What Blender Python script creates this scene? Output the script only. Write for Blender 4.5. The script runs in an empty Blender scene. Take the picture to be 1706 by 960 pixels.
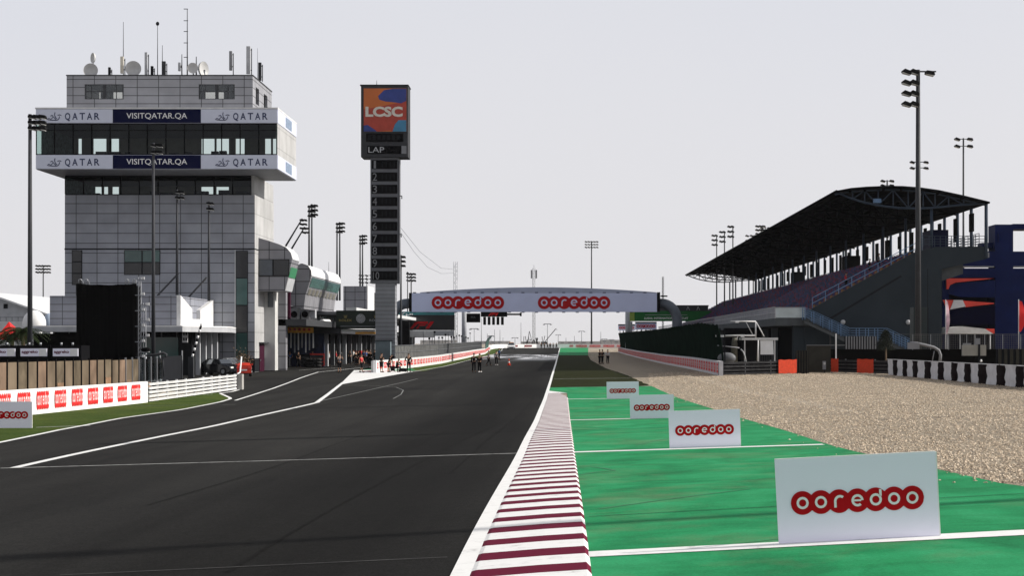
import bpy, math, random
from math import sin, cos, pi, radians, sqrt, atan2
from mathutils import Vector, Matrix
random.seed(7)
S = bpy.context.scene
# ---------------------------------------------------------------- camera
F = 2800.0; CX = 938.0; CY = 572.0; CZ = 2.0       # focal length in photo pixels, principal point, eye height
cam = bpy.data.cameras.new('camera'); co = bpy.data.objects.new('camera', cam); S.collection.objects.link(co)
co.location = (0, 0, CZ); co.rotation_euler = (pi/2, 0, 0)
cam.sensor_width = 36; cam.lens = F/1706*36
cam.shift_x = (853-CX)/1706; cam.shift_y = (CY-480)/1706
cam.clip_start = .5; cam.clip_end = 9000
S.camera = co
# ---------------------------------------------------------------- light
AZ = radians(85.5)      # sun to the right of straight ahead
EL = radians(31)
W = bpy.data.worlds.new('World'); S.world = W; W.use_nodes = True
nt = W.node_tree; nt.nodes.clear()
sky = nt.nodes.new('ShaderNodeTexSky'); sky.sky_type = 'NISHITA'; sky.sun_disc = False
sky.sun_elevation = EL; sky.sun_rotation = AZ; sky.dust_density = 6; sky.air_density = 1.0; sky.ozone_density = 1
hs = nt.nodes.new('ShaderNodeHueSaturation'); hs.inputs['Saturation'].default_value = .35
mx = nt.nodes.new('ShaderNodeMixRGB'); mx.inputs[0].default_value = .86; mx.inputs[2].default_value = (8.3, 8.3, 8.8, 1)
bg = nt.nodes.new('ShaderNodeBackground'); bg.inputs[1].default_value = .1
ow = nt.nodes.new('ShaderNodeOutputWorld')
nt.links.new(sky.outputs[0], hs.inputs['Color']); nt.links.new(hs.outputs[0], mx.inputs[1])
gc = nt.nodes.new('ShaderNodeTexCoord'); gs_ = nt.nodes.new('ShaderNodeSeparateXYZ'); gm = nt.nodes.new('ShaderNodeMapRange')   # bright haze low down, clearer sky overhead
gm.inputs[1].default_value = .32; gm.inputs[2].default_value = .75; gm.inputs[3].default_value = .88; gm.inputs[4].default_value = .08; gm.interpolation_type = 'SMOOTHSTEP'
nt.links.new(gc.outputs['Generated'], gs_.inputs[0]); nt.links.new(gs_.outputs[2], gm.inputs[0]); nt.links.new(gm.outputs[0], mx.inputs[0])
gr = nt.nodes.new('ShaderNodeMixRGB'); gr.inputs[1].default_value = (8.8, 8.65, 8.8, 1); gr.inputs[2].default_value = (7.85, 7.98, 8.6, 1)
gq = nt.nodes.new('ShaderNodeMapRange'); gq.inputs[1].default_value = 0; gq.inputs[2].default_value = .22
gw = nt.nodes.new('ShaderNodeTexNoise'); gw.inputs['Scale'].default_value = 3; gw.inputs['Detail'].default_value = 3
gz_ = nt.nodes.new('ShaderNodeMath'); gz_.operation = 'MULTIPLY_ADD'; gz_.inputs[1].default_value = .12; gz_.inputs[2].default_value = -.06
ga = nt.nodes.new('ShaderNodeMath'); ga.operation = 'ADD'
nt.links.new(gc.outputs['Generated'], gw.inputs[0]); nt.links.new(gw.outputs[0], gz_.inputs[0]); nt.links.new(gz_.outputs[0], ga.inputs[0]); nt.links.new(gs_.outputs[2], ga.inputs[1])
nt.links.new(ga.outputs[0], gq.inputs[0]); nt.links.new(gq.outputs[0], gr.inputs[0]); nt.links.new(gr.outputs[0], mx.inputs[2])
nt.links.new(mx.outputs[0], bg.inputs[0]); nt.links.new(bg.outputs[0], ow.inputs[0])
sl = bpy.data.lights.new('sun', 'SUN'); sl.energy = 5.0; sl.angle = radians(.55); sl.color = (1, .95, .87)
so = bpy.data.objects.new('sun', sl); S.collection.objects.link(so)
sd = Vector((sin(AZ)*cos(EL), cos(AZ)*cos(EL), sin(EL)))
so.rotation_euler = sd.to_track_quat('Z', 'Y').to_euler(); so.location = (60, 60, 80)
S.view_settings.view_transform = 'Standard'; S.view_settings.look = 'None'
S.view_settings.exposure = 0; S.view_settings.gamma = 1; S.view_settings.use_curve_mapping = False
S.render.engine = 'CYCLES'
S.cycles.max_bounces = 8; S.cycles.transparent_max_bounces = 24

# ---------------------------------------------------------------- ground shape
def lerp_tab(tab, v):
    if v <= tab[0][0]: return tab[0][1]
    for (a, fa), (b, fb) in zip(tab, tab[1:]):
        if v <= b:
            t = (v-a)/(b-a); t = t*t*(3-2*t)*.5 + t*.5
            return fa+(fb-fa)*t
    return tab[-1][1]
PR = [(-40,1.9),(0,1.9),(17,2.0),(38,2.35),(61,2.65),(86,2.8),(120,2.75),(153,2.65),(190,2.58),(250,2.4),(311,2.2),(400,1.8),(500,1.4),(560,1.45),(800,1.7),(5000,1.7)]
CS = [(0,.055),(17,.05),(38,.03),(61,.022),(90,.015),(150,.01),(200,.005),(300,0),(5000,0)]
def gz(X, Y):
    q = max(0, min(1, (X-6)/5)); q = q*q*(3-2*q)
    return CZ - lerp_tab(PR, Y) + lerp_tab(CS, Y)*max(-14, min(25, X)) + .14*q*max(0, min(1, (Y-30)/40))*max(0, min(1, (240-Y)/80))
def G(px, py):
    k = (px-CX)/F; prev = None; y = 10.0
    def e(Y): return CY + F*(CZ-gz(k*Y, Y))/Y - py
    while y < 900:
        if e(y) <= 0: break
        y += 1.0
    a, b = y-1, y
    for _ in range(30):
        m = (a+b)/2
        if e(m) > 0: a = m
        else: b = m
    return (k*a, a)
def V(px, py, Y):
    return Vector(((px-CX)*Y/F, Y, CZ+(CY-py)*Y/F))
def XX(px, Y): return (px-CX)*Y/F
def ZZ(py, Y): return CZ+(CY-py)*Y/F

# ---------------------------------------------------------------- materials
MATS = {}
def mat(name, col, rough=.8, metal=0, var=.12, scale=1.5, bump=0, bscale=30, spec=.3, emit=0):
    if name in MATS: return MATS[name]
    m = bpy.data.materials.new(name); m.use_nodes = True; n = m.node_tree; b = n.nodes['Principled BSDF']
    b.inputs['Roughness'].default_value = rough; b.inputs['Metallic'].default_value = metal
    b.inputs['Specular IOR Level'].default_value = spec
    tc = n.nodes.new('ShaderNodeTexCoord'); no = n.nodes.new('ShaderNodeTexNoise')
    no.inputs['Scale'].default_value = scale; no.inputs['Detail'].default_value = 6
    n.links.new(tc.outputs['Object'], no.inputs['Vector'])
    r = n.nodes.new('ShaderNodeValToRGB'); r.color_ramp.elements[0].position = .3; r.color_ramp.elements[1].position = .7
    r.color_ramp.elements[0].color = (*[c*(1-var) for c in col], 1); r.color_ramp.elements[1].color = (*[min(1, c*(1+var)) for c in col], 1)
    n.links.new(no.outputs['Fac'], r.inputs[0]); n.links.new(r.outputs[0], b.inputs['Base Color'])
    if bump:
        nb = n.nodes.new('ShaderNodeTexNoise'); nb.inputs['Scale'].default_value = bscale
        bp = n.nodes.new('ShaderNodeBump'); bp.inputs['Strength'].default_value = bump
        n.links.new(tc.outputs['Object'], nb.inputs['Vector']); n.links.new(nb.outputs['Fac'], bp.inputs['Height']); n.links.new(bp.outputs[0], b.inputs['Normal'])
    if emit:
        n.links.new(r.outputs[0], b.inputs['Emission Color']); b.inputs['Emission Strength'].default_value = emit
    MATS[name] = m; return m
def panel_mat(name, c1, c2, cm, bw, bh, off=(0, 0), mortar=.03, rough=.55):
    m = bpy.data.materials.new(name); m.use_nodes = True; n = m.node_tree; b = n.nodes['Principled BSDF']; L = n.links.new
    tc = n.nodes.new('ShaderNodeTexCoord'); sp = n.nodes.new('ShaderNodeSeparateXYZ'); ad = n.nodes.new('ShaderNodeMath'); ad.operation = 'ADD'
    cb = n.nodes.new('ShaderNodeCombineXYZ'); br = n.nodes.new('ShaderNodeTexBrick'); mp = n.nodes.new('ShaderNodeMapping')
    L(tc.outputs['Object'], sp.inputs[0]); L(sp.outputs[0], ad.inputs[0]); L(sp.outputs[1], ad.inputs[1])
    L(ad.outputs[0], cb.inputs[0]); L(sp.outputs[2], cb.inputs[1]); L(cb.outputs[0], mp.inputs[0]); mp.inputs['Location'].default_value = (off[0], off[1], 0)
    L(mp.outputs[0], br.inputs[0]); br.offset = 0; br.squash = 1
    for k, v in (('Scale', 1), ('Brick Width', bw), ('Row Height', bh), ('Mortar Size', mortar), ('Mortar Smooth', .1)): br.inputs[k].default_value = v
    br.inputs['Color1'].default_value = (*c1, 1); br.inputs['Color2'].default_value = (*c2, 1); br.inputs['Mortar'].default_value = (*cm, 1)
    no = n.nodes.new('ShaderNodeTexNoise'); no.inputs['Scale'].default_value = .6; no.inputs['Detail'].default_value = 8
    rp = n.nodes.new('ShaderNodeMapRange'); rp.inputs[1].default_value = .3; rp.inputs[2].default_value = .7; rp.inputs[3].default_value = .86; rp.inputs[4].default_value = 1.1
    mu = n.nodes.new('ShaderNodeMixRGB'); mu.blend_type = 'MULTIPLY'; mu.inputs[0].default_value = 1
    L(tc.outputs['Object'], no.inputs[0]); L(no.outputs[0], rp.inputs[0]); L(br.outputs[0], mu.inputs[1]); L(rp.outputs[0], mu.inputs[2]); L(mu.outputs[0], b.inputs['Base Color'])
    bp = n.nodes.new('ShaderNodeBump'); bp.invert = True; bp.inputs['Strength'].default_value = .4; L(br.outputs['Fac'], bp.inputs['Height']); L(bp.outputs[0], b.inputs['Normal'])
    b.inputs['Roughness'].default_value = rough; b.inputs['Specular IOR Level'].default_value = .2
    MATS[name] = m; return m
def glass_mat(name, tint, gloss=.12):
    m = bpy.data.materials.new(name); m.use_nodes = True; n = m.node_tree; n.nodes.clear(); L = n.links.new
    t = n.nodes.new('ShaderNodeBsdfTransparent'); g = n.nodes.new('ShaderNodeBsdfGlossy'); mi = n.nodes.new('ShaderNodeMixShader'); o = n.nodes.new('ShaderNodeOutputMaterial')
    no = n.nodes.new('ShaderNodeTexNoise'); no.inputs['Scale'].default_value = .8
    r = n.nodes.new('ShaderNodeValToRGB'); r.color_ramp.elements[0].color = (*[c*.9 for c in tint], 1); r.color_ramp.elements[1].color = (*tint, 1)
    L(no.outputs[0], r.inputs[0]); L(r.outputs[0], t.inputs[0]); g.inputs['Roughness'].default_value = .04; g.inputs[0].default_value = (.8, .85, .9, 1)
    fr = n.nodes.new('ShaderNodeFresnel'); fr.inputs[0].default_value = 1.12
    mm = n.nodes.new('ShaderNodeMath'); mm.operation = 'MAXIMUM'; mm.inputs[1].default_value = gloss; L(fr.outputs[0], mm.inputs[0])
    L(mm.outputs[0], mi.inputs[0]); L(t.outputs[0], mi.inputs[1]); L(g.outputs[0], mi.inputs[2]); L(mi.outputs[0], o.inputs[0])
    MATS[name] = m; return m
def M_(n): return MATS[n]
mat('white', (.72,.73,.75), .5); mat('white_paint', (.78,.78,.78), .6, var=.06, scale=3)
mat('offwhite', (.62,.62,.62), .6); mat('cream', (.6,.56,.48), .7)
mat('board_white', (.84,.83,.96), .5, var=.02, scale=.8, spec=.2)
mat('banner_white', (.58,.63,.84), .7, var=.04, scale=.5, spec=.1)
mat('logo_red', (.42,.006,.010), .6, var=.06, spec=.08); mat('ad_red', (.66,.03,.03), .6, var=.06, spec=.1)
mat('navy', (.006,.008,.04), .6, var=.1, spec=.1); mat('navy_frame', (.002,.008,.060), .6, var=.2, scale=.5, spec=.08)
mat('black', (.005,.005,.006), .8, spec=.04); mat('black_cloth', (.004,.004,.004), .95, spec=0); mat('black_gloss', (.008,.009,.012), .15, spec=.5)
mat('dark', (.014,.015,.018), .8, spec=.05); mat('dark_grey', (.045,.047,.052), .75, spec=.12); mat('grey', (.2,.205,.22), .6); mat('mid_grey', (.12,.125,.135), .6)
mat('light_grey', (.4,.41,.43), .6); mat('steel', (.3,.31,.33), .4, .7); mat('galv', (.22,.23,.25), .45, .5, var=.2)
mat('pole', (.04,.042,.048), .55, 0, var=.15, spec=.15); mat('lamp_black', (.012,.012,.013), .7, spec=.06); mat('lamp_glass', (.5,.5,.48), .25)
mat('concrete', (.34,.33,.31), .85, var=.15, scale=2, bump=.1); mat('concrete_dark', (.105,.11,.12), .85, var=.14, scale=.35, bump=.1, bscale=6)
mat('red', (.6,.04,.03), .5); mat('orange', (.55,.045,.012), .8, var=.15, scale=6); mat('yellow_orange', (.85,.35,.05), .5)
mat('red_sheet', (.62,.05,.035), .5, var=.15, scale=.5)
mat('magenta', (.035,.004,.016), .7, spec=.1); mat('teal', (.03,.16,.17), .5); mat('green_screen', (.006,.014,.010), .95, spec=0, var=.35, scale=.7, bump=.3, bscale=3)
mat('green_ad', (.015,.12,.03), .6, spec=.1); mat('green_clear', (.1,.3,.22), .4); mat('blue_rail', (.11,.19,.32), .5, 0, spec=.15)
mat('silver_car', (.5,.52,.55), .25, .4); mat('tan', (.135,.105,.075), .9, var=.4, scale=.45, bump=.1, spec=.05)
mat('tyre', (.015,.015,.015), .85); mat('tyre_dark', (.010,.006,.007), .9, spec=.03); mat('head_lamp', (.8,.8,.75), .2)
mat('skin', (.35,.2,.13), .6); mat('skin_dark', (.14,.075,.05), .6); mat('hair', (.015,.012,.01), .8)
mat('shirt_black', (.008,.008,.009), .95, spec=.03); mat('shirt_white', (.6,.6,.6), .9); mat('shirt_red', (.5,.03,.04), .9); mat('shirt_blue', (.03,.1,.3), .9); mat('shirt_grey', (.12,.12,.13), .9); mat('shirt_yellow', (.6,.6,.08), .9)
mat('trouser_dark', (.010,.010,.012), .95, spec=.03); mat('trouser_khaki', (.2,.16,.11), .9); mat('shoe_white', (.7,.7,.7), .6)
mat('seat_blue', (.022,.028,.09), .7, var=.5, scale=.5, spec=.08); mat('seat_maroon', (.10,.014,.045), .7, var=.5, scale=.5, spec=.08); mat('seat_orange', (.2,.09,.03), .7, var=.5, scale=2, spec=.1)
mat('palm_green', (.02,.03,.012), .8, spec=.05); mat('trunk_brown', (.12,.08,.05), .9, bump=.5)
mat('roof_white', (.7,.71,.72), .4, .1); mat('far_grey', (.22,.23,.25), .7); mat('dish', (.5,.5,.5), .5)
panel_mat('tower_panel', (.26,.272,.305), (.295,.307,.34), (.06,.06,.065), 2.0, .95, (0, 0), .035)
panel_mat('top_panel', (.26,.265,.29), (.29,.295,.32), (.05,.05,.055), 2.05, .78, (0, 0), .035)
panel_mat('annex_panel', (.22,.23,.27), (.26,.27,.31), (.06,.06,.065), 1.9, .62, (0, 0), .03)
panel_mat('sunlit_clad', (.40,.40,.40), (.44,.44,.44), (.2,.2,.2), 2.0, 1.9, (0, 0), .025); panel_mat('pylon_panel', (.22,.23,.25), (.25,.26,.28), (.1,.1,.11), 4, .45, (0, 0), .03)  # first one: sun on the tower's right side put into a paler colour
panel_mat('pit_panel', (.2,.2,.22), (.25,.25,.27), (.03,.03,.035), 1.5, 1.3, (0, 0), .04)
glass_mat('tower_glass', (.72,.84,.80), .02); glass_mat('dark_glass', (.1,.15,.15), .03); glass_mat('clear_screen', (.75,.75,.72), .06)
glass_mat('car_glass', (.05,.06,.07), .3)

# ---------------------------------------------------------------- mesh helpers
COL = S.collection
def root_loc(p):
    v = Vector((0, 0, 0))
    while p is not None: v = v+p.location; p = p.parent
    return v
class MB:
    def __init__(s): s.v = []; s.f = []; s.m = []; s.sm = []
    def add(s, vs, fs, mi=0, smooth=False):
        o = len(s.v); s.v += [Vector(x) for x in vs]
        for f in fs: s.f.append([i+o for i in f]); s.m.append(mi); s.sm.append(smooth)
        return s
    def box(s, x0, x1, y0, y1, z0, z1, mi=0):
        vs = [(x, y, z) for z in (z0, z1) for y in (y0, y1) for x in (x0, x1)]
        return s.add(vs, [(0,2,3,1),(4,5,7,6),(0,1,5,4),(2,6,7,3),(0,4,6,2),(1,3,7,5)], mi)
    def obox(s, p0, p1, w, h, mi=0, up=(0,0,1)):      # bar from p0 to p1
        p0 = Vector(p0); p1 = Vector(p1); d = (p1-p0).normalized(); up = Vector(up)
        if abs(d.dot(up)) > .98: up = Vector((0,1,0))
        a = d.cross(up).normalized()*w/2; b = a.cross(d).normalized()*h/2
        vs = [p+q for p in (p0, p1) for q in (-a-b, a-b, a+b, -a+b)]
        return s.add(vs, [(0,1,2,3),(7,6,5,4),(0,4,5,1),(1,5,6,2),(2,6,7,3),(3,7,4,0)], mi)
    def cyl(s, p0, p1, r, r2=None, n=10, mi=0, cap=True):
        r2 = r if r2 is None else r2; p0 = Vector(p0); p1 = Vector(p1); d = (p1-p0).normalized()
        a = d.orthogonal().normalized(); b = d.cross(a); o = len(s.v)
        for p, q in ((p0, r), (p1, r2)):
            for i in range(n): t = 2*pi*i/n; s.v.append(p+a*q*cos(t)+b*q*sin(t))
        for i in range(n): s.f.append([o+i, o+(i+1)%n, o+n+(i+1)%n, o+n+i]); s.m.append(mi); s.sm.append(True)
        if cap:
            s.f.append([o+i for i in range(n)][::-1]); s.f.append([o+n+i for i in range(n)]); s.m += [mi, mi]; s.sm += [False, False]
        return s
    def tube(s, pts, r, n=8, mi=0):
        pts = [Vector(p) for p in pts]; o = len(s.v); up = Vector((0,0,1))
        for k, p in enumerate(pts):
            d = (pts[min(k+1, len(pts)-1)]-pts[max(k-1, 0)]).normalized()
            a = d.cross(up if abs(d.z) < .95 else Vector((0,1,0))).normalized() if k == 0 else (a-d*a.dot(d)).normalized()
            b = d.cross(a); rr = r[k] if isinstance(r, (list, tuple)) else r
            for i in range(n): t = 2*pi*i/n; s.v.append(p+a*rr*cos(t)+b*rr*sin(t))
        for k in range(len(pts)-1):
            for i in range(n):
                q = o+k*n; s.f.append([q+i, q+(i+1)%n, q+n+(i+1)%n, q+n+i]); s.m.append(mi); s.sm.append(True)
        s.f.append([o+i for i in range(n)][::-1]); e = o+(len(pts)-1)*n; s.f.append([e+i for i in range(n)]); s.m += [mi, mi]; s.sm += [False, False]
        return s
    def prism(s, poly, fn0, fn1, mi=0, cap=True, smooth=False):    # poly of 2-D points, fn maps 2-D to 3-D
        n = len(poly); vs = [fn0(*p) for p in poly]+[fn1(*p) for p in poly]
        fs = [[i, (i+1)%n, n+(i+1)%n, n+i] for i in range(n)]
        s.add(vs, fs, mi, smooth)
        if cap: s.add(vs, [list(range(n))[::-1], [n+i for i in range(n)]], mi)
        return s
    def ell(s, c, rx, ry, rz, n=12, m=8, mi=0, z0=-1, z1=1):
        o = len(s.v); c = Vector(c)
        t0 = math.asin(z0); t1 = math.asin(z1)
        for j in range(m+1):
            t = t0+(t1-t0)*j/m
            for i in range(n): a = 2*pi*i/n; s.v.append(c+Vector((rx*cos(t)*cos(a), ry*cos(t)*sin(a), rz*sin(t))))
        for j in range(m):
            for i in range(n): q = o+j*n; s.f.append([q+i, q+(i+1)%n, q+n+(i+1)%n, q+n+i]); s.m.append(mi); s.sm.append(True)
        return s
    def xform(s, M):
        s.v = [M @ v for v in s.v]; return s
    def build(s, name, mats, parent=None, loc=None):
        me = bpy.data.meshes.new(name); ob = bpy.data.objects.new(name, me); COL.objects.link(ob)
        if parent is not None: off = root_loc(parent); ob.parent = parent
        else:
            if loc is None:
                xs = [v.x for v in s.v]; ys = [v.y for v in s.v]; zs = [v.z for v in s.v]
                loc = ((min(xs)+max(xs))/2, (min(ys)+max(ys))/2, min(zs))
            off = Vector(loc); ob.location = off
        me.from_pydata([tuple(v-off) for v in s.v], [], s.f)
        if isinstance(mats, str): mats = [mats]
        for m in mats: me.materials.append(MATS[m])
        for p, mi, sm in zip(me.polygons, s.m, s.sm): p.material_index = mi; p.use_smooth = sm
        me.update(); return ob
def tag(o, label=None, cat=None, group=None, kind=None):
    if label: o['label'] = label
    if cat: o['category'] = cat
    if group: o['group'] = group
    if kind: o['kind'] = kind
    return o
def thing(name, label, cat, loc=(0,0,0), group=None):
    o = bpy.data.objects.new(name, None); COL.objects.link(o); o.location = loc; o.empty_display_size = .3
    return tag(o, label, cat, group)
def copy_tree(o, parent=None):
    c = o.copy(); COL.objects.link(c); c.parent = parent
    for ch in [x for x in KIDS.get(o.name, list(o.children))]: copy_tree(ch, c)
    return c
KIDS = {}
def dup(o, loc, rz=0, label=None, scale=None, group=None):
    c = copy_tree(o); c.location = loc; c.rotation_euler = (0, 0, rz)
    if label: c['label'] = label
    if group: c['group'] = group
    if scale: c.scale = (scale,)*3 if not isinstance(scale, tuple) else scale
    return c
def struct(o): o['kind'] = 'structure'; return o
def text_part(name, s, c, w, h, m, parent, face='-Y', depth=.02, rot=0, bold=0, sub=None):
    cu = bpy.data.curves.new(name, 'FONT'); cu.body = s; cu.size = 1; cu.resolution_u = 3; cu.offset = bold
    to = bpy.data.objects.new(name, cu); COL.objects.link(to); bpy.context.view_layer.update()
    me = bpy.data.meshes.new_from_object(to.evaluated_get(bpy.context.evaluated_depsgraph_get()))
    vs = [v.co.copy() for v in me.vertices]; fs = [list(p.vertices) for p in me.polygons]
    bpy.data.objects.remove(to); bpy.data.curves.remove(cu); bpy.data.meshes.remove(me)
    x0 = min(v.x for v in vs); x1 = max(v.x for v in vs); y0 = min(v.y for v in vs); y1 = max(v.y for v in vs)
    mb = MB(); c = Vector(c)
    U, N = {'-Y': ((1,0,0), (0,-1,0)), '+X': ((0,1,0), (1,0,0)), '-X': ((0,-1,0), (-1,0,0))}[face]
    U = Vector(U); N = Vector(N)
    out = []
    for v in vs:
        a = (v.x-(x0+x1)/2)/(x1-x0)*w; b = (v.y-(y0+y1)/2)/(y1-y0)*h
        a, b = a*cos(rot)-b*sin(rot), a*sin(rot)+b*cos(rot)
        out.append(c+U*a+Vector((0,0,1))*b+N*depth)
    mb.add(out, fs); return mb.build(name, m, parent)

# the round-letter logo: a chain of discs carrying seven round letters, in local X (right), Z (up), facing -Y
def logo_mesh(w, h, y=0.0, dz=.012, red=0, white=1, mb=None, n=14, c=(0,0), sp=None):
    mb = mb or MB(); sz = h; r = h/2
    d = (w-2*r)/6 if w > 2*r else .1
    k = 1.0
    if d < r*.6: k = w/(h*4.6); r0 = h/2; r = r0*k; d = (w-2*r)/6; sy = 1/k
    else: sy = 1
    sp = sp or 1.56; r = w/(6*sp+2); d = sp*r; sy = (h/2)/r
    cs = [-w/2+r+i*d for i in range(7)]
    N = 7*n; top = []
    for i in range(N+1):
        x = -w/2+w*(i/N)
        yy = max(max(0, r*r-(x-q)**2)**.5 for q in cs)
        top.append((x, max(yy, 1e-4)*sy))
    def P(x, z, k): return (c[0]+x, y-dz*k, c[1]+z)
    vs = [P(x, z, 1) for x, z in top]+[P(x, -z, 1) for x, z in top]; o = N+1
    mb.add(vs, [[o+i, o+i+1, i+1, i] for i in range(N)], red)
    R1 = r*.52; R0 = r*.31
    def ring(q, a0, a1, r1=R1, r0=R0, m=16):
        pts = []
        for i in range(m+1):
            a = a0+(a1-a0)*i/m; pts += [(q+r1*cos(a), r1*sin(a)*sy), (q+r0*cos(a), r0*sin(a)*sy)]
        mb.add([P(x, z, 2) for x, z in pts], [[2*i, 2*i+2, 2*i+3, 2*i+1] for i in range(m)], white)
    def bar(x0, x1, z0, z1):
        mb.add([P(x0, z0*sy, 2), P(x1, z0*sy, 2), P(x1, z1*sy, 2), P(x0, z1*sy, 2)], [[0,1,2,3]], white)
    t = R1-R0
    for i, ch in enumerate('ooredoo'):
        q = cs[i]
        if ch == 'o': ring(q, 0, 2*pi)
        elif ch == 'r': ring(q+R1*.15, pi*.28, pi); bar(q+R1*.15-R1, q+R1*.15-R0, -R1, -.0005)
        elif ch == 'e': ring(q, 0, 2*pi*.86); bar(q-R0*1.0, q+R0*1.0, -t*.38, t*.38)
        elif ch == 'd': ring(q, 0, 2*pi*.999); bar(q+R0, q+R1, R0*.9, R1*1.62)
    return mb
# ================================================================ SETTING
def frange(a, b, s):
    o = []; x = a
    while x < b-1e-6: o.append(x); x += s
    return o+[b]
YS = frange(-40, 0, 8)[:-1]+frange(0, 60, 1.5)[:-1]+frange(60, 200, 3)[:-1]+frange(200, 600, 8)[:-1]+[600, 700, 800, 1000, 1400, 2000, 3000, 4200]
def sheet(name, rows, m, off, dx=3.0, ys=None, wob=0, smooth=True):
    """rows: [(Y, X0, X1)], draped on the ground"""
    ys2 = sorted(set([round(r[0], 3) for r in rows]+[round(y, 3) for y in (ys or YS) if rows[0][0] < y < rows[-1][0]]))
    wmax = max(r[2]-r[1] for r in rows); n = max(1, int(math.ceil(wmax/dx)))
    def li(y, k):
        for a, b in zip(rows, rows[1:]):
            if a[0] <= y <= b[0]+1e-6: t = (y-a[0])/(b[0]-a[0]); return a[k]+(b[k]-a[k])*t
        return rows[-1][k]
    vs = []
    for y in ys2:
        x0 = li(y, 1); x1 = li(y, 2)
        for i in range(n+1):
            x = x0+(x1-x0)*i/n
            if wob and i in (0, n): x += wob*(sin(y*2.3)+sin(y*5.1+1)+sin(y*.9+2))*.3
            vs.append((x, y, gz(x, y)+off))
    fs = [[r*(n+1)+i, r*(n+1)+i+1, (r+1)*(n+1)+i+1, (r+1)*(n+1)+i] for r in range(len(ys2)-1) for i in range(n)]
    mb = MB(); mb.add(vs, fs, 0, smooth); return mb.build(name, m, None, (0, 0, 0))
def line(name, pts, w, off, m='line_white', parent=None, step=1.5):
    out = []
    P2 = [Vector((*p, 0)) for p in pts]; dense = []
    for a, b in zip(P2, P2[1:]):
        k = max(1, int((b-a).length/step)); dense += [a.lerp(b, i/k) for i in range(k)]
    dense.append(P2[-1]); vs = []
    for i, p in enumerate(dense):
        d = (dense[min(i+1, len(dense)-1)]-dense[max(i-1, 0)]).normalized(); nn = Vector((-d.y, d.x, 0))*w/2
        for q in (p-nn, p+nn): vs.append((q.x, q.y, gz(q.x, q.y)+off))
    fs = [[2*i, 2*i+1, 2*i+3, 2*i+2] for i in range(len(dense)-1)]
    mb = MB(); mb.add(vs, fs); ob = mb.build(name, m, parent, (0,0,0))
    return ob
# --- ground materials
def ground_mat(name, build):
    m = bpy.data.materials.new(name); m.use_nodes = True; n = m.node_tree; b = n.nodes['Principled BSDF']
    tc = n.nodes.new('ShaderNodeTexCoord'); build(n, b, tc.outputs['Object'], n.links.new); MATS[name] = m
def noise(n, L, v, sc, det=6, rough=.55, mapscale=None, dist=0):
    if mapscale:
        mp = n.nodes.new('ShaderNodeMapping'); mp.inputs['Scale'].default_value = mapscale; L(v, mp.inputs[0]); v = mp.outputs[0]
    t = n.nodes.new('ShaderNodeTexNoise'); t.inputs['Scale'].default_value = sc; t.inputs['Detail'].default_value = det; t.inputs['Roughness'].default_value = rough; t.inputs['Distortion'].default_value = dist
    L(v, t.inputs['Vector']); return t.outputs['Fac']
def ramp(n, L, f, stops):
    r = n.nodes.new('ShaderNodeValToRGB'); e = r.color_ramp.elements
    while len(e) < len(stops): e.new(.5)
    for q, (p, c) in zip(e, stops): q.position = p; q.color = (*c, 1)
    L(f, r.inputs[0]); return r.outputs[0]
def mixc(n, L, f, a, b, mode='MIX'):
    x = n.nodes.new('ShaderNodeMixRGB'); x.blend_type = mode
    for i, q in ((0, f), (1, a), (2, b)):
        if isinstance(q, (int, float)): x.inputs[i].default_value = q if i == 0 else (q, q, q, 1)
        elif isinstance(q, tuple): x.inputs[i].default_value = (*q, 1)
        else: L(q, x.inputs[i])
    return x.outputs[0]
def bump(n, L, b, h, st, dist=.02):
    q = n.nodes.new('ShaderNodeBump'); q.inputs['Strength'].default_value = st; q.inputs['Distance'].default_value = dist; L(h, q.inputs['Height']); L(q.outputs[0], b.inputs['Normal'])
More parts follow.
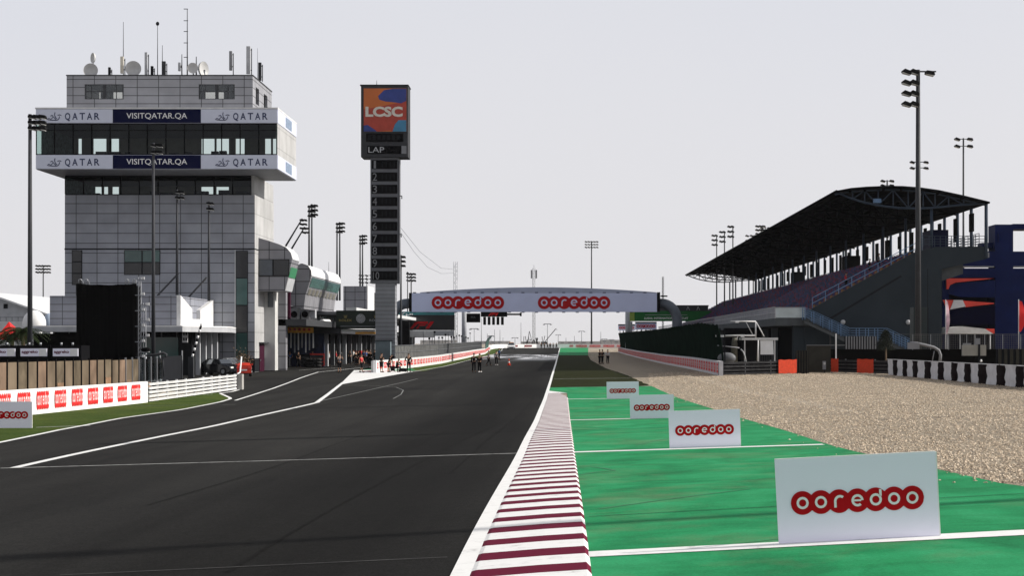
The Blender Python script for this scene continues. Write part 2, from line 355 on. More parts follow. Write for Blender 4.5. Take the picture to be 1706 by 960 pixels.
def b_asphalt(n, b, v, L):
    c = ramp(n, L, noise(n, L, v, 34, 5, .75), [(.3, (.007,.007,.0068)), (.7, (.039,.0385,.0375))])
    p = ramp(n, L, noise(n, L, v, .16, 6, .6, (1, .35, 1)), [(.32, (.66,.66,.67)), (.68, (1.2,1.19,1.16))])
    c = mixc(n, L, 1.0, c, p, 'MULTIPLY')
    gr_ = ramp(n, L, noise(n, L, v, 7, 12, .85), [(.35, (.7,.7,.7)), (.65, (1.3,1.3,1.28))]); c = mixc(n, L, .9, c, gr_, 'MULTIPLY')
    st = ramp(n, L, noise(n, L, v, 1.3, 4, .5, (1, .02, 1)), [(.35, (.78,.78,.78)), (.6, (1.08,1.08,1.08))])
    c = mixc(n, L, .8, c, st, 'MULTIPLY')
    # rubbered-in racing line towards the right edge
    sp = n.nodes.new('ShaderNodeSeparateXYZ'); L(v, sp.inputs[0])
    cv = n.nodes.new('ShaderNodeMapRange'); cv.interpolation_type = 'SMOOTHSTEP'
    ad = n.nodes.new('ShaderNodeMath'); ad.operation = 'ADD'; ad.inputs[1].default_value = 3.0; L(sp.outputs[0], ad.inputs[0])
    ab = n.nodes.new('ShaderNodeMath'); ab.operation = 'ABSOLUTE'; L(ad.outputs[0], ab.inputs[0])
    L(ab.outputs[0], cv.inputs[0]); cv.inputs[1].default_value = .3; cv.inputs[2].default_value = 4.2; cv.inputs[3].default_value = .48; cv.inputs[4].default_value = 1.06
    c = mixc(n, L, 1.0, c, cv.outputs[0], 'MULTIPLY')
    vv = n.nodes.new('ShaderNodeTexVoronoi'); vv.inputs['Scale'].default_value = 45; L(v, vv.inputs['Vector'])
    sp2 = ramp(n, L, vv.outputs['Distance'], [(.03, (2.2,2.2,2.2)), (.12, (1,1,1))])
    c = mixc(n, L, .7, c, sp2, 'MULTIPLY')
    L(c, b.inputs['Base Color']); b.inputs['Specular IOR Level'].default_value = .05
    # polished, damp-looking stretch far down the straight
    w = n.nodes.new('ShaderNodeMapRange'); L(sp.outputs[1], w.inputs[0]); w.inputs[1].default_value = 225; w.inputs[2].default_value = 262
    w2 = n.nodes.new('ShaderNodeMapRange'); L(sp.outputs[1], w2.inputs[0]); w2.inputs[1].default_value = 330; w2.inputs[2].default_value = 322
    mu = n.nodes.new('ShaderNodeMath'); mu.operation = 'MULTIPLY'; L(w.outputs[0], mu.inputs[0]); L(w2.outputs[0], mu.inputs[1])
    nz = noise(n, L, v, .9, 4, .6, (.25, .06, 1)); nr = n.nodes.new('ShaderNodeMapRange'); L(nz, nr.inputs[0]); nr.inputs[1].default_value = .38; nr.inputs[2].default_value = .56
    m2 = n.nodes.new('ShaderNodeMath'); m2.operation = 'MULTIPLY'; L(mu.outputs[0], m2.inputs[0]); L(nr.outputs[0], m2.inputs[1])
    ro = n.nodes.new('ShaderNodeMapRange'); L(m2.outputs[0], ro.inputs[0]); ro.inputs[3].default_value = .95; ro.inputs[4].default_value = .06
    L(ro.outputs[0], b.inputs['Roughness'])
    sr = n.nodes.new('ShaderNodeMapRange'); L(m2.outputs[0], sr.inputs[0]); sr.inputs[3].default_value = .05; sr.inputs[4].default_value = .5; L(sr.outputs[0], b.inputs['Specular IOR Level'])
    q = n.nodes.new('ShaderNodeBump'); q.inputs['Distance'].default_value = .01; L(noise(n, L, v, 90, 2), q.inputs['Height'])
    bs = n.nodes.new('ShaderNodeMapRange'); L(m2.outputs[0], bs.inputs[0]); bs.inputs[3].default_value = .5; bs.inputs[4].default_value = 0; L(bs.outputs[0], q.inputs['Strength']); L(q.outputs[0], b.inputs['Normal'])
ground_mat('asphalt', b_asphalt)
def b_green(n, b, v, L):
    c = ramp(n, L, noise(n, L, v, .9, 7, .6, (1, .6, 1), .6), [(.3, (.017,.18,.07)), (.5, (.022,.26,.10)), (.72, (.04,.33,.14))])
    w = n.nodes.new('ShaderNodeTexWave'); w.wave_type = 'RINGS'; w.inputs['Scale'].default_value = .23; w.inputs['Distortion'].default_value = 14; w.inputs['Detail'].default_value = 4; L(v, w.inputs[0])
    c = mixc(n, L, .35, c, ramp(n, L, w.outputs['Fac'], [(.0, (.75,.75,.75)), (.25, (1,1,1))]), 'MULTIPLY')
    d = ramp(n, L, noise(n, L, v, 2.5, 8, .7, (.12, 1, 1)), [(.38, (.78,.8,.74)), (.55, (1,1,1))])
    c = mixc(n, L, .6, c, d, 'MULTIPLY')
    c = mixc(n, L, .85, c, ramp(n, L, noise(n, L, v, 30, 12, .92), [(.38, (.6,.62,.6)), (.62, (1.34,1.3,1.34))]), 'MULTIPLY')
    dust = ramp(n, L, noise(n, L, v, .35, 8, .7), [(.5, (0,0,0)), (.75, (.5,.5,.5))])
    c = mixc(n, L, dust, c, (.2,.17,.11))
    L(c, b.inputs['Base Color']); b.inputs['Roughness'].default_value = .85; b.inputs['Specular IOR Level'].default_value = .04
    bump(n, L, b, noise(n, L, v, 80, 3), .35, .01)
ground_mat('green_paint', b_green)
def b_turf(n, b, v, L):
    c = ramp(n, L, noise(n, L, v, 14, 5), [(.3, (.009,.012,.003)), (.7, (.030,.034,.009))])
    c = mixc(n, L, .8, c, ramp(n, L, noise(n, L, v, .5, 5), [(.3, (.7,.7,.7)), (.7, (1.25,1.2,1.1))]), 'MULTIPLY')
    L(c, b.inputs['Base Color']); b.inputs['Roughness'].default_value = .95; b.inputs['Specular IOR Level'].default_value = .05
    bump(n, L, b, noise(n, L, v, 40, 4), .8, .03)
ground_mat('turf', b_turf)
def b_grass(n, b, v, L):
    c = ramp(n, L, noise(n, L, v, 10, 6, .7), [(.3, (.026,.050,.009)), (.7, (.088,.125,.028))])
    c = mixc(n, L, .9, c, ramp(n, L, noise(n, L, v, .45, 6, .6), [(.3, (.7,.8,.6)), (.5, (1,1,1)), (.75, (1.6,1.35,1.1))]), 'MULTIPLY')
    L(c, b.inputs['Base Color']); b.inputs['Roughness'].default_value = .95; b.inputs['Specular IOR Level'].default_value = .05
    bump(n, L, b, noise(n, L, v, 30, 4), 1, .05)
ground_mat('grass', b_grass)
def b_gravel(n, b, v, L):
    vo = n.nodes.new('ShaderNodeTexVoronoi'); vo.inputs['Scale'].default_value = 26; L(v, vo.inputs['Vector'])
    hsx = n.nodes.new('ShaderNodeSeparateColor'); L(vo.outputs['Color'], hsx.inputs[0])
    c = ramp(n, L, hsx.outputs[0], [(0, (.23,.185,.135)), (.5, (.44,.365,.27)), (1, (.64,.555,.43))])
    c = mixc(n, L, .75, c, ramp(n, L, vo.outputs['Distance'], [(.25, (1.1,1.1,1.1)), (.75, (.3,.28,.26))]), 'MULTIPLY')
    c = mixc(n, L, .7, c, ramp(n, L, noise(n, L, v, .3, 6, .6), [(.3, (.78,.78,.78)), (.7, (1.1,1.08,1.05))]), 'MULTIPLY')
    L(c, b.inputs['Base Color']); b.inputs['Roughness'].default_value = .9
    mr = n.nodes.new('ShaderNodeMath'); mr.operation = 'SUBTRACT'; mr.inputs[0].default_value = 1; L(vo.outputs['Distance'], mr.inputs[1])
    bump(n, L, b, mr.outputs[0], 1, .05)
ground_mat('gravel', b_gravel)
def b_sand(n, b, v, L):
    c = ramp(n, L, noise(n, L, v, .4, 8, .65), [(.3, (.24,.2,.15)), (.7, (.36,.31,.24))])
    L(c, b.inputs['Base Color']); b.inputs['Roughness'].default_value = .95; bump(n, L, b, noise(n, L, v, 6, 6), .5, .05)
ground_mat('sand', b_sand)
def b_line(n, b, v, L):
    c = ramp(n, L, noise(n, L, v, 5, 8, .75), [(.27, (.3,.29,.28)), (.38, (.68,.68,.67)), (.48, (.79,.79,.78))])
    L(c, b.inputs['Base Color']); b.inputs['Roughness'].default_value = .6
ground_mat('line_white', b_line)
def b_linefaint(n, b, v, L):
    c = ramp(n, L, noise(n, L, v, 4, 8, .7), [(.35, (.05,.05,.05)), (.6, (.26,.26,.25))])
    L(c, b.inputs['Base Color']); b.inputs['Roughness'].default_value = .7
ground_mat('line_worn', b_linefaint)
ground_mat('seam_grey', lambda n, b, v, L: (L(ramp(n, L, noise(n, L, v, 2, 8, .8), [(.4, (.022,.022,.021)), (.65, (.10,.10,.095))]), b.inputs['Base Color']), setattr(b.inputs['Roughness'], 'default_value', .9)))
def b_linemid(n, b, v, L):
    c = ramp(n, L, noise(n, L, v, 4, 8, .7), [(.3, (.12,.12,.12)), (.55, (.42,.42,.41))])
    L(c, b.inputs['Base Color']); b.inputs['Roughness'].default_value = .7
ground_mat('line_mid', b_linemid)
def b_kred(n, b, v, L):
    c = ramp(n, L, noise(n, L, v, 9, 8, .7), [(.25, (.04,.003,.008)), (.4, (.115,.006,.026))])
    L(c, b.inputs['Base Color']); b.inputs['Roughness'].default_value = .8; b.inputs['Specular IOR Level'].default_value = .05
ground_mat('kerb_red', b_kred)

# --- ground sheets
def gmesh():
    xs = [-3500,-1500,-700,-350,-180,-110]+frange(-80, -14, 6)[:-1]+frange(-14, 25, 3)[:-1]+frange(25, 97, 6)+[130,200,400,800,1600,3500]
    vs = [(x, y, gz(x, y)-.05) for y in YS for x in xs]; n = len(xs)
    mb = MB(); mb.add(vs, [[r*n+i, r*n+i+1, (r+1)*n+i+1, (r+1)*n+i] for r in range(len(YS)-1) for i in range(n-1)], 0, True)
    return mb.build('ground', 'sand', None, (0,0,0))
struct(gmesh())
LE = -1.0; KR = .26                      # left edge of the kerb line, right edge of the kerb
def rows(f0, f1, ys): return [(y, f0(y), f1(y)) for y in ys]
def tab(pts):
    pts = sorted(pts)
    def f(y):
        if y <= pts[0][0]: return pts[0][1]
        for (a, fa), (b, fb) in zip(pts, pts[1:]):
            if y <= b: return fa+(fb-fa)*(y-a)/(b-a)
        return pts[-1][1]
    return f
struct(sheet('track', [(-40, -110, LE+.05), (505, -110, LE+.05)], 'asphalt', -.03, 3.0))
ge = [G(1706, 811), G(1560, 779), G(1380, 739), G(1230, 694), G(1160, 672), G(1090, 645), G(1045, 625)]
print('green edge', [(round(a,1), round(b,1)) for a, b in ge])
RE = tab([(0, ge[0][0]+4)]+[(b, a) for a, b in ge]+[(170, 4.5), (240, 4.0), (310, 4.6), (500, 7.5)])
Y1 = G(938, 645)[1]; Y2 = G(960, 592)[1]
ysr = [-10, 10]+[b for a, b in ge if b < Y1]
struct(sheet('green_runoff', [(y, KR-.02, RE(y)) for y in frange(-10, Y1, 4)], 'green_paint', -.028, 1.5))
struct(sheet('turf_strip', [(y, LE+.1, RE(y)) for y in frange(Y1, Y2, 4)], 'turf', -.027, 1.5, wob=.1))
struct(sheet('far_green_runoff', [(y, LE+.1, RE(y)) for y in frange(Y2, 505, 6)], 'green_paint', -.028, 1.5))
struct(sheet('gravel_trap', [(y, RE(y)-.15, 75) for y in frange(-10, 420, 3)], 'gravel', -.038, 3, wob=.25))
# --- kerb with alternating stripes, a real raised profile
def kerb():
    mb = MB(); y = 8.0; y1 = G(938, 655)[1]; k = 0
    prof_ = [(LE+.17, .0), (LE+.22, .012), (-.2, .03), (KR-.05, .035), (KR, -.02)]
    while y < y1:
        ye = min(y+(.66 if k % 2 == 0 else .56)*random.uniform(.93, 1.07), y1); vs = []
        t = max(0, min(1, (y1-y)/8))
        ps = [(LE+.17+(x-LE-.17)*(.55+.45*t), z) for x, z in prof_]
        for yy in (y, ye):
            for i, (x, z) in enumerate(ps): vs.append((x, yy, gz(x, yy)-.02+z+(.012 if False else 0)))
        n = len(prof_)
        for i in range(n-1):
            mb.add([vs[i], vs[i+1], vs[n+i+1], vs[n+i]], [[0,1,2,3]], k % 2, False)
        y = ye; k += 1
    ob = mb.build('kerb', ['line_white', 'kerb_red'], None, (0,0,0)); return tag(struct(ob))
kerb()
struct(sheet('green_runoff', [(G(938, 655)[1], LE+.1, KR+.05), (Y1, LE+.1, KR+.05)], 'green_paint', -.026, 1.5))
poly_sheet0 = [(LE+.17, G(938, 655)[1]+.02), (KR, G(938, 655)[1]+.02), (LE+.17, G(938, 655)[1]+4.5)]
mb_ = MB(); mb_.add([(x, y, gz(x, y)-.008) for x, y in poly_sheet0], [[0,1,2]]); struct(mb_.build('kerb_tip', 'line_white', None, (0,0,0)))
struct(line('edge_line', [(LE+.09, y) for y in (5, 505)], .18, -.018))
# --- painted lines
q = [G(25, 778), G(280, 724), G(530, 670)]
struct(line('pit_entry_line', q, .24, -.02))
struct(line('pit_entry_line', [G(528, 670.5), G(572, 637)], .24, -.010))
struct(line('lane_line', [G(534, 668), G(696, 631)], .1, -.018, 'line_worn'))
struct(line('cross_line', [G(0, 779), G(430, 767), G(861, 754)], .13, -.0215, 'line_mid'))
struct(line('faint_line', [G(0, 958), G(400, 938), G(750, 925)], .05, -.0215, 'seam_grey') if False else line('faint_line', [G(100, 955), G(745, 925)], .025, -.0215, 'seam_grey'))
struct(line('curved_line', [G(*p) for p in ((570, 641), (630, 643), (660, 645), (672, 650), (668, 657), (655, 664))], .07, -.0215, 'line_worn'))
struct(line('pit_lane_line', [G(*p) for p in ((392, 667), (455, 647), (500, 630), (530, 620), (620, 611))], .16, -.018))
struct(line('pit_lane_line', [G(*p) for p in ((498, 617), (540, 614), (600, 611))], .12, -.014))
for yy, x1 in ((752, 1381), (699, 1132), (664.5, 1065)):
    a = G(957, yy)[1]
    struct(line('cross_line', [(KR-.03, a), (RE(a)-.1, a)], .42, -.0215))
a = G(983, 920)[1]; struct(line('cross_line', [(KR-.03, a), (RE(a), a)], .42, -.0215)); YB1 = a
struct(line('cross_line', [(KR-.03, G(938, 645)[1]), (RE(125), G(938, 645)[1])], .2, -.014, 'line_worn'))
a = G(960, 631)[1]; struct(line('cross_line', [(LE+.3, a), (RE(a)-.2, a)], .14, -.014))
a = G(975, 858)[1]; struct(line('seam', [(KR+.05, a), (RE(a), a+.3)], .03, -.022, 'dark'))
# left grass verge between the asphalt and the barrier
lp = [G(-60, 748), G(0, 737), G(100, 716), G(200, 697), G(300, 683), G(370, 669), G(386, 664)]
print('left edge', [(round(a,1), round(b,1)) for a, b in lp])
LWX = tab([(45, -23.4), (67, -22.4), (86, -21.2), (107, -20.7)])
LEd = tab([(b, a) for a, b in lp]+[(100, -20.4)])
struct(sheet('grass_verge', [(y, LWX(y)-.4, LEd(y)) for y in frange(lp[0][1], 101, 2)], 'grass', -.015, 1.5))
struct(line('verge_edge_line', [(LEd(y), y) for y in frange(lp[0][1], 100, 2)]+[(-20.3, 103), (-20.7, 108)], .18, -.008))
struct(line('verge_cross_line', [G(60, 712), G(150, 709)], .1, -.009)); struct(line('verge_cross_line', [G(200, 677), G(392, 674)], .1, -.009, 'line_worn')); struct(line('verge_cross_line', [(-21.2, 98), (-20.4, 98)], .1, -.007))
struct(sheet('sand_verge', [(y, -70, LWX(y)-.4) for y in frange(40, 104, 3)], 'sand', -.012, 6))
# painted white nose, grass strip before the pit wall
isl = [G(*p) for p in ((566, 641), (590, 617), (640, 616), (690, 619))]
def poly_sheet(name, pts, m, off):
    mb = MB(); mb.add([(x, y, gz(x, y)+off) for x, y in pts], [list(range(len(pts)))]); return struct(mb.build(name, m, None, (0,0,0)))
poly_sheet('painted_nose', isl, 'line_white', -.012)
poly_sheet('painted_patch', [G(*p) for p in ((600, 618.3), (628, 617.8), (655, 618), (625, 620))], 'red', -.008)
poly_sheet('painted_patch', [G(*p) for p in ((596, 616.6), (640, 613.8), (682, 613.5), (694, 617.6), (660, 618), (640, 616))], 'green_paint', -.008)
PW = tab([(158, -17.9), (190, -16.2), (215, -15.4), (330, -15.3), (400, -17.4), (460, -20)])   # pit wall line
struct(sheet('grass_strip', [(y, PW(y), -13.7) for y in frange(166, 330, 6)]+[(400, -17.4, -15), (460, -20, -17)], 'grass', -.018, 1.5))
struct(line('track_edge_line', [G(690, 619)]+[(-13.6, y) for y in (190, 330)]+[(-14.6, 400), (-17, 470)], .14, -.014))
# tyre marks
ground_mat('rubber', lambda n, b, v, L: (L(ramp(n, L, noise(n, L, v, 3, 8, .8), [(.3, (.004,.004,.004)), (.7, (.014,.0135,.013))]), b.inputs['Base Color']), setattr(b.inputs['Roughness'], 'default_value', .9), setattr(b.inputs['Specular IOR Level'], 'default_value', .03)))
for x0, y0, x1, y1, w in ((-3.2, 16, -2.2, 60, .05), (-1.9, 30, -1.6, 95, .05), (-3.6, 40, -2.6, 120, .06), (-6.2, 25, -5.6, 52, .03)):
    struct(line('tyre_mark', [(x0+(x1-x0)*q+.12*sin(q*5+x0), y0+(y1-y0)*q) for q in [i/12 for i in range(13)]], w, -.024, 'rubber'))
ground_mat('rubber_green', lambda n, b, v, L: (L(ramp(n, L, noise(n, L, v, 5, 8, .8), [(.35, (.012,.10,.04)), (.6, (.018,.2,.075))]), b.inputs['Base Color']), setattr(b.inputs['Roughness'], 'default_value', .9)))
for px0, py0, px1, py1 in ((962, 790, 1025, 782), (1025, 782, 985, 776), (1060, 740, 1160, 722), (1000, 845, 1250, 812)):
    struct(line('tyre_mark', [G(px0, py0), G((px0+px1)/2, (py0+py1)/2-1), G(px1, py1)], .06, -.0235, 'rubber_green', step=.5))
ground_mat('dust', lambda n, b, v, L: (L(ramp(n, L, noise(n, L, v, 3, 8, .8), [(.35, (.03,.2,.08)), (.6, (.12,.13,.07))]), b.inputs['Base Color']), setattr(b.inputs['Roughness'], 'default_value', .95)))
for off_ in (): struct(line('dust_band', [(KR+.05, YB1+off_), (RE(YB1), YB1+off_)], .16, -.0245, 'dust'))
# loose stones of the gravel bed
def stones():
    rnd = random.Random(3); mb_v = []; mb_f = []; cnt = 0
    while cnt < 42000:
        y = 22+rnd.random()**1.25*120; px = rnd.uniform(1080, 1740); x = (px-CX)*y/F
        e_ = RE(y)-x
        if e_ > 0 and (x < KR+.2 or rnd.random() > .07*math.exp(-e_/.2)): continue
        r = rnd.uniform(.012, .032)*(1+y/110); z = gz(x, y)-(.036 if e_ < 0 else .027); o = len(mb_v); a = rnd.uniform(0, 6.28); sq = rnd.uniform(.6, 1.3); hh = rnd.uniform(.6, 1.1)*r
        for i in range(4): t = a+i*pi/2; mb_v.append((x+r*sq*cos(t), y+r/sq*sin(t), z+hh*.3))
        mb_v.append((x+r*.3*cos(a), y+r*.3*sin(a), z+hh)); 
        for i in range(4): mb_f.append((o+i, o+(i+1)%4, o+4))
        cnt += 1
    me = bpy.data.meshes.new('loose_stones'); me.from_pydata(mb_v, [], mb_f)
    ob = bpy.data.objects.new('loose_stones', me); COL.objects.link(ob)
    me.materials.append(MATS['stone']); return tag(ob, 'pale loose stones covering the gravel run-off bed', 'gravel', kind='stuff')
def b_stone(n, b, v, L):
    c = ramp(n, L, noise(n, L, v, 7, 2), [(.3, (.24,.185,.13)), (.5, (.49,.39,.28)), (.7, (.74,.62,.48))])
    L(c, b.inputs['Base Color']); b.inputs['Roughness'].default_value = .9
ground_mat('stone', b_stone)
stones()
# ================================================================ CONTROL TOWER
def pxbox(mb, px0, px1, py0, py1, Ya, Yb, mi=0):
    """box whose front face (at depth Ya) spans those photo bounds"""
    return mb.box(XX(px0, Ya), XX(px1, Ya), Ya, Yb, ZZ(py1, Ya), ZZ(py0, Ya), mi)
def mbox(name, m, parent, px0, px1, py0, py1, Ya, Yb): return pxbox(MB(), px0, px1, py0, py1, Ya, Yb).build(name, m, parent)
YO, YB, YK = 155.6, 161.0, 171.5
X0, X1 = XX(108, YB), XX(424, YB)
gT = gz(-38, 161)
T = thing('control_tower', 'tall grey panelled race control tower with an overhanging glass storey', 'tower', ((X0+X1)/2, 165, gT))
def tp(name, m, f): mb = MB(); f(mb); return mb.build(name, m, T)
z325, z415 = ZZ(325, YB), ZZ(415, YB)
tp('wall', 'tower_panel', lambda b: b.box(X0, X1, YB, YK, gT-.3, z325))
tp('ledge', 'dark', lambda b: b.box(X0-.03, X1+.03, YB-.04, YK+.02, z415-.06, z415+.06))
# dark window strips and windows of the shaft
def shaftwin(name, px0, px1, py0, py1, nx, ny, m='dark_glass', lit=()):
    fr = MB(); a, b = XX(px0, YB), XX(px1, YB); c, d = ZZ(py1, YB), ZZ(py0, YB)
    fr.box(a, b, YB-.05, YB, c, d)
    o = fr.build('window', 'dark', T); w = (b-a)/nx; h = (d-c)/ny
    p = MB()
    for i in range(nx):
        for j in range(ny):
            p.box(a+i*w+.06, a+(i+1)*w-.06, YB-.075, YB-.053, c+j*h+.05, c+(j+1)*h-.05, 1 if (i, j) in lit else 0)
    p.build('pane', ['black_gloss', 'green_pane'], o)
mat('curtain_teal', (.06,.095,.088), .9, var=.5, scale=3, spec=0); mat('green_pane', (.035,.085,.08), .15, var=.3, scale=.4, spec=.6); mat('brown_wall', (.17,.14,.115), .9, spec=.03)
mat('navy_sign', (.004,.006,.035), .6, var=.05, spec=.05); mat('white_sign', (.60,.63,.74), .5, var=.03); mat('ink', (.03,.04,.1), .6)
shaftwin('w', 120, 137, 417, 475, 1, 3)
shaftwin('w', 207, 267, 417, 458, 2, 2, lit=((0, 1), (1, 1)))
shaftwin('w', 393, 413, 418, 600, 1, 4, lit=((0, 0), (0, 2)))
tp('corner_trim', 'light_grey', lambda b: b.box(XX(393, YB)-.12, XX(393, YB)-.003, YB-.09, YB-.003, gT, z415-.08))
tp('sunlit_side_cladding', 'sunlit_clad', lambda b: b.box(X1+.002, X1+.025, YB+.0, YK, gT-.2, z325-.003))  # thin added sheet, paler than the wall to carry the sunlit tone
tp('plinth', 'dark', lambda b: b.box(X1-1.6, X1+.03, YB-.06, YK+.05, gT, gT+1.3))
dd = MB(); dd.box(X1+.03, X1+.08, 163.4, 165.9, gT, gT+2.7); d_ = dd.build('door', 'magenta', T)
MB().box(X1+.081, X1+.14, 163.6, 163.7, gT+1.0, gT+1.2).build('handle', 'steel', d_)
tp('canopy', 'dark_grey', lambda b: b.box(X1, X1+.5, 163.2, 166.1, gT+2.75, gT+2.85))
# glazed storeys: floor, ceiling, glass, mullions and a back wall with real openings
def storey(xa, xb, ya, yb, za, zb, openings, nm, yw, glass_px=None):
    tp('floor_slab', 'dark', lambda b: b.box(xa+.05, xb-.05, ya+.05, yb, za-.05, za+.1))
    tp('ceiling', 'dark', lambda b: b.box(xa+.05, xb-.05, ya+.05, yb, zb-.12, zb+.02))
    # back wall built of strips around openings; openings = [(x0,x1,z0,z1)]
    bw = MB(); xs = xa+.1; t0 = za+.1; t1 = zb-.12
    for (a, b, c, d) in sorted(openings):
        if a > xs: bw.box(xs, a, yw, yw+.2, t0, t1)
        if c > t0: bw.box(a, b, yw, yw+.2, t0, c)
        bw.box(a, b, yw, yw+.2, d, t1); xs = b
    bw.box(xs, xb-.1, yw, yw+.2, t0, t1); bw.build('back_wall', 'brown_wall', T)
    tp('glass', 'tower_glass', lambda b: b.add([(xa+.06, ya, za+.1), (xb-.06, ya, za+.1), (xb-.06, ya, zb-.12), (xa+.06, ya, zb-.12)], [[0,1,2,3]]))
    mu = MB(); n = nm
    for i in range(n+1):
        x = xa+(xb-xa)*i/n; mu.box(max(xa, x-.05), min(xb, x+.05), ya-.04, ya+.05, za+.1, zb-.12)
    mu.box(xa, xb, ya-.03, ya+.04, zb-.12-(zb-za)*.2, zb-.07-(zb-za)*.2)
    mu.build('mullions', 'black', T)
    rnd = random.Random(int(za*10)); it = MB()
    for i in range(7):
        x = rnd.uniform(xa+1, xb-2); y = rnd.uniform(ya+.8, ya+3.2); w = rnd.uniform(.5, 1.4)
        it.box(x, x+w, y, y+.5, za+.1, za+.1+rnd.uniform(.3, .55))
    it.build('desks', 'black', T)
OX0, OX1 = XX(60, YO), XX(462, YO); OYB = 166.5
zs = [ZZ(p, YO) for p in (181.5, 205, 258, 281.5)]
op = [(XX(a, OYB), XX(b, OYB), ZZ(d, OYB)-.2, ZZ(c, OYB)) for a, b, c, d in ((131,137,228,258),(156,178,228,258),(186,199,228,258),(336,358,228,258),(361,382,228,258),(393,408,228,258),(442,452,228,258),(455,461,228,258))]
storey(OX0, OX1, YO, OYB, zs[2], zs[1], op, 13, OYB-.2)
tp('side_wall', 'side_panel', lambda b: b.box(OX1-.12, OX1, YO+.06, OYB, zs[2]-.0, zs[1])) if 'side_panel' in MATS else tp('side_wall', 'sunlit_clad', lambda b: b.box(OX1-.12, OX1-.002, YO+.06, OYB, zs[2], zs[1]))
tp('side_glass', 'tower_glass', lambda b: b.add([(OX0+.01, YO+.06, zs[2]+.1), (OX0+.01, OYB, zs[2]+.1), (OX0+.01, OYB, zs[1]-.12), (OX0+.01, YO+.06, zs[1]-.12)], [[0,1,2,3]]))
tp('side_curtain', 'curtain_teal', lambda b: b.box(OX0+.3, OX0+.36, YO+.6, OYB-.3, zs[2]+.1, zs[1]-.12))
mu = MB()
for i in range(6): y = YO+.05+(OYB-YO-.1)*i/5; mu.box(OX0-.02, OX0+.06, y-.04, y+.04, zs[2], zs[1])
mu.build('mullions', 'black', T)
def band(z0, z1):
    tp('band', 'white_sign', lambda b: b.box(OX0, OX1, YO, OYB, z0, z1))
    s1, s2 = XX(188, YO), XX(335, YO)
    for a, b, m in ((OX0, s1, 'white_sign'), (s1+.01, s2-.01, 'navy_sign'), (s2, OX1, 'white_sign')):
        sg = MB().box(a, b, YO-.06, YO-.003, z0+.03, z1-.03).build('sign_panel', m, T)
        zc = (z0+z1)/2-.02
        if m == 'navy_sign': text_part('lettering', 'VISITQATAR.QA', ((a+b)/2, YO-.065, zc), XX(312, YO)-XX(211, YO), .62, 'white_paint', sg, depth=.01, bold=.004)
        else:
            t0 = a+(XX(107, YO)-XX(60, YO) if a == OX0 else XX(387, YO)-XX(335, YO)); w = XX(165, YO)-XX(107, YO)
            for k, ch in enumerate('QATAR'):
                text_part('lettering', ch, (t0+w*(k+.42)/4.75+.05, YO-.065, zc-(.07 if ch == 'Q' else 0)), .5, .78 if ch == 'Q' else .64, 'ink', sg, depth=.01, bold=.02)
            e = MB(); ox = t0-1.55     # brush-stroke emblem left of the word
            cur = [[(0,-.3),(.15,-.18),(.35,-.28),(.55,-.05),(.72,-.2),(.8,-.34),(.95,-.35),(1.1,-.2),(1.15,0)], [(.72,.36),(.68,.15),(.75,-.1),(.9,-.24)], [(.3,.02),(.45,.1),(.55,-.02)], [(.95,.1),(1.15,.14),(1.3,.08)], [(.1,-.32),(.5,-.37),(.9,-.36)]]
            for pl in cur: e.tube([(ox+x, YO-.075, zc+z) for x, z in pl], .035, 5)
            e.build('emblem', 'ink', sg)
    sd = MB().box(OX1+.003, OX1+.05, YO, OYB, z0+.02, z1-.02).build('sign_panel', 'white_sign', T)
    MB().box(OX1+.052, OX1+.07, 160, 163.5, z0+.2, z1-.15).build('emblem', 'blue_grey', sd)
mat('blue_grey', (.2,.26,.36), .5, var=.4, scale=4)
band(zs[1], zs[0]); band(zs[3], zs[2])
tp('roof_slab', 'offwhite', lambda b: b.box(OX0-.06, OX1+.06, YO-.08, OYB+.1, zs[0], zs[0]+.14))
tp('soffit', 'grey', lambda b: b.box(OX0+.05, OX1-.05, YO+.05, OYB-.05, zs[3]-.06, zs[3]+.02))
# second glazed storey directly under the overhang
za, zb = z325, zs[3]-.06
op = [(XX(a, YK), XX(b, YK), ZZ(d, YK), ZZ(c, YK)) for a, b, c, d in ((153,172,300,324),(174,181,300,324),(188,199,300,324),(336,356,300,324),(361,382,300,324),(395,408,300,310))]
storey(X0, X1-.3, YB, YK, za, zb, op, 10, YK-.25)
tp('side_wall', 'sunlit_clad', lambda b: b.box(X1-.3, X1, YB, YK, za+.003, zb))
tp('side_wall', 'curtain_teal', lambda b: b.box(X0-.005, X0+.02, YB+.1, YK, za, zb))
# top box
zt0, zt1 = zs[0]+.14, ZZ(126, YB); XA, XB_ = XX(111, YB), XX(421, YB)
TB = MB()
wins = [(141, 206), (331, 391)]; wy0, wy1 = ZZ(165, YB), ZZ(140, YB)
xs = XA
for a, b in wins:
    a, b = XX(a, YB), XX(b, YB); TB.box(xs, a, YB, YB+.25, zt0, zt1); TB.box(a, b, YB, YB+.25, zt0, wy0); TB.box(a, b, YB, YB+.25, wy1, zt1); xs = b
TB.box(xs, XB_, YB, YB+.25, zt0, zt1)
TB.box(XA, XA+.25, YB+.25, YK, zt0, zt1)
sw = [(162.6, 164.4), (167, 169)]; ys_ = YB+.25
for a, b in sw: TB.box(XB_-.25, XB_, ys_, a, zt0, zt1); TB.box(XB_-.25, XB_, a, b, zt0, wy0-.2); TB.box(XB_-.25, XB_, a, b, wy1, zt1); ys_ = b
TB.box(XB_-.25, XB_, ys_, YK, zt0, zt1)
TB.box(XA+.25, XX(160, YK), YK-.25, YK, zt0, zt1); TB.box(XX(205, YK), XX(335, YK), YK-.25, YK, zt0, zt1); TB.box(XX(400, YK), XB_-.25, YK-.25, YK, zt0, zt1)
for a, b in ((160, 205), (335, 400)): TB.box(XX(a, YK), XX(b, YK), YK-.25, YK, zt0, wy0-.3)
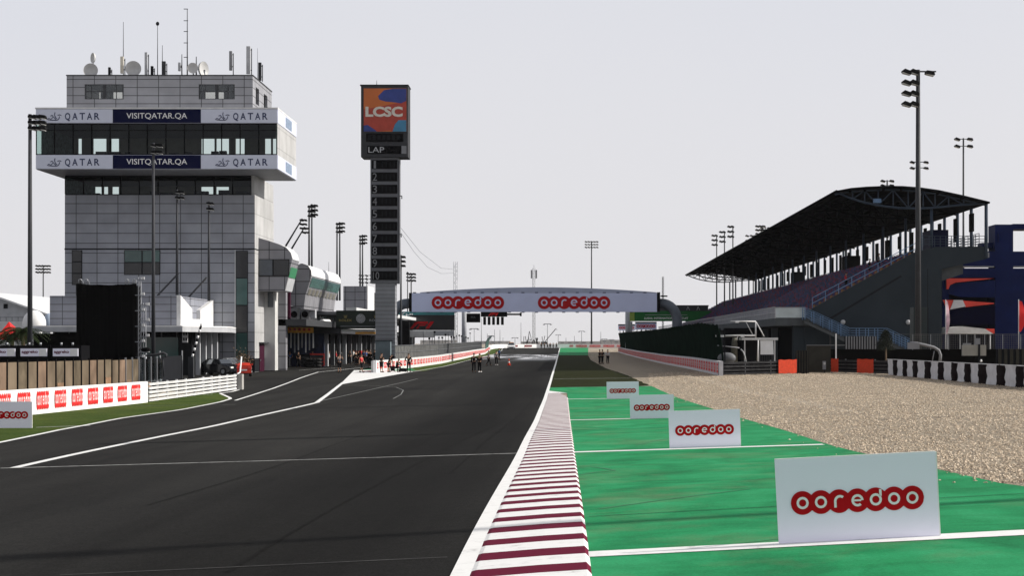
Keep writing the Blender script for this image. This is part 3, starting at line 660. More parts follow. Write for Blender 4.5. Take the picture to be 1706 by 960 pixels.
TB.build('penthouse', 'top_panel', T)
tp('roof', 'dark_grey', lambda b: b.box(XA-.05, XB_+.05, YB-.05, YK+.05, zt1, zt1+.1))
for a, b in wins:
    a, b = XX(a, YB), XX(b, YB); f = MB(); mid = (a+b)/2
    for x in (a, mid-.15, b-.1): f.box(x, x+(.1 if x != mid-.15 else .3), YB+.05, YB+.2, wy0, wy1)
    for z in (wy0, (wy0+wy1)/2, wy1-.06): f.box(a+.1, b-.1, YB+.08, YB+.16, z, z+.07)
    for x in (a+(mid-a)*.33, mid+(b-mid)*.6): f.box(x, x+.05, YB+.06, YB+.18, wy0, wy1)
    w_ = f.build('window', 'dark_grey', T); MB().box(a, b, YB+.1, YB+.13, wy0, wy1).build('pane', 'clear_screen', w_)
TS = MB()
for x in (-45, -42.5, -36, -33): TS.box(x, x+1, 163.5, 164.5, zt0, zt1-.5)
TS.build('equipment', 'dark', T)
# --- rooftop gear, each its own thing
zr = zt1+.1
def on_roof(px, Y=162): return XX(px, Y), Y
def dish(px, py, r_px, Y, yaw, label, back=True, post=True):
    x, z = XX(px, Y), ZZ(py, Y); r = r_px*Y/F
    t = thing('satellite_dish', label, 'dish', (x, Y, zr), 'satellite dishes on the tower roof'); b = MB(); n = 20; m = 6
    for j in range(m):
        for i in range(n):
            a0, a1 = 2*pi*i/n, 2*pi*(i+1)/n; r0, r1 = r*j/m, r*(j+1)/m
            b.add([(rr*cos(a), -.28*r*(rr/r)**2+.28*r, rr*sin(a)) for rr, a in ((r0,a0),(r0,a1),(r1,a1),(r1,a0))], [[0,1,2,3]], 0, True)
    b.cyl((0, -.0, 0), (0, .3*r, 0), r, r*.9, n, 0, False); b.cyl((0,.3*r,0), (0,.34*r,0), r*.9, r*.5, n)
    b.xform(Matrix.Translation((x, Y, z)) @ Matrix.Rotation(yaw, 4, 'Z')); b.build('reflector', 'dish', t)
    if post: MB().cyl((x, Y+.3, zr), (x, Y+.3, z), .07, n=8).build('post', 'galv', t)
    return t
dish(151, 117, 12, 162, .1, 'grey round dish low at the left end of the tower roof')
dish(154, 96, 8.5, 163, -.9, 'small dark dish turned sideways high above the left end of the tower roof')
dish(222, 114, 13, 162, .15, 'large round dish in the left half of the tower roof beside a whip mast')
dish(321, 113, 9, 161.6, .1, 'small round dish overlapping a sunlit dish on the tower roof')
dish(340, 115, 13, 163.5, 1.15, 'bright sunlit dish behind the small round dish on the tower roof')
def panel_ant(px, py0, py1, w, label, m='light_grey', Y=162):
    x = XX(px, Y); t = thing('panel_antenna', label, 'antenna', (x, Y, zr), 'panel antennas on the tower roof'); ww = w*Y/F/2
    MB().box(x-ww, x+ww, Y-.15, Y+.1, ZZ(py1, Y), ZZ(py0, Y)).build('panel', m, t)
    MB().cyl((x+ww+.08, Y+.15, zr), (x+ww+.08, Y+.15, ZZ(py0+3, Y)), .05, n=6).build('post', 'dark_grey', t)
    b = MB(); [b.box(x-.02, x+ww+.1, Y+.1, Y+.17, ZZ(p, Y), ZZ(p, Y)+.08) for p in (py0+6, py1-6)]; b.build('bracket', 'dark', t)
panel_ant(203.5, 94, 122, 5, 'tan panel antenna below the whip mast left of centre on the tower roof', 'cream')
panel_ant(243.5, 87, 124, 4, 'slim pale panel antenna right of the large dish on the tower roof')
panel_ant(273, 102, 125, 6, 'short dark panel antenna near the middle of the tower roof', 'dark_grey')
panel_ant(384.5, 85, 117, 4.5, 'grey panel antenna on a bent post right of the sunlit dish', 'grey')
panel_ant(414, 77, 123, 6.5, 'tallest pale panel antenna near the right end of the tower roof')
panel_ant(433, 104, 134, 5, 'dark pair of panels at the right corner of the tower roof', 'dark_grey', 165)
panel_ant(182.5, 112, 126, 3.5, 'stubby dark antenna left of the tan panel on the tower roof', 'dark')
panel_ant(299, 104, 118, 3.5, 'tiny pale panel antenna left of the ladder mast on the tower roof', 'light_grey')
panel_ant(253.5, 110, 125, 4, 'short dark box antenna on a hooked post beside the slim pale panel', 'dark')
def whip(px, py, label, rungs=(), r=.035, top=False, Y=162, side=0):
    x = XX(px, Y); t = thing('whip_mast', label, 'mast', (x, Y, zr), 'thin masts on the tower roof')
    MB().cyl((x, Y, zr), (x, Y, ZZ(py, Y)), r*1.4, r*.7, 6).build('pole', 'dark_grey', t)
    for p in rungs: MB().box(x-.34, x+.06, Y-.03, Y+.03, ZZ(p, Y)-.03, ZZ(p, Y)+.03).build('rung', 'dark', t)
    if top: MB().ell((x, Y, ZZ(py, Y)), .17, .17, .2, 8, 6).build('finial', 'dark', t)
whip(205.5, 36, 'tall whip mast rising from the tan panel antenna on the tower roof')
whip(262.5, 39, 'thin mast with a dark knob on top on the tower roof', top=True)
whip(270.5, 75, 'shorter mast with a small ball tip beside the knob mast', top=False)
whip(312, 14, 'tallest mast with short side rungs on the tower roof', (14.5, 34, 52, 71, 95), .05)
whip(303, 90, 'short dark mast just left of the tall rung mast', r=.05)
whip(429, 80, 'faint thin aerial at the right corner of the tower roof', r=.02, Y=164)
whip(327, 94, 'hooked post behind the small round dish', r=.06)
# ================================================================ ANNEX in front of the tower
YA = 147.0; gA = gz(-40, 147)
AX0, AX1 = XX(83, YA), XX(300, YA)
A = thing('annex_building', 'low grey panelled building with a notched white end wall in front of the tower', 'building', ((AX0+AX1)/2, 150, gA))
zc1 = ZZ(545, YA)
MB().box(AX0, AX1-.3, YA, 160.7, zc1, ZZ(493, YA)).build('wall', 'annex_panel', A)
vp = [(147, zc1), (147, ZZ(492, 147)), (151.6, ZZ(515, 151.6)), (151.6, ZZ(532, 151.6)), (155, ZZ(532, 155)), (155, ZZ(517, 155)), (160.9, ZZ(500, 160.9)), (160.9, zc1)]
MB().prism(vp, lambda y, z: (AX1-.3, y, z), lambda y, z: (AX1+.05, y, z)).build('end_wall', 'offwhite_panel' if 'offwhite_panel' in MATS else 'offwhite', A)
MB().box(AX1+.05-1.2, AX1-.32, 151.7, 156, ZZ(540, 152), ZZ(516, 152)).build('recess', 'dark_grey', A)
cy0, cy1 = 143.5, 160.8; cx1 = XX(382, 152)
cp = [(XX(55, cy0), cy0), (AX1+1, cy0), (cx1, 150.5), (cx1, 153), (AX1+2.2, cy1), (XX(55, cy0), cy1)]
MB().prism(cp, lambda x, y: (x, y, zc1-.45), lambda x, y: (x, y, zc1-.02)).build('canopy', 'light_grey', A)
MB().prism([(x*.999, y) for x, y in cp], lambda x, y: (x, y, zc1-.02), lambda x, y: (x-.05, y+.02, zc1+.08)).build('canopy_top', 'offwhite', A)
gx0 = XX(83, YA)
MB().box(gx0, AX1+.8, 148, 160, gA-.2, zc1-.45).build('ground_floor', 'dark', A)
fw = MB()
for i in range(9): x = gx0+i*(AX1+.8-gx0)/9; fw.box(x, x+.1, 147.9, 148, gA, zc1-.45)
fw.build('mullions', 'grey', A)
MB().box(XX(237, 147.9), XX(297, 147.9), 147.85, 147.93, gA+.2, zc1-.9).build('window', 'green_pane', A)
for y in (149, 151.5, 154, 156.5): MB().box(AX1+.9, AX1+1.3, y, y+.35, gA-.1, zc1-.46).build('column', 'light_grey', A)
MB().box(AX1+.801, AX1+.85, 149, 159, gA, zc1-.9).build('window', 'dark_glass', A)
pl = MB().box(XX(304, 146), XX(313, 146), 145.9, 146, ZZ(571, 146), ZZ(551, 146)).build('hanging_sign', 'offwhite', A)
for p, q in ((0,0),(0,1),(1,0),(1,1)): MB().box(XX(305.3+p*4, 145.9), XX(307.6+p*4, 145.9), 145.86, 145.9, ZZ(559+q*9, 146), ZZ(554+q*9, 146)).build('mark', 'dark', pl)
# lower dark wing on the left under the same canopy
# ================================================================ white hall, domes, tent, palm at far left
Yh = 210
H = thing('white_hall', 'white pitched-roof hall with one small dark window at the far left', 'building', (XX(0, Yh), Yh, gz(-60, Yh)))
hz = gz(-60, Yh)
hp = [(XX(-120, Yh), hz), (XX(-120, Yh), ZZ(520, Yh)), (XX(-20, Yh), ZZ(490, Yh)), (XX(84, Yh), ZZ(527, Yh)), (XX(84, Yh), hz)]
MB().prism(hp, lambda x, z: (x, Yh, z), lambda x, z: (x, Yh+45, z)).build('wall', 'light_grey', H)
MB().prism([(XX(-22, Yh), ZZ(489.5, Yh)), (XX(90, Yh), ZZ(529, Yh)), (XX(90, Yh), ZZ(526, Yh)), (XX(-22, Yh), ZZ(486.5, Yh))], lambda x, z: (x, Yh-.6, z), lambda x, z: (x+0, Yh+46, z)).build('roof', 'roof_white', H)
MB().box(XX(6, Yh), XX(13, Yh), Yh-.06, Yh-.003, ZZ(514.5, Yh), ZZ(506.5, Yh)).build('window', 'dark', H)
fb = MB()
for i in range(10): fb.box(XX(-10+i*10, Yh-3), XX(-9.4+i*10, Yh-3), Yh-3.05, Yh-3, ZZ(536, Yh), ZZ(529, Yh))
fb.box(XX(-12, Yh-3), XX(84, Yh-3), Yh-3.05, Yh-3, ZZ(530, Yh), ZZ(529.2, Yh)); tag(fb.build('roof_railing', 'dark_grey'), 'thin railing along the terrace before the white hall', 'railing')
tag(MB().box(XX(-40, 205), XX(66, 205), 205, 206, hz, ZZ(536, 205)).build('white_screen_wall', 'offwhite'), 'plain white terrace wall below the white hall', 'wall')
for i, (a, b, w, h, lb) in enumerate(((57, 532, 19, 15, 'large white inflated dome right of the left light mast foot'), (83, 533, 12, 11, 'smaller pale dome half hidden behind the annex corner'))):
    Yd = 190+i*6; k = Yd/F; tag(MB().ell((XX(a, Yd), Yd, ZZ(b+8, Yd)), w*k, w*k, (h+8)*k, 20, 10, 0, -.2).build('storage_dome', 'white_paint' if i == 0 else 'blue_white'), lb, 'dome', 'white domes') if (MATS.get('blue_white') or mat('blue_white', (.4,.48,.6), .5)) else 0
Yt = 175
tt = thing('peaked_tent', 'red and white peaked tent behind the palm at far left', 'tent', (XX(15, Yt), Yt, gz(-50, Yt)))
k = Yt/F; apex = V(15, 536, Yt); b4 = [V(2, 566, Yt)+Vector((0,-2,0)), V(34, 566, Yt)+Vector((0,-2,0)), V(34, 566, Yt)+Vector((0,3,0)), V(2, 566, Yt)+Vector((0,3,0))]
MB().add([apex]+b4, [[0,1,2],[0,2,3],[0,3,4],[0,4,1]]).build('canopy', 'ad_red', tt)
for p in b4: MB().cyl(p, (p.x, p.y, gz(-50, Yt)), .06, n=6).build('leg', 'light_grey', tt)
def palm(px, py, Y, label, s=1.0):
    x = XX(px, Y); g0 = gz(x, Y); zt = ZZ(py, Y); t = thing('palm_tree', label, 'tree', (x, Y, g0)); rnd = random.Random(int(px))
    MB().tube([(x, Y, g0), (x+.05, Y, (g0+zt)/2), (x, Y, zt)], [.22, .17, .15], 8).build('trunk', 'trunk_brown', t)
    b = MB()
    for i in range(60):
        a = rnd.uniform(0, 2*pi); L_ = rnd.uniform(1.3, 2.2)*s; up = rnd.uniform(.0, 1.1); pts = []
        for j in range(7): q = j/6; pts.append(Vector((x+cos(a)*L_*q, Y+sin(a)*L_*q, zt+up*L_*q*.8-L_*.75*q*q)))
        side = Vector((-sin(a), cos(a), 0))
        for j in range(1, 7):
            p = pts[j]
            for k_ in range(3):
                pp = pts[j-1].lerp(p, k_/3)
                for sg in (-1, 1):
                    e = pp+side*sg*.38*s*sin(pi*min(.95, (j+k_/3)/7))+Vector((0,0,-.14)); d = (pts[j]-pts[j-1])*.22
                    b.add([pp, pp+d, e+d*.6], [[0,1,2]])
    b.build('crown', 'palm_green', t)
palm(20, 560, 136, 'small dark palm in front of the red peaked tent'); palm(38, 553, 133, 'dark feathery palm just left of the left light mast')
# ================================================================ big black screen on truss
YS_ = 127.0; gs = gz(-34, 127)
B = thing('screen_tower', 'tall black-draped screen back standing behind the paddock fence', 'screen', ((XX(128, YS_)+XX(228, YS_))/2, YS_, gs))
a, b = XX(128, YS_), XX(228, YS_)
dr = MB(); n = 40
top = []
for i in range(n+1):
    x = a+(b-a)*i/n; sag = .06*sin(i*.5)+.05*random.random(); top.append((x, .05*sin(i*1.3)+.04*random.random(), ZZ(473, YS_)-.1*sin(pi*i/n)+sag*.3))
vs = []
for x, dy, z in top: vs += [(x, YS_-.15+dy, z), (x, YS_-.15+dy*1.2, gs+1.6)]
dr.add(vs, [[2*i+1, 2*i+3, 2*i+2, 2*i] for i in range(n)], 0, True); dr.build('drape', 'black_cloth', B)
MB().box(a, b, YS_, YS_+1.1, gs+1.2, ZZ(474, YS_)-.1).build('housing', 'black', B)
for x in (a+.15, b-.45):
    tr = MB()
    for dx in (0, .35):
        for dy in (1.2, 1.6): tr.cyl((x+dx, YS_+dy, gs), (x+dx, YS_+dy, ZZ(468, YS_)), .03, n=6)
    for j in range(16): z = gs+j*.45; tr.obox((x, YS_+1.2, z), (x+.35, YS_+1.6, z+.45), .025, .025); tr.obox((x+.35, YS_+1.2, z), (x, YS_+1.2, z+.45), .025, .025)
    tr.build('truss', 'galv', B)
for x in (a+.1, a+.55, b-.9, b-.35):
    MB().tube([(x, YS_+.2, ZZ(474, YS_)), (x, YS_+.2, ZZ(466, YS_)), (x+.1, YS_+.2, ZZ(465, YS_)), (x+.2, YS_+.3, ZZ(467, YS_)), (x+.2, YS_+.3, ZZ(474, YS_))], .04, 6).build('lifting_ring', 'steel', B)
# antenna truss right of the screen
Ym = 124
for px, top_, lb in ((233, 462, 'thin equipment mast with small lamps beside the black screen'), (241, 505, 'shorter equipment mast at the right edge of the black screen')):
    x = XX(px, Ym); t = thing('equipment_mast', lb, 'mast', (x, Ym, gz(x, Ym))); g0 = gz(x, Ym); m_ = MB()
    for dx in (-.09, .09): m_.cyl((x+dx, Ym, g0), (x+dx, Ym, ZZ(top_, Ym)), .025, n=6)
    zz = g0
    while zz < ZZ(top_, Ym)-.4: m_.obox((x-.09, Ym, zz), (x+.09, Ym, zz+.35), .018, .018); zz += .35
    m_.build('pole', 'light_grey', t)
    for p in range(top_+4, 600, 26): MB().box(x-.35, x+.35, Ym-.04, Ym+.04, ZZ(p, Ym)-.03, ZZ(p, Ym)+.03).build('crossbar', 'galv', t); MB().box(x+.18, x+.36, Ym-.15, Ym-.05, ZZ(p, Ym), ZZ(p, Ym)+.2).build('lamp', 'offwhite', t)
# generators with lettered white panels
Yg = 118.0
for i, (a, b, c0) in enumerate(((-22, 25, 0), (34, 78, 0), (88, 130, 0))):
    xa, xb = XX(a, Yg), XX(b, Yg); g0 = gz(xa, Yg)
    t = thing('generator', ['dark generator with its white lettered panel cut by the left picture edge', 'dark generator whose white lettered panel is crossed by the left light mast', 'dark generator with a white lettered panel just left of the black screen'][i], 'generator', ((xa+xb)/2, Yg, g0), 'dark generators behind the paddock fence')
    MB().box(xa-.15, xb+.2, Yg+.1, Yg+2.2, g0, ZZ(576, Yg)).build('housing', 'black', t)
    p_ = MB().box(xa, xb, Yg, Yg+.1, ZZ(594, Yg), ZZ(581, Yg)).build('panel', 'board_white', t)
    MB().box(XX(b-13, Yg), xb-.02, Yg-.02, Yg-.003, ZZ(593.5, Yg), ZZ(581.5, Yg)).build('panel_insert', 'white_paint', p_)
    text_part('lettering', 'aggreko', ((XX((a+b-13)/2, Yg)), Yg-.005, ZZ(587, Yg)), XX(b-15, Yg)-XX(a+2, Yg), .27, 'lettering_purple' if 'lettering_purple' in MATS else mat('lettering_purple', (.12,.02,.05), .5).name, p_, depth=.008, bold=.03)
    for q in (0.3, 1.1): MB().cyl((xa+q, Yg+1, ZZ(576, Yg)), (xa+q, Yg+1, ZZ(571, Yg)), .08, n=8).build('exhaust', 'steel', t)
tag(MB().box(XX(-60, 121), XX(250, 121), 121.5, 122, gz(-36, 121), ZZ(596, 121)).build('dark_site_fence', 'black_cloth'), 'low black screen fence behind the generators', 'fence')
tag(MB().box(XX(57, 140), XX(128, 140), 139.8, 140, gz(-36, 140), ZZ(556, 140)).build('dark_hoarding', 'black_cloth'), 'dark hoarding under the annex canopy at far left', 'fence')
# translucent debris fence with posts
mat('tan_b', (.11,.088,.062), .9, var=.5, scale=1.1, spec=.05); mat('tan_c', (.15,.105,.075), .9, var=.45, scale=.8, spec=.05)
def fence_panels():
    pts = [(0, 600, 655), (60, 598, 650), (120, 597.5, 643), (190, 596, 634), (236, 593, 628)]
    t = thing('debris_fence', 'brown translucent paddock fence of upright panels above the white barrier', 'fence', (-24.5, 80, gz(-24, 80)))
    n = 28; ya = 62.0; yb = 99.5
    fx = lambda y: -24.2+(y-62)/37*.5
    for i in range(n):
        y0 = ya+(yb-ya)*i/n; y1 = ya+(yb-ya)*(i+1)/n; g0 = gz(-24, y0)
        h = 2.15 if i < 20 else 2.1
        MB().box(fx(y0)-.03, fx(y0)+.0, y0+.05, y1-.05, g0+.05, g0+h).build('panel', ('tan', 'tan_b', 'tan', 'tan_c')[i % 4 if i < 14 else (i*7) % 4] if i < 24 else 'clear_screen', t)
        MB().box(fx(y0)-.05, fx(y0)+.03, y0-.045, y0+.045, g0, g0+h+.12).build('post', 'black' if i < 22 else 'galv', t)
        if i % 3 == 1: MB().box(fx(y0)+.002, fx(y0)+.02, y0+.2, y1-.15, g0+.3+.1*(i%4), g0+.75+.12*(i%5)).build('stain', 'tan_dark' if 'tan_dark' in MATS else mat('tan_dark', (.2,.12,.07), .9, var=.5, scale=2).name, t)
fence_panels()
# white advertising barrier, left verge
def adwall(name, label, cat, xf, ya, yb, h, th, face, period, lw, lh, mwall, mred, y_first=None, step=4.0, off=0, base='ink_none', group=None, cz=.5, wmat='white_paint', cap=None):
    ym = (ya+yb)/2; t = thing(name, label, cat, (xf(ym), ym, gz(xf(ym), ym)), group)
    ys = frange(ya, yb, step); sgn = 1 if face == '+X' else -1; b = MB()
    for y0, y1 in zip(ys, ys[1:]):
        x0, x1 = xf(y0), xf(y1); g0, g1 = gz(x0, y0)-.1, gz(x1, y1)-.1
        v = [(x0, y0, g0), (x1, y1, g1), (x1-sgn*th, y1, g1), (x0-sgn*th, y0, g0)]; v += [(x, y, z+h+.1) for x, y, z in v]
        b.add(v, [[0,1,5,4],[1,2,6,5],[2,3,7,6],[3,0,4,7],[4,5,6,7]] if sgn < 0 else [[1,0,4,5],[2,1,5,6],[3,2,6,7],[0,3,7,4],[7,6,5,4]])
    b.build('panel', mwall, t)
    if lw:
        base_ = None; y = y_first or ya+period*.5; k = 0
        while y < yb-lw/2 and k < 100:
            x = xf(y); dx = xf(y+.5)-xf(y-.5); ang = atan2(1, dx)  # direction of wall
            rz = ang if sgn > 0 else ang+pi
            if base_ is None: base_ = logo_mesh(lw, lh, n=14, sp=1.65).build('logo', [mred, wmat], t); o = base_
            else: o = base_.copy(); COL.objects.link(o); o.parent = t
            o.location = Vector((x+sgn*.015, y, gz(x, y)+h*cz))-t.location; o.rotation_euler = (0, 0, rz)
            if base_ is o: 
                me = o.data
                for v in me.vertices: v.co += t.location
            y += period; k += 1
    return t
adwall('advertising_barrier', 'white barrier with a row of red round-letter logos along the left verge', 'barrier', LWX, 60, 85.8, 1.06, .25, '+X', 2.08, 1.42, .80, 'white_paint', 'ad_red', y_first=63.1, cz=.53)
def guard(name, label, pts, h, rails, m, posts='galv', cat='guardrail', rt=.055, gap=None):
    c = pts[len(pts)//2]; t = thing(name, label, cat, (c[0], c[1], gz(*c)))
    for j in range(rails):
        z0 = h*(j+.5)/rails; b = MB()
        for a, q in zip(pts, pts[1:]):
            for zz in (-h/rails*.22, h/rails*.1): b.obox((a[0], a[1], gz(*a)+z0+zz), (q[0], q[1], gz(*q)+z0+zz), .07, h/rails*.27)
        b.build('rail', m, t)
    for a, q in zip(pts, pts[1:]):
        L_ = Vector((q[0]-a[0], q[1]-a[1])).length; k = max(1, int(L_/2))
        nx, ny = (q[1]-a[1])/L_, -(q[0]-a[0])/L_
        for i in range(k+1):
            x = a[0]+(q[0]-a[0])*i/k; y = a[1]+(q[1]-a[1])*i/k; x2 = x-.1*nx*(1 if nx > 0 else 1); y2 = y+.1*abs(ny)
            MB().box(x2-.05, x2+.05, y2-.05, y2+.05, gz(x, y)-.1, gz(x, y)+h).build('post', posts, t)
    return t
guard('guardrail', 'white horizontal-rail barrier continuing from the white advertising barrier', [(LWX(86), 86), (LWX(96), 96), (LWX(106.5), 106.5)], 1.02, 5, 'offwhite', 'white')
# low stand-up board at far left
def board(px0, px1, pyb0, pyb1, h, label, Y=None, thick=.035, lw=.83, yoff=0, cz=.47, cx=0):
    a = G(px0, pyb0); b = G(px1, pyb1)
    if Y: a = (XX(px0, Y), Y); b = (XX(px1, Y), Y)
    b = (b[0], a[1]); Y0 = a[1]; ga, gb = gz(*a)-.02, gz(*b)-.02; w = b[0]-a[0]; tilt = atan2(gb-ga, w)
    cxw = (a[0]+b[0])/2; t = thing('advertising_board', label, 'board', (cxw, Y0, (ga+gb)/2), 'white logo boards standing along the run-off')
    L_ = sqrt(w*w+(gb-ga)**2)
    bm = MB().box(-L_/2, L_/2, 0, thick, 0, h); R = Matrix.Translation((cxw, Y0, (ga+gb)/2)) @ Matrix.Rotation(-tilt, 4, 'Y')
    bm.xform(R); p = bm.build('panel', 'board_white', t)
    ed = MB().box(L_/2, L_/2+.012, .0, thick, 0, h); ed.box(-L_/2, L_/2, .002, thick-.002, h, h+.008); ed.xform(R); ed.build('edging', 'white_paint', p)
    lo = logo_mesh(L_*lw, L_*lw/5.6, y=-.002, dz=.004, c=(cx*L_, h*cz), n=26); lo.xform(R); lo.build('logo', ['logo_red', 'white_paint'], p)
    for sx in (-.3, .3):
        f = MB().obox((sx*L_, thick+.01, h*.8), (sx*L_, thick+.5, .01), .04, .03); f.box(sx*L_-.02, sx*L_+.02, thick, thick+.5, 0, .02); f.xform(R); f.build('prop', 'galv', t)
    return t
Yb = YB1
board(1298, 1563, 903, 888.5, .80, 'largest white logo board, standing nearest on the green run-off')
board(1115.5, 1233, 746, 742, .80, 'second nearest white logo board on the green run-off')
board(1050, 1123, 697.5, 696, .80, 'third white logo board on the green run-off, before the farthest one')
board(1011, 1064, 664.5, 663.5, .84, 'smallest and farthest white logo board on the green run-off')
board(-30, 60, 713, 712, .92, 'white logo board on the left grass verge cut by the picture edge', lw=.86, cz=.5)
# ================================================================ light masts
def mast(label, px, Y, pytop, r=.25, tiers=3, span=1.6, offs=(-1, 1), lamp=.42, gap=.75, side=0, baseZ=None, lean=0, extra=None, name='light_mast', X=None, H=None, lampy=0):
    x = XX(px, Y) if X is None else X; g0 = gz(x, Y) if baseZ is None else baseZ; zt = ZZ(pytop, Y) if H is None else g0+H
    t = thing(name, label, 'light mast', (x, Y, g0), 'floodlight masts around the circuit'); dx = lean*(zt-g0)
    MB().cyl((x, Y, g0-.1), (x+dx, Y, zt), r, r*.62, 12).build('pole', 'pole', t)
    lamp0 = None; bar0 = None
    for k in range(tiers):
        z = zt-.15-k*gap
        if bar0 is None:
            bb = MB(); lo = min(offs)*span/2 if min(offs) < 0 else 0; hi = max(offs)*span/2 if max(offs) > 0 else 0
            bb.box(x+dx+lo-.1+side, x+dx+hi+.1+side, Y-.06, Y+.06, z-.05, z+.05); bar0 = bb.build('crossarm', 'lamp_black', t)
        else: c = bar0.copy(); COL.objects.link(c); c.parent = t; c.location = bar0.location+Vector((0,0,-k*gap))
        for o in offs:
            if lamp0 is None:
                L0 = MB(); s = lamp
                L0.prism([(-.5*s,.32*s),(.35*s,.42*s),(.62*s,.1*s),(.6*s,-.05*s),(-.55*s,-.16*s),(-.6*s,.1*s)], lambda a, b: (a, -.42*s, b), lambda a, b: (a, .42*s, b), 0)
                L0.box(-.5*s, .52*s, -.36*s, .36*s, -.2*s, -.06*s, 1)
                L0.v = [v+Vector(t.location) for v in L0.v]; lamp0 = L0.build('floodlight', ['lamp_black', 'lamp_glass'], t); c = lamp0
            else: c = lamp0.copy(); COL.objects.link(c); c.parent = t
            c.location = Vector((dx+o*span/2+side, -.1-lampy, z-g0-.12)); c.rotation_euler = (0, .25*(1 if o > 0 else -1)+ .0, 0 if o > 0 else pi)
    return t
mast('left light mast with stacked lamps rising behind the paddock fence', 50, 125, 190, .2, 3, 1.0, (0.4, 1.1, 1.9), .5, .42)
mast('light mast crossing the tower shaft in front of the annex', 255.5, 138, 238, .17, 2, .9, (0.1, .9, 1.3), .42, .55)
mast('light mast braced to the tower above the annex roof, left of a similar shorter one', 295, 148.5, 316, .13, 2, .8, (0.2, 1.1), .4, .5, baseZ=ZZ(490, 148.5))
mast('shortest light mast braced to the tower above the notched wall', 348, 152.5, 335, .13, 2, .6, (0.1, .8), .4, .5, baseZ=ZZ(500, 152.5))
for (a, b, c, d, lb) in ((297, 456, 262, 493, 'left'), (344, 463, 310, 500, 'right')):
    tag(MB().obox(V(a, b, 150), V(c, d, 155), .12, .12).build('mast_brace', 'pole'), 'slanted steel brace behind the %s light mast on the annex roof' % lb, 'brace', 'mast braces on the annex roof')
mast('small many-lamp mast far behind the white hall', 72, 420, 442, .2, 3, 3.0, (-1, -.5, 0, .5, 1), .7, .8)
def pit_mast(px, Y, py, lb, base=440, two=True):
    mast(lb, px, Y, py, .16, 3, 1.1, (.2, 1.0), .5, .6, baseZ=ZZ(base+60, Y))
pit_mast(515, 217, 342, 'front pole of the first pair of light masts on the pit building'); pit_mast(519.5, 224, 340, 'rear pole of the first pair of light masts on the pit building')
pit_mast(561.5, 250, 371, 'front pole of the second pair of light masts on the pit building'); pit_mast(566, 258, 370, 'rear pole of the second pair of light masts on the pit building')
pit_mast(600, 280, 392, 'front pole of the third pair of light masts on the pit building'); pit_mast(604, 288, 391, 'rear pole of the third pair of light masts on the pit building')
mast('lower leaning light mast over the pit building', 474, 205, 364, .12, 3, .8, (-.2, .9), .42, .5, baseZ=ZZ(412, 205), lean=.62)
mast('upper leaning light mast over the pit building', 483, 208, 378, .12, 2, .8, (-.2, .9), .42, .5, baseZ=ZZ(418, 208), lean=.62)
mast('dark light mast immediately right of the lap board', 668, 190, 425, .14, 3, .7, (.3, .9), .4, .5)
mast('short pole with a lamp rack right of the lap board', 679, 300, 453, .12, 1, .4, (.1,), .4, .5)
mast('lamp rack mast between the lap board and the sponsor bridge', 685, 310, 455, .16, 3, 1.4, (-.8, 0, .8), .6, .6)
mast('distant mast with three lamp rows left of the lap board', 611, 420, 458, .12, 3, 2.2, (-1, 0, 1), .6, .9)
mast('second distant mast with lamp rows left of the lap board', 605, 430, 458, .12, 3, 1.6, (-1, 1), .6, .9)
mast('tall lone mast behind the centre of the sponsor bridge', 985.5, 540, 402, .28, 3, 3.6, (-1, -.5, 0, .5, 1), .7, .9)
mm_ = mast('main light mast in front of the grandstand', 1529.5, 141, 116, .27, 4, 2.0, (-1.0, -.35), .66, .9)
for q in [c for c in mm_.children if c.name.startswith('floodlight')][:1]: c = q.copy(); COL.objects.link(c); c.parent = mm_; c.location = q.location+Vector((1.95, 0, -.1)); c.rotation_euler = (0, .25, 0)
zt_m = ZZ(116, 141); MB().box(XX(1529.5, 141), XX(1529.5, 141)+1.5, 140.9, 141.05, zt_m-.2, zt_m-.1).build('crossarm', 'lamp_black', mm_)
mast('rear mast whose lamps show either side of the main light mast', 1531, 230, 268, .2, 2, 1.9, (-1, 1), .55, .8)
mast('right light mast rising beyond the grandstand roof', 1605, 262, 230, .2, 2, 2.0, (-1, 1), .75, 1.1)
mast('lamp cluster peeking over the highest part of the grandstand roof', 1478, 300, 300, .2, 2, 1.6, (-1, 1), .7, .8)
mast('first of three slim masts at the far end of the grandstand', 1194, 330, 391, .16, 3, 1.4, (-1, -.2), .6, .9)
mast('middle of three slim masts at the far end of the grandstand', 1207, 318, 385, .16, 3, 1.4, (-1, -.2), .6, .9)
mast('third and tallest of three slim masts at the far end of the grandstand', 1221, 306, 376, .16, 3, 1.4, (-1, -.2), .6, .9)
mast('dense lamp rack behind the grandstand roof edge', 1269, 400, 376, .2, 4, 2.2, (-1, -.3, .4), .8, .9)
mast('low wide lamp rack behind the grandstand roof edge', 1255, 450, 392, .2, 2, 3.4, (-1, -.3, .4, 1), .8, 1.3)
mast('pale lamp rack right of the dense rack behind the grandstand', 1275, 470, 379, .2, 3, 2, (-1, 1), .8, 1.3)
for Ym_, nm_ in ((21.6, 'nearest to the camera'), (51, 'second from the camera'), (81, 'third from the camera'), (111, 'fourth from the camera')):
    mast('trackside light mast beyond the right picture edge, '+nm_, 0, Ym_, 0, .24, 5, 3.0, (-1.0, -.45, .1), .75, .95, X=35 if Ym_ < 100 else 34, H=27)
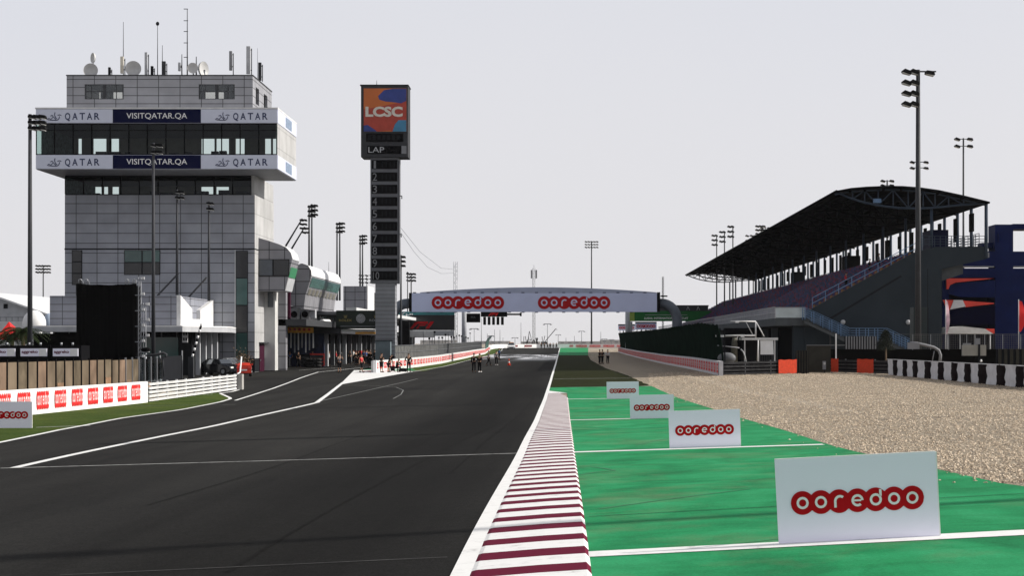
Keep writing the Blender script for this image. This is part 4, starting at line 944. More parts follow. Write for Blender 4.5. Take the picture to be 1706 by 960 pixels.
# ================================================================ LAP BOARD PYLON
YP = 187.0; gp = gz(-19, YP)
P = thing('lap_board_pylon', 'tall lap board pylon with a colourful square screen on top', 'pylon', (XX(641, YP), YP+1.5, gp))
MB().box(XX(625, YP), XX(658, YP), YP+.15, YP+2.2, gp-.1, ZZ(472, YP)).build('shaft', 'pylon_panel', P)
MB().box(XX(617, YP), XX(664, YP), YP, YP+2.4, ZZ(472, YP), ZZ(262, YP)).build('display_column', 'pylon_dark' if 'pylon_dark' in MATS else mat('pylon_dark', (.12,.125,.14), .5).name, P)
MB().box(XX(602, YP), XX(680, YP), YP-.35, YP+2.6, ZZ(262, YP), ZZ(143, YP)).build('head_box', 'dark_grey', P)
MB().box(XX(600.5, YP), XX(681, YP), YP-.45, YP+2.7, ZZ(143, YP), ZZ(141.5, YP)).build('cap', 'dark', P)
for i in range(10):
    py = 266.5+i*20.6; s_ = MB().box(XX(619.5, YP), XX(662, YP), YP-.08, YP-.003, ZZ(py+14.8, YP), ZZ(py, YP)).build('lap_display', 'black', P)
    text_part('digit', str(i+1), (XX(624.5 if i < 9 else 626.5, YP-.08), YP-.085, ZZ(py+7.6, YP)), .24 if i == 0 else (.7 if i == 9 else .48), .84, 'grey', s_, depth=.01)
    for e in (0,):
        st = MB(); [st.box(XX(636+q*6.6, YP), XX(638+q*6.6, YP), YP-.1, YP-.083, ZZ(py+12, YP), ZZ(py+3, YP)) for q in range(4)]; st.build('lamp_cells', 'dark', s_)
YQ = YP-.35
hd = MB().box(XX(606, YQ), XX(677, YQ), YQ-.06, YQ-.003, ZZ(219, YQ), ZZ(147, YQ)).build('picture_screen', 'art_orange' if 'art_orange' in MATS else mat('art_orange', (.5,.13,.03), .5, var=.1, scale=.4).name, P)
mat('art_red', (.38,.05,.03), .5); mat('art_blue', (.03,.05,.22), .5); mat('art_cyan', (.05,.2,.34), .5)
def blob(pts, m, d): MB().add([(XX(a, YQ), YQ-.06-d, ZZ(b, YQ)) for a, b in pts], [list(range(len(pts)))[::-1]]).build('artwork', m, hd)
blob([(606,182),(640,176),(677,168),(677,219),(655,219),(650,217),(630,219),(615,214),(606,217)], 'art_red', .006)
blob([(630,160),(640,150),(655,147.5),(677,147.5),(677,168),(668,172),(655,170),(643,169),(632,166)], 'art_blue', .012)
blob([(654,219),(658,207),(664,200),(677,200),(677,219)], 'art_cyan', .018)
blob([(606,219),(606,209),(613,208),(620,213),(626,217),(628,219)], 'art_blue', .018)
text_part('lettering', 'LCSC', (XX(640, YQ), YQ-.09, ZZ(186, YQ)), XX(671, YQ)-XX(609, YQ), 1.15, 'cream_light' if 'cream_light' in MATS else mat('cream_light', (.62,.57,.5), .5).name, hd, depth=.01, bold=.045)
a_ = MB().box(XX(610, YQ), XX(672, YQ), YQ-.07, YQ-.003, ZZ(236, YQ), ZZ(222, YQ)).build('time_display', 'black', P)
st = MB(); [st.box(XX(613+q*8, YQ), XX(618+q*8, YQ), YQ-.09, YQ-.073, ZZ(233, YQ), ZZ(225, YQ)) for q in range(7)]; st.build('lamp_cells', 'dark', a_)
a_ = MB().box(XX(612, YQ), XX(669, YQ), YQ-.07, YQ-.003, ZZ(256, YQ), ZZ(243, YQ)).build('lap_label', 'black', P)
text_part('lettering', 'LAP', (XX(627, YQ), YQ-.075, ZZ(249.5, YQ)), 1.75, .62, 'light_grey', a_, depth=.01)
MB().box(XX(669, YQ), XX(677, YQ), YQ-.07, YQ-.003, ZZ(256, YQ), ZZ(243, YQ)).build('side_plate', 'grey', P)
MB().cyl((XX(626, YP), YP+1, ZZ(143, YP)), (XX(626, YP), YP+1, ZZ(131, YP)), .05, .02, 6).build('aerial', 'dark_grey', P)
for px_, py_ in ((667, 326), (666, 390)): MB().tube([(XX(664, YP), YP+.5, ZZ(py_, YP)), (XX(px_+2, YP), YP+.3, ZZ(py_, YP)), (XX(px_+2, YP), YP+.3, ZZ(py_+5, YP))], .06, 6).build('bracket', 'dark', P)
MB().box(XX(663.9, YP)+.003, XX(665.5, YP), YP, YP+.4, ZZ(472, YP), ZZ(268, YP)).build('edge_conduit', 'pole', P)
MB().box(XX(627, YP), XX(652, YP), YP-1.2, YP+.1, gp, ZZ(568, YP)).build('cabinet', 'teal_grey' if 'teal_grey' in MATS else mat('teal_grey', (.14,.18,.2), .6).name, P)
MB().box(XX(627, YP)-.1, XX(652, YP)+.2, YP-1.3, YP+.1, ZZ(568, YP), ZZ(567, YP)).build('cabinet_roof', 'dark', P)
# ================================================================ PIT BUILDING
def XZ(pts, Y): return [(XX(a, Y), ZZ(b, Y)) for a, b in pts]
PB = thing('pit_building', 'long pit building with rounded glazed pods and open garages beside the tower', 'building', (-31, 200, gz(-30, 200)))
def pb(name, m, mb): return mb.build(name, m, PB)
y0, y1 = 163.0, 167.2
pod = XZ([(430,396),(447,401),(462,406),(476,412),(484,421),(487,432),(474,485),(430,485)], y0)
pb('pod', 'pit_panel', MB().prism(pod, lambda x, z: (x, y0, z), lambda x, z: (x, y1, z)))
w_ = pb('window', 'black', MB().box(XX(431, y0), XX(482, y0), y0-.06, y0-.003, ZZ(460, y0), ZZ(432, y0)))
MB().box(XX(432, y0), XX(454, y0), y0-.09, y0-.063, ZZ(459, y0), ZZ(433, y0)).build('pane', 'navy_glass' if 'navy_glass' in MATS else mat('navy_glass', (.04,.05,.065), .15, var=.3, scale=.6, spec=.6).name, w_)
MB().box(XX(456, y0), XX(481, y0), y0-.09, y0-.063, ZZ(459, y0), ZZ(433, y0)).build('pane', 'black_gloss', w_)
e = XZ([(476.2,412),(484.3,421),(487.5,432)], y0)
pb('roof_edge', 'roof_white', MB().add([(x, y, z) for y in (y0+.1, y1) for x, z in [(XX(462, y0), ZZ(405.6, y0))]+e], [[0,1,5,4],[1,2,6,5],[2,3,7,6]], 0, True))
sf = lambda p, y: (XX(p[0], y0)+.03, y, ZZ(p[1], y0))
pb('side_window', 'green_pod' if 'green_pod' in MATS else mat('green_pod', (.04,.22,.1), .3).name, MB().add([sf(p, y) for y in (y0+.2, y1-.1) for p in ((484.3,445),(480,462))], [[0,2,3,1]]))
pb('side_panel', 'light_grey', MB().add([sf(p, y) for y in (y0+.1, y1) for p in ((479.6,463),(474.4,484.5))], [[0,2,3,1]]))
# second, longer pod
y2, y3 = 176.0, 199.0
P2 = XZ([(480,452),(492,442),(503,440),(512,443.5),(517,451),(518,463),(509,492),(506,515),(480,508)], y2)
pb('pod', 'pit_panel', MB().prism(P2, lambda x, z: (x, y2, z), lambda x, z: (x, y3, z)))
rs = XZ([(497,440.3),(503,439.6),(512.6,443),(517.7,451),(518.5,460)], y2)
pb('roof_edge', 'roof_white', MB().add([(x+.03, y, z+.03) for y in (y2+.05, y3+.2) for x, z in rs], [[i, i+1, i+6, i+5] for i in range(4)], 0, True))
pg = lambda p, y: (XX(p[0], y2)+.05, y, ZZ(p[1], y2))
sg_ = pb('side_window', 'pod_glass' if 'pod_glass' in MATS else mat('pod_glass', (.05,.12,.11), .2, var=.4, scale=.5, spec=.5).name, MB().add([pg(p, y) for y in (y2+.6, y3-.2) for p in ((518.2,462),(513.5,478))], [[0,2,3,1]]))
for i in range(8):
    ya = y2+1+i*2.7; pb('window', 'tan_pane' if 'tan_pane' in MATS else mat('tan_pane', (.16,.15,.12), .4).name, MB().add([pg(p, y) for y in (ya, ya+1.7) for p in ((512.5,481),(509.4,491))], [[0,2,3,1]]))
# body walls, piers, slabs
gP = gz(-28, 175)
pb('wall', 'offwhite_wall' if 'offwhite_wall' in MATS else mat('offwhite_wall', (.5,.5,.49), .7, var=.15, scale=.7).name, MB().box(X1+.02, XX(459, 166.5), 166.2, 172, gP, ZZ(484, 166.2)))
pb('window', 'navy_glass', MB().box(XX(446, 166.1), XX(455, 166.1), 166.1, 166.18, ZZ(512, 166.1), ZZ(487, 166.1)))
pb('wall', 'pit_panel', MB().box(XX(460, 168), XX(476, 168), 168, 169, gP, ZZ(485, 168)))
XG = -27.6                                         # line of the garage fronts
pb('back_wall', 'dark', MB().box(-38, -37.5, 170, 330, gP, ZZ(500, 200)))
pb('end_wall', 'black', MB().box(-37.5, XX(478, 177), 177, 177.4, gP, ZZ(487, 177)))
pb('column', 'magenta', MB().box(XX(478, 171), XX(483, 171), 171, 171.6, ZZ(530, 171), ZZ(485, 171)))
pb('pier', 'light_grey', MB().box(XX(516, 184), XX(525, 184), 184, 185, ZZ(530, 184), ZZ(487, 184)))
pb('floor_slab', 'dark_grey', MB().box(-37.5, XX(541, 181), 168, 196, ZZ(545, 181), ZZ(535, 181)))
pb('awning_roll', 'white_paint', MB().cyl((XX(536, 181), 181, ZZ(537, 181)), (XX(543, 184), 186, ZZ(536.5, 184)), .3, n=10))
# upper slab receding with a white edge
def bar3(name, m, a, b, w, h): return pb(name, m, MB().obox(a, b, w, h))
RX = -24.2
bar3('roof_edge', 'roof_white', (RX, 192, ZZ(514, 186)), (RX, 300, 2+ (ZZ(514,186)-2)*1.0), 1.2, .45)
pb('roof_slab', 'grey', MB().box(-37.5, RX-.6, 191.5, 320, ZZ(514, 186)-.6, ZZ(514, 186)-.25))
pb('terrace_slab', 'dark_grey', MB().box(-37.5, -25.2, 190, 330, ZZ(556, 190), ZZ(545, 190)))
pb('terrace_edge', 'roof_white', MB().box(-25.19, -24.9, 190, 330, ZZ(547.5, 190), ZZ(544.5, 190)))
for i in range(14):
    y = 192+i*7; pb('glass_bay', 'clear_teal' if 'clear_teal' in MATS else mat('clear_teal', (.1,.2,.22), .2, var=.6, scale=1.2, spec=.5).name, MB().box(-29, -28.9, y, y+6.6, ZZ(545, 190)+.05, ZZ(514, 186)-.65))
    pb('upright', 'light_grey', MB().box(-28.89, -28.7, y+6.6, y+7, ZZ(545, 190), ZZ(514, 186)-.6))
mat('orange_panel', (.9,.45,.08), .6, var=.05)
for a, b, c, d, Y in ((470, 522, 543, 555, 184), (545, 562, 530, 545, 215)):
    s_ = pb('banner', 'orange_panel', MB().box(XX(a, Y), XX(b, Y), Y, Y+.1, ZZ(d, Y), ZZ(c, Y)))
    n = int((b-a)/8); [MB().box(XX(a+3+i*8, Y), XX(a+7+i*8, Y), Y-.03, Y-.003, ZZ((c+d)/2+2.5, Y), ZZ((c+d)/2-2, Y)).build('mark', 'orange', s_) for i in range(n)]
for i in range(9):
    px = 470+i*6.2; Y = 186; pb('shutter_post', 'white_paint' if i % 2 == 0 else 'light_grey', MB().box(XX(px, Y), XX(px+1.8, Y), Y+.5, Y+.7, ZZ(588-(i%3)*4, Y), ZZ(555, Y)))
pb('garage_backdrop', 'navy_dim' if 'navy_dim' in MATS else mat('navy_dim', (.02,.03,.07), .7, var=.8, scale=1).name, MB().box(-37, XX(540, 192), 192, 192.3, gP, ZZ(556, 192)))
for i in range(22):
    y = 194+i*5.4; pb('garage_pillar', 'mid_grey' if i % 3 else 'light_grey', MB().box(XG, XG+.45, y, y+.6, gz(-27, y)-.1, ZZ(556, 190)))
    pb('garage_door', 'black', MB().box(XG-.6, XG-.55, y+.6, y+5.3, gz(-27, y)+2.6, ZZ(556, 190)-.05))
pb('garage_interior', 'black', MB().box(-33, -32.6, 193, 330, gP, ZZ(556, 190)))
# roof blocks behind
for a, b, c, d, Y, m, lb in ((572, 611, 477, 545, 262, 'pit_panel', 'tall grey panelled roof block behind the pit building'), (612, 626, 488, 545, 275, 'pit_panel', 'lower grey panelled block left of the lap board shaft')):
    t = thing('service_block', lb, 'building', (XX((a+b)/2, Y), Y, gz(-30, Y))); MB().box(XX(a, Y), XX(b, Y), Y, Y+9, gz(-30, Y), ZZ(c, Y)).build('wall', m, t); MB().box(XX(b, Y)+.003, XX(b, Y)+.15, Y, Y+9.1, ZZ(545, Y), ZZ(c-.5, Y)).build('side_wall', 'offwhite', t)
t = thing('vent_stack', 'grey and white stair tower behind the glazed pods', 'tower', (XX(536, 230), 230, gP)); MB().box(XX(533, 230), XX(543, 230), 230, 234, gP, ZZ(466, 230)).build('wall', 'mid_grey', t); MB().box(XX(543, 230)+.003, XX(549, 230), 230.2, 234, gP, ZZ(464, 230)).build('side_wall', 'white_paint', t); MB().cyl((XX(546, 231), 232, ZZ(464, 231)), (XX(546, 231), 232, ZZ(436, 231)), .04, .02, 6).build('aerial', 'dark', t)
# air conditioning units on the slab
for i, (px, w) in enumerate(((490, 12), (508, 13))):
    Y = 186+i; t = thing('cooling_unit', 'pale cooling unit with a dark fan, %s of two under the long glazed pod' % ('left' if i == 0 else 'right'), 'cooling unit', (XX(px, Y), Y, ZZ(535, 181)), 'cooling units on the pit building')
    MB().box(XX(px-w/2, Y), XX(px+w/2, Y), Y, Y+1.5, ZZ(535, 181), ZZ(514, Y)).build('casing', 'offwhite', t); MB().cyl((XX(px, Y), Y-.08, ZZ(524, Y)), (XX(px, Y), Y-.003, ZZ(524, Y)), .36, n=16).build('fan', 'black', t)
# watch sign bridge
Yr = 190.0
R_ = thing('sponsor_sign', 'black sign with a round white clock and gold lettering over the pit lane', 'sign', (XX(592, Yr), Yr, gz(-24, Yr)))
MB().box(XX(560, Yr), XX(640, Yr), Yr, Yr+.8, ZZ(548, Yr), ZZ(517.5, Yr)).build('panel', 'sign_green_black' if 'sign_green_black' in MATS else mat('sign_green_black', (.006,.016,.010), .4).name, R_)
MB().cyl((XX(601, Yr), Yr-.06, ZZ(531, Yr)), (XX(601, Yr), Yr-.003, ZZ(531, Yr)), .52, n=24).build('clock_face', 'light_grey', R_)
cl = MB()
for i in range(12): a = i*pi/6; cl.obox((XX(601, Yr)+.36*cos(a), Yr-.08, ZZ(531, Yr)+.36*sin(a)), (XX(601, Yr)+.46*cos(a), Yr-.08, ZZ(531, Yr)+.46*sin(a)), .05, .02)
cl.obox((XX(601, Yr), Yr-.085, ZZ(531, Yr)), (XX(601, Yr)+.15, Yr-.085, ZZ(531, Yr)+.25), .04, .02); cl.obox((XX(601, Yr), Yr-.085, ZZ(531, Yr)), (XX(601, Yr)-.3, Yr-.085, ZZ(531, Yr)+.1), .03, .02); cl.build('clock_hands', 'dark', R_)
mat('gold', (.35,.28,.08), .4)
for px in (575.5, 626):
    text_part('lettering', 'ROLEX', (XX(px, Yr), Yr-.005, ZZ(534, Yr)), 1.45, .26, 'gold' if px < 600 else 'light_grey', R_, bold=.01)
    cr = MB(); x, z = XX(px, Yr), ZZ(527.5, Yr); cr.box(x-.16, x+.16, Yr-.03, Yr-.005, z-.16, z-.1)
    for q in (-.16, -.08, 0, .08, .16): cr.obox((x+q*.7, Yr-.02, z-.1), (x+q*1.3, Yr-.02, z+.14), .035, .02)
    cr.build('crown_emblem', 'gold', R_)
MB().box(XX(567, Yr), XX(624, Yr), Yr-.03, Yr-.003, ZZ(544.5, Yr), ZZ(543.2, Yr)).build('small_print', 'grey', R_)
for px in (563, 638): MB().cyl((XX(px, Yr), Yr+.6, gz(-24, Yr)), (XX(px, Yr), Yr+.6, ZZ(548, Yr)), .1, n=8).build('post', 'dark_grey', R_)
tag(MB().box(XX(549, 191), XX(625, 191), 191, 191.3, ZZ(553, 191), ZZ(549, 191)).build('pit_lane_header', 'roof_white'), 'white header beam below the black clock sign', 'beam')
s_ = tag(MB().box(XX(592, 191), XX(625, 191), 191, 191.3, ZZ(557, 191), ZZ(553.2, 191)).build('orange_header', 'orange_panel'), 'thin orange banner below the white header beam', 'banner')
# ================================================================ PIT WALL + fence + nose
adwall('pit_wall', 'white pit wall with red round-letter logos running away left of the straight', 'wall', PW, 159, 400, 1.08, .3, '+X', 2.6, 1.9, .6, 'offwhite', 'ad_red', step=5, cz=.55)
tag(MB().box(XX(627, 158.4), PW(158), 158.4, 159, gz(-18, 158), gz(-18, 158)+1.15).build('barrier_end_block', 'white_paint'), 'white end block of the pit wall beside the camera crew', 'block')
def bars_fence(name, label, fx, ya, yb, z0, h, stepy, m, rail=True, pw=.05, mesh='clear_screen', off=-.5):
    t = thing(name, label, 'fence', (fx((ya+yb)/2)+off, (ya+yb)/2, gz(fx(ya), ya)));b = MB(); y = ya
    while y < yb: x = fx(y)+off; b.box(x-pw/2, x+pw/2, y, y+pw, gz(x, y)+z0, gz(x, y)+z0+h); y += stepy
    b.build('uprights', m, t); b = MB()
    for y0_ in frange(ya, yb, 6)[:-1]:
        x, x2 = fx(y0_)+off, fx(min(yb, y0_+6))+off; y1_ = min(yb, y0_+6)
        for q in (0, .5, 1): b.obox((x, y0_, gz(x, y0_)+z0+h*q), (x2, y1_, gz(x2, y1_)+z0+h*q), .05, .05)
    b.build('rails', m, t)
    if mesh:
        b = MB()
        for y0_ in frange(ya, yb, 6)[:-1]:
            x, x2 = fx(y0_)+off-.06, fx(min(yb, y0_+6))+off-.06; y1_ = min(yb, y0_+6)
            b.add([(x, y0_, gz(x, y0_)+z0), (x2, y1_, gz(x2, y1_)+z0), (x2, y1_, gz(x2, y1_)+z0+h), (x, y0_, gz(x, y0_)+z0+h)], [[0,1,2,3]])
        b.build('mesh_screen', mesh, t)
    return t
mat('mesh_grey', (.13,.13,.125), .8, var=.3)
bars_fence('pit_wall_fence', 'grey mesh fence standing on the pit wall left of the straight', PW, 176, 330, 1.0, 1.45, 1.1, 'galv', mesh='mesh_grey', off=-.6)
# curved-top clear green screen further along
t = thing('green_screen_fence', 'green transparent screen at the far end of the pit wall', 'fence', (-15.6, 345, 0)); b = MB(); b2 = MB()
for i in range(10):
    y = 332+i*4.5; x = PW(y); 
    for s in range(4):
        q0, q1 = s/4, (s+1)/4; cx0 = x+1.0*q0**3; cx1 = x+1.0*q1**3; h0 = gz(x, y)+1+2.6*q0; h1 = gz(x, y)+1+2.6*q1; xn = PW(y+4.4)-x
        b.add([(cx0, y, h0), (cx0+xn, y+4.4, h0), (cx1+xn, y+4.4, h1), (cx1, y, h1)], [[0,1,2,3]])
        b2.obox((cx0, y, h0), (cx1, y, h1), .1, .1)
b.build('screen', 'green_clear', t); b2.build('frame', 'galv', t)
# far curved wall closing the straight
def farwall():
    pts = [(-17.4, 400), (-19, 430), (-19.2, 470), (-17.5, 494), (-8, 503), (5, 505), (20, 505), (34, 503)]
    t = thing('far_wall', 'low white wall with red lettering crossing the far end of the straight', 'wall', (0, 505, gz(0, 505))); b = MB()
    for a, c in zip(pts, pts[1:]): g0, g1 = gz(*a), gz(*c); b.obox((a[0], a[1], g0+.5), (c[0], c[1], g1+.5), .3, 1.2)
    b.build('panel', 'white_paint', t)
    o0 = None
    for k in range(12):
        x = -15+k*4.1; y = 503.2 if -8 > x else 504.6
        if x < -8: y = 494+(x+17.5)/9.5*9-.5
        if o0 is None:
            m = logo_mesh(3.4, .66, n=8, dz=.03); m.v = [v+t.location for v in m.v]; o0 = m.build('logo', ['ad_red', 'white_paint'], t); o = o0
        else: o = o0.copy(); COL.objects.link(o); o.parent = t
        o.location = Vector((x, y-.2, gz(x, y)+.55))-t.location
farwall()
# ================================================================ SPONSOR BRIDGE
YG = 233.0; gG = gz(0, YG); k = YG/F
Bg = thing('sponsor_bridge', 'white banner bridge spanning the straight with two red logos', 'bridge', (XX(890, YG), YG, gG))
MB().box(XX(686, YG), XX(1094.5, YG), YG, YG+.35, ZZ(520, YG), ZZ(488.5, YG)).build('banner', 'banner_white', Bg)
ar = []
for i in range(33): px = 700+i*(1094-700)/32; q = (px-700)/(394); ar.append((XX(px, YG+3.2), ZZ(488.5-9.2*max(0, sin(pi*(q*.96+.02)))**.9-.5, YG+3.2)))
arp = ar+[(ar[-1][0], ZZ(505, YG)), (ar[0][0], ZZ(505, YG))]
MB().prism(arp, lambda x, z: (x, YG+3.2, z), lambda x, z: (x, YG+3.6, z)).build('arch', 'banner_blue' if 'banner_blue' in MATS else mat('banner_blue', (.36,.39,.5), .6, var=.08, scale=.5).name, Bg)
MB().box(XX(688, YG), XX(1096, YG), YG+.36, YG+3.1, ZZ(506, YG), ZZ(491, YG)).build('deck', 'dark_grey', Bg)
for a in (719, 896):
    c = XX(a+60.5, YG); lo = logo_mesh(121*k, 21*k*1.03, y=-.004, dz=.015, n=26); lo.xform(Matrix.Translation((c, YG, ZZ(504.5, YG)))); lo.build('logo', ['logo_red', 'banner_white'], Bg)
hk = MB()
for i in range(19): px = 688+i*22.6; hk.box(XX(px, YG), XX(px+5, YG), YG-.05, YG+.4, ZZ(488.3, YG), ZZ(487, YG)); hk.box(XX(px, YG), XX(px+5, YG), YG-.05, YG+.4, ZZ(521.2, YG), ZZ(520.1, YG))
hk.build('banner_clamps', 'navy', Bg)
for a, b in ((681, 686), (1095, 1100)): MB().box(XX(a, YG), XX(b, YG), YG+.2, YG+2.6, ZZ(519, YG), ZZ(488, YG)).build('end_frame', 'black', Bg)
mat('pipe', (.13,.15,.18), .5, 0, spec=.15)
def elbow(px0, px1, sgn):
    r = 8.5*k; pts = [V(px0, 506, YG+1.5)]
    for i in range(9): a = i/8*pi/2; pts.append(V(px1-sgn*26*(1-sin(a))*1.0, 506+28*(1-cos(a)), YG+1.5))
    e = V(px1, 540, YG+1.5); pts.append(e); pts.append(Vector((e.x, e.y, gz(e.x, e.y)-.1)))
    MB().tube(pts, r, 14).build('pillar', 'pipe', Bg)
elbow(1098, 1128, 1); elbow(682, 653, -1)
for px in (773.5, 1046): x = XX(px, 335); MB().cyl((x, 335, gG-.1), (x, 335, ZZ(506, 335)), .52, n=14).build('rear_pillar', 'pipe_light' if 'pipe_light' in MATS else mat('pipe_light', (.34,.35,.38), .5).name, Bg)
MB().box(XX(1101, YG), XX(1112, YG), YG, YG+1, ZZ(494.5, YG), ZZ(492.5, YG)).build('lamp_bar', 'black', Bg)
# start lights
YL = 228.0
Ls = thing('start_light_gantry', 'black start light gantry with five lamp panels below the sponsor bridge', 'start lights', (XX(822, YL), YL, ZZ(520, YG)))
s_ = MB().box(XX(777, YL), XX(800, YL), YL, YL+.4, ZZ(537.5, YL), ZZ(522.5, YL)).build('panel', 'black', Ls)
text_part('lettering', 'FIA', (XX(788.5, YL), YL-.004, ZZ(529, YL)), .62, .25, 'mid_grey', s_)
s_ = MB().box(XX(801, YL), XX(845, YL), YL, YL+.5, ZZ(528, YL), ZZ(520, YL)).build('header', 'black', Ls)
def f1(parent, cx, cz, w, h, Y, m='ad_red'):
    b = MB(); s = w/4
    def q(pts): b.add([(cx+x*s, Y, cz+z*h) for x, z in pts], [list(range(len(pts)))[::-1]])
    q([(-2,-.5),(-1.5,-.5),(-.75,.18),(1.0,.18),(1.0,.5),(-.6,.5),(-1.2,.35)]); q([(-1.0,-.5),(-.6,-.5),(-.35,-.1),(.5,-.1),(.75,.1),(-.4,.1)]); q([(.55,-.5),(1.15,-.5),(2.0,.5),(1.35,.5)])
    return b.build('emblem', m, parent)
f1(s_, XX(822, YL), ZZ(524, YL), 1.4, .42, YL-.01)
for i in range(5): MB().box(XX(805+i*7.4, YL), XX(809.5+i*7.4, YL), YL+.1, YL+.5, ZZ(541.5, YL), ZZ(528.3, YL)).build('lamp_panel', 'black', Ls)
MB().cyl(V(845, 524, YL+.3), V(867, 524, YL+.3), .12, n=8).build('arm', 'dark', Ls); MB().box(XX(866, YL), XX(869, YL), YL, YL+.5, ZZ(527, YL), ZZ(521, YL)).build('camera_head', 'black', Ls)
# teal banner, black screen behind left end of the bridge
Yc = 276
t = thing('teal_banner', 'teal banner with white letters under the left end of the sponsor bridge', 'banner', (XX(705, Yc), Yc, gz(-15, Yc)))
pn = MB().box(XX(655, Yc), XX(757, Yc), Yc, Yc+.5, ZZ(533, Yc), ZZ(519.5, Yc)).build('panel', 'teal', t)
text_part('lettering', 'HJ', (XX(682, Yc), Yc-.005, ZZ(526, Yc)), 1.15, .65, 'white_paint', pn, bold=.04)
MB().add([V(659, 532, Yc-.03), V(672, 521, Yc-.03), V(675, 521, Yc-.03), V(668, 528, Yc-.03), V(664, 532, Yc-.03)], [[0,4,3,2,1]]).build('stripe', 'light_grey', pn)
for px in (657, 756): MB().cyl((XX(px, Yc), Yc+.3, gz(-15, Yc)), (XX(px, Yc), Yc+.3, ZZ(533, Yc)), .12, n=8).build('post', 'galv', t)
Yc2 = 270
t = thing('trackside_screen', 'black trackside screen with a red slanted emblem left of the straight', 'screen', (XX(720, Yc2), Yc2, gz(-15, Yc2)))
pn = MB().box(XX(682, Yc2), XX(757.5, Yc2), Yc2, Yc2+.8, ZZ(550.5, Yc2), ZZ(525, Yc2)).build('panel', 'black_gloss', t)
f1(pn, XX(703, Yc2), ZZ(542, Yc2), 3.9, 1.15, Yc2-.02, 'logo_red')
for px in (686, 752): MB().cyl((XX(px, Yc2), Yc2+.9, gz(-15, Yc2)), (XX(px, Yc2), Yc2+.9, ZZ(526, Yc2)), .1, n=8).build('post', 'galv', t)
tag(MB().box(XX(664, 230), XX(682, 230), 230, 231, gz(-15, 230), ZZ(534, 230)).build('speaker_tower', 'black'), 'tall black equipment stack between the lap board and trackside screen', 'equipment')
for i, (a, b, c, d, m, lb) in enumerate(((683, 722, 551, 562, 'offwhite', 'white pit wall stand roof below the trackside screen'), (722, 757, 551, 560, 'light_grey', 'grey pit wall stand below the right half of the trackside screen'))):
    t = thing('pit_wall_stand', lb, 'shelter', (XX((a+b)/2, 262), 262, gz(-16, 262))); MB().box(XX(a, 262), XX(b, 262), 262, 263.5, ZZ(d, 262), ZZ(c, 262)).build('roof', m, t)
    for px in (a+2, b-2): MB().cyl((XX(px, 263), 263, gz(-16, 263)), (XX(px, 263), 263, ZZ(d, 262)), .06, n=6).build('leg', 'galv', t)
for i in range(16):   # small poles with devices on the pit wall
    rnd = random.Random(i); px = 668+i*6; Y = 200+i*6; x = PW(Y)-.7; tz = rnd.uniform(.2, 1.2)
    t = thing('wall_pole', 'thin instrument pole on the pit wall', 'pole', (x, Y, gz(x, Y)+1), 'thin instrument poles along the pit wall')
    MB().cyl((x, Y, gz(x, Y)+1), (x, Y, gz(x, Y)+2.8+tz), .035, n=6).build('shaft', 'dark_grey', t); MB().box(x-.12, x+.12, Y-.1, Y+.1, gz(x, Y)+2.7+tz, gz(x, Y)+2.95+tz).build('device', 'black' if i % 3 else 'light_grey', t)
# right: green lettered footbridge
Yn = 332
N = thing('green_banner_bridge', 'green lettered banner bridge behind the right end of the sponsor bridge', 'bridge', (XX(1115, Yn), Yn, gz(16, Yn)))
pn = MB().box(XX(1049, Yn), XX(1185, Yn), Yn, Yn+.4, ZZ(535.5, Yn), ZZ(518.5, Yn)).build('banner', 'green_ad', N)
MB().box(XX(1049, Yn), XX(1057, Yn), Yn-.03, Yn-.003, ZZ(535.5, Yn), ZZ(518.5, Yn)).build('end_stripe', 'olive' if 'olive' in MATS else mat('olive', (.2,.28,.04), .5).name, pn)
text_part('lettering', 'LUSAIL INTERNATIONAL CIRCUIT', (XX(1110, Yn), Yn-.005, ZZ(530.5, Yn)), XX(1147, Yn)-XX(1074, Yn), .42, 'white_paint', pn, bold=.01)
MB().box(XX(1075, Yn), XX(1145, Yn), Yn-.04, Yn-.02, ZZ(525.2, Yn), ZZ(524.6, Yn)).build('underline', 'light_grey', pn)
MB().box(XX(1100, Yn), XX(1180, Yn), Yn+.1, Yn+4, ZZ(518.4, Yn), ZZ(510, Yn)).build('walkway', 'dark_grey', N); MB().box(XX(1099, Yn), XX(1181, Yn), Yn-.1, Yn+4.2, ZZ(510, Yn), ZZ(508.7, Yn)).build('roof', 'black', N)
for px in (1146, 1163): MB().obox(V(px, 511, Yn), V(px-2, 517, Yn), .09, .05).obox(V(px, 511, Yn), V(px+3, 517, Yn), .09, .05).build('brace', 'offwhite', N)
for px in (1052, 1184): MB().cyl((XX(px, Yn+1), Yn+1, gz(16, Yn)), (XX(px, Yn+1), Yn+1, ZZ(536, Yn)), .2, n=8).build('post', 'galv', N)
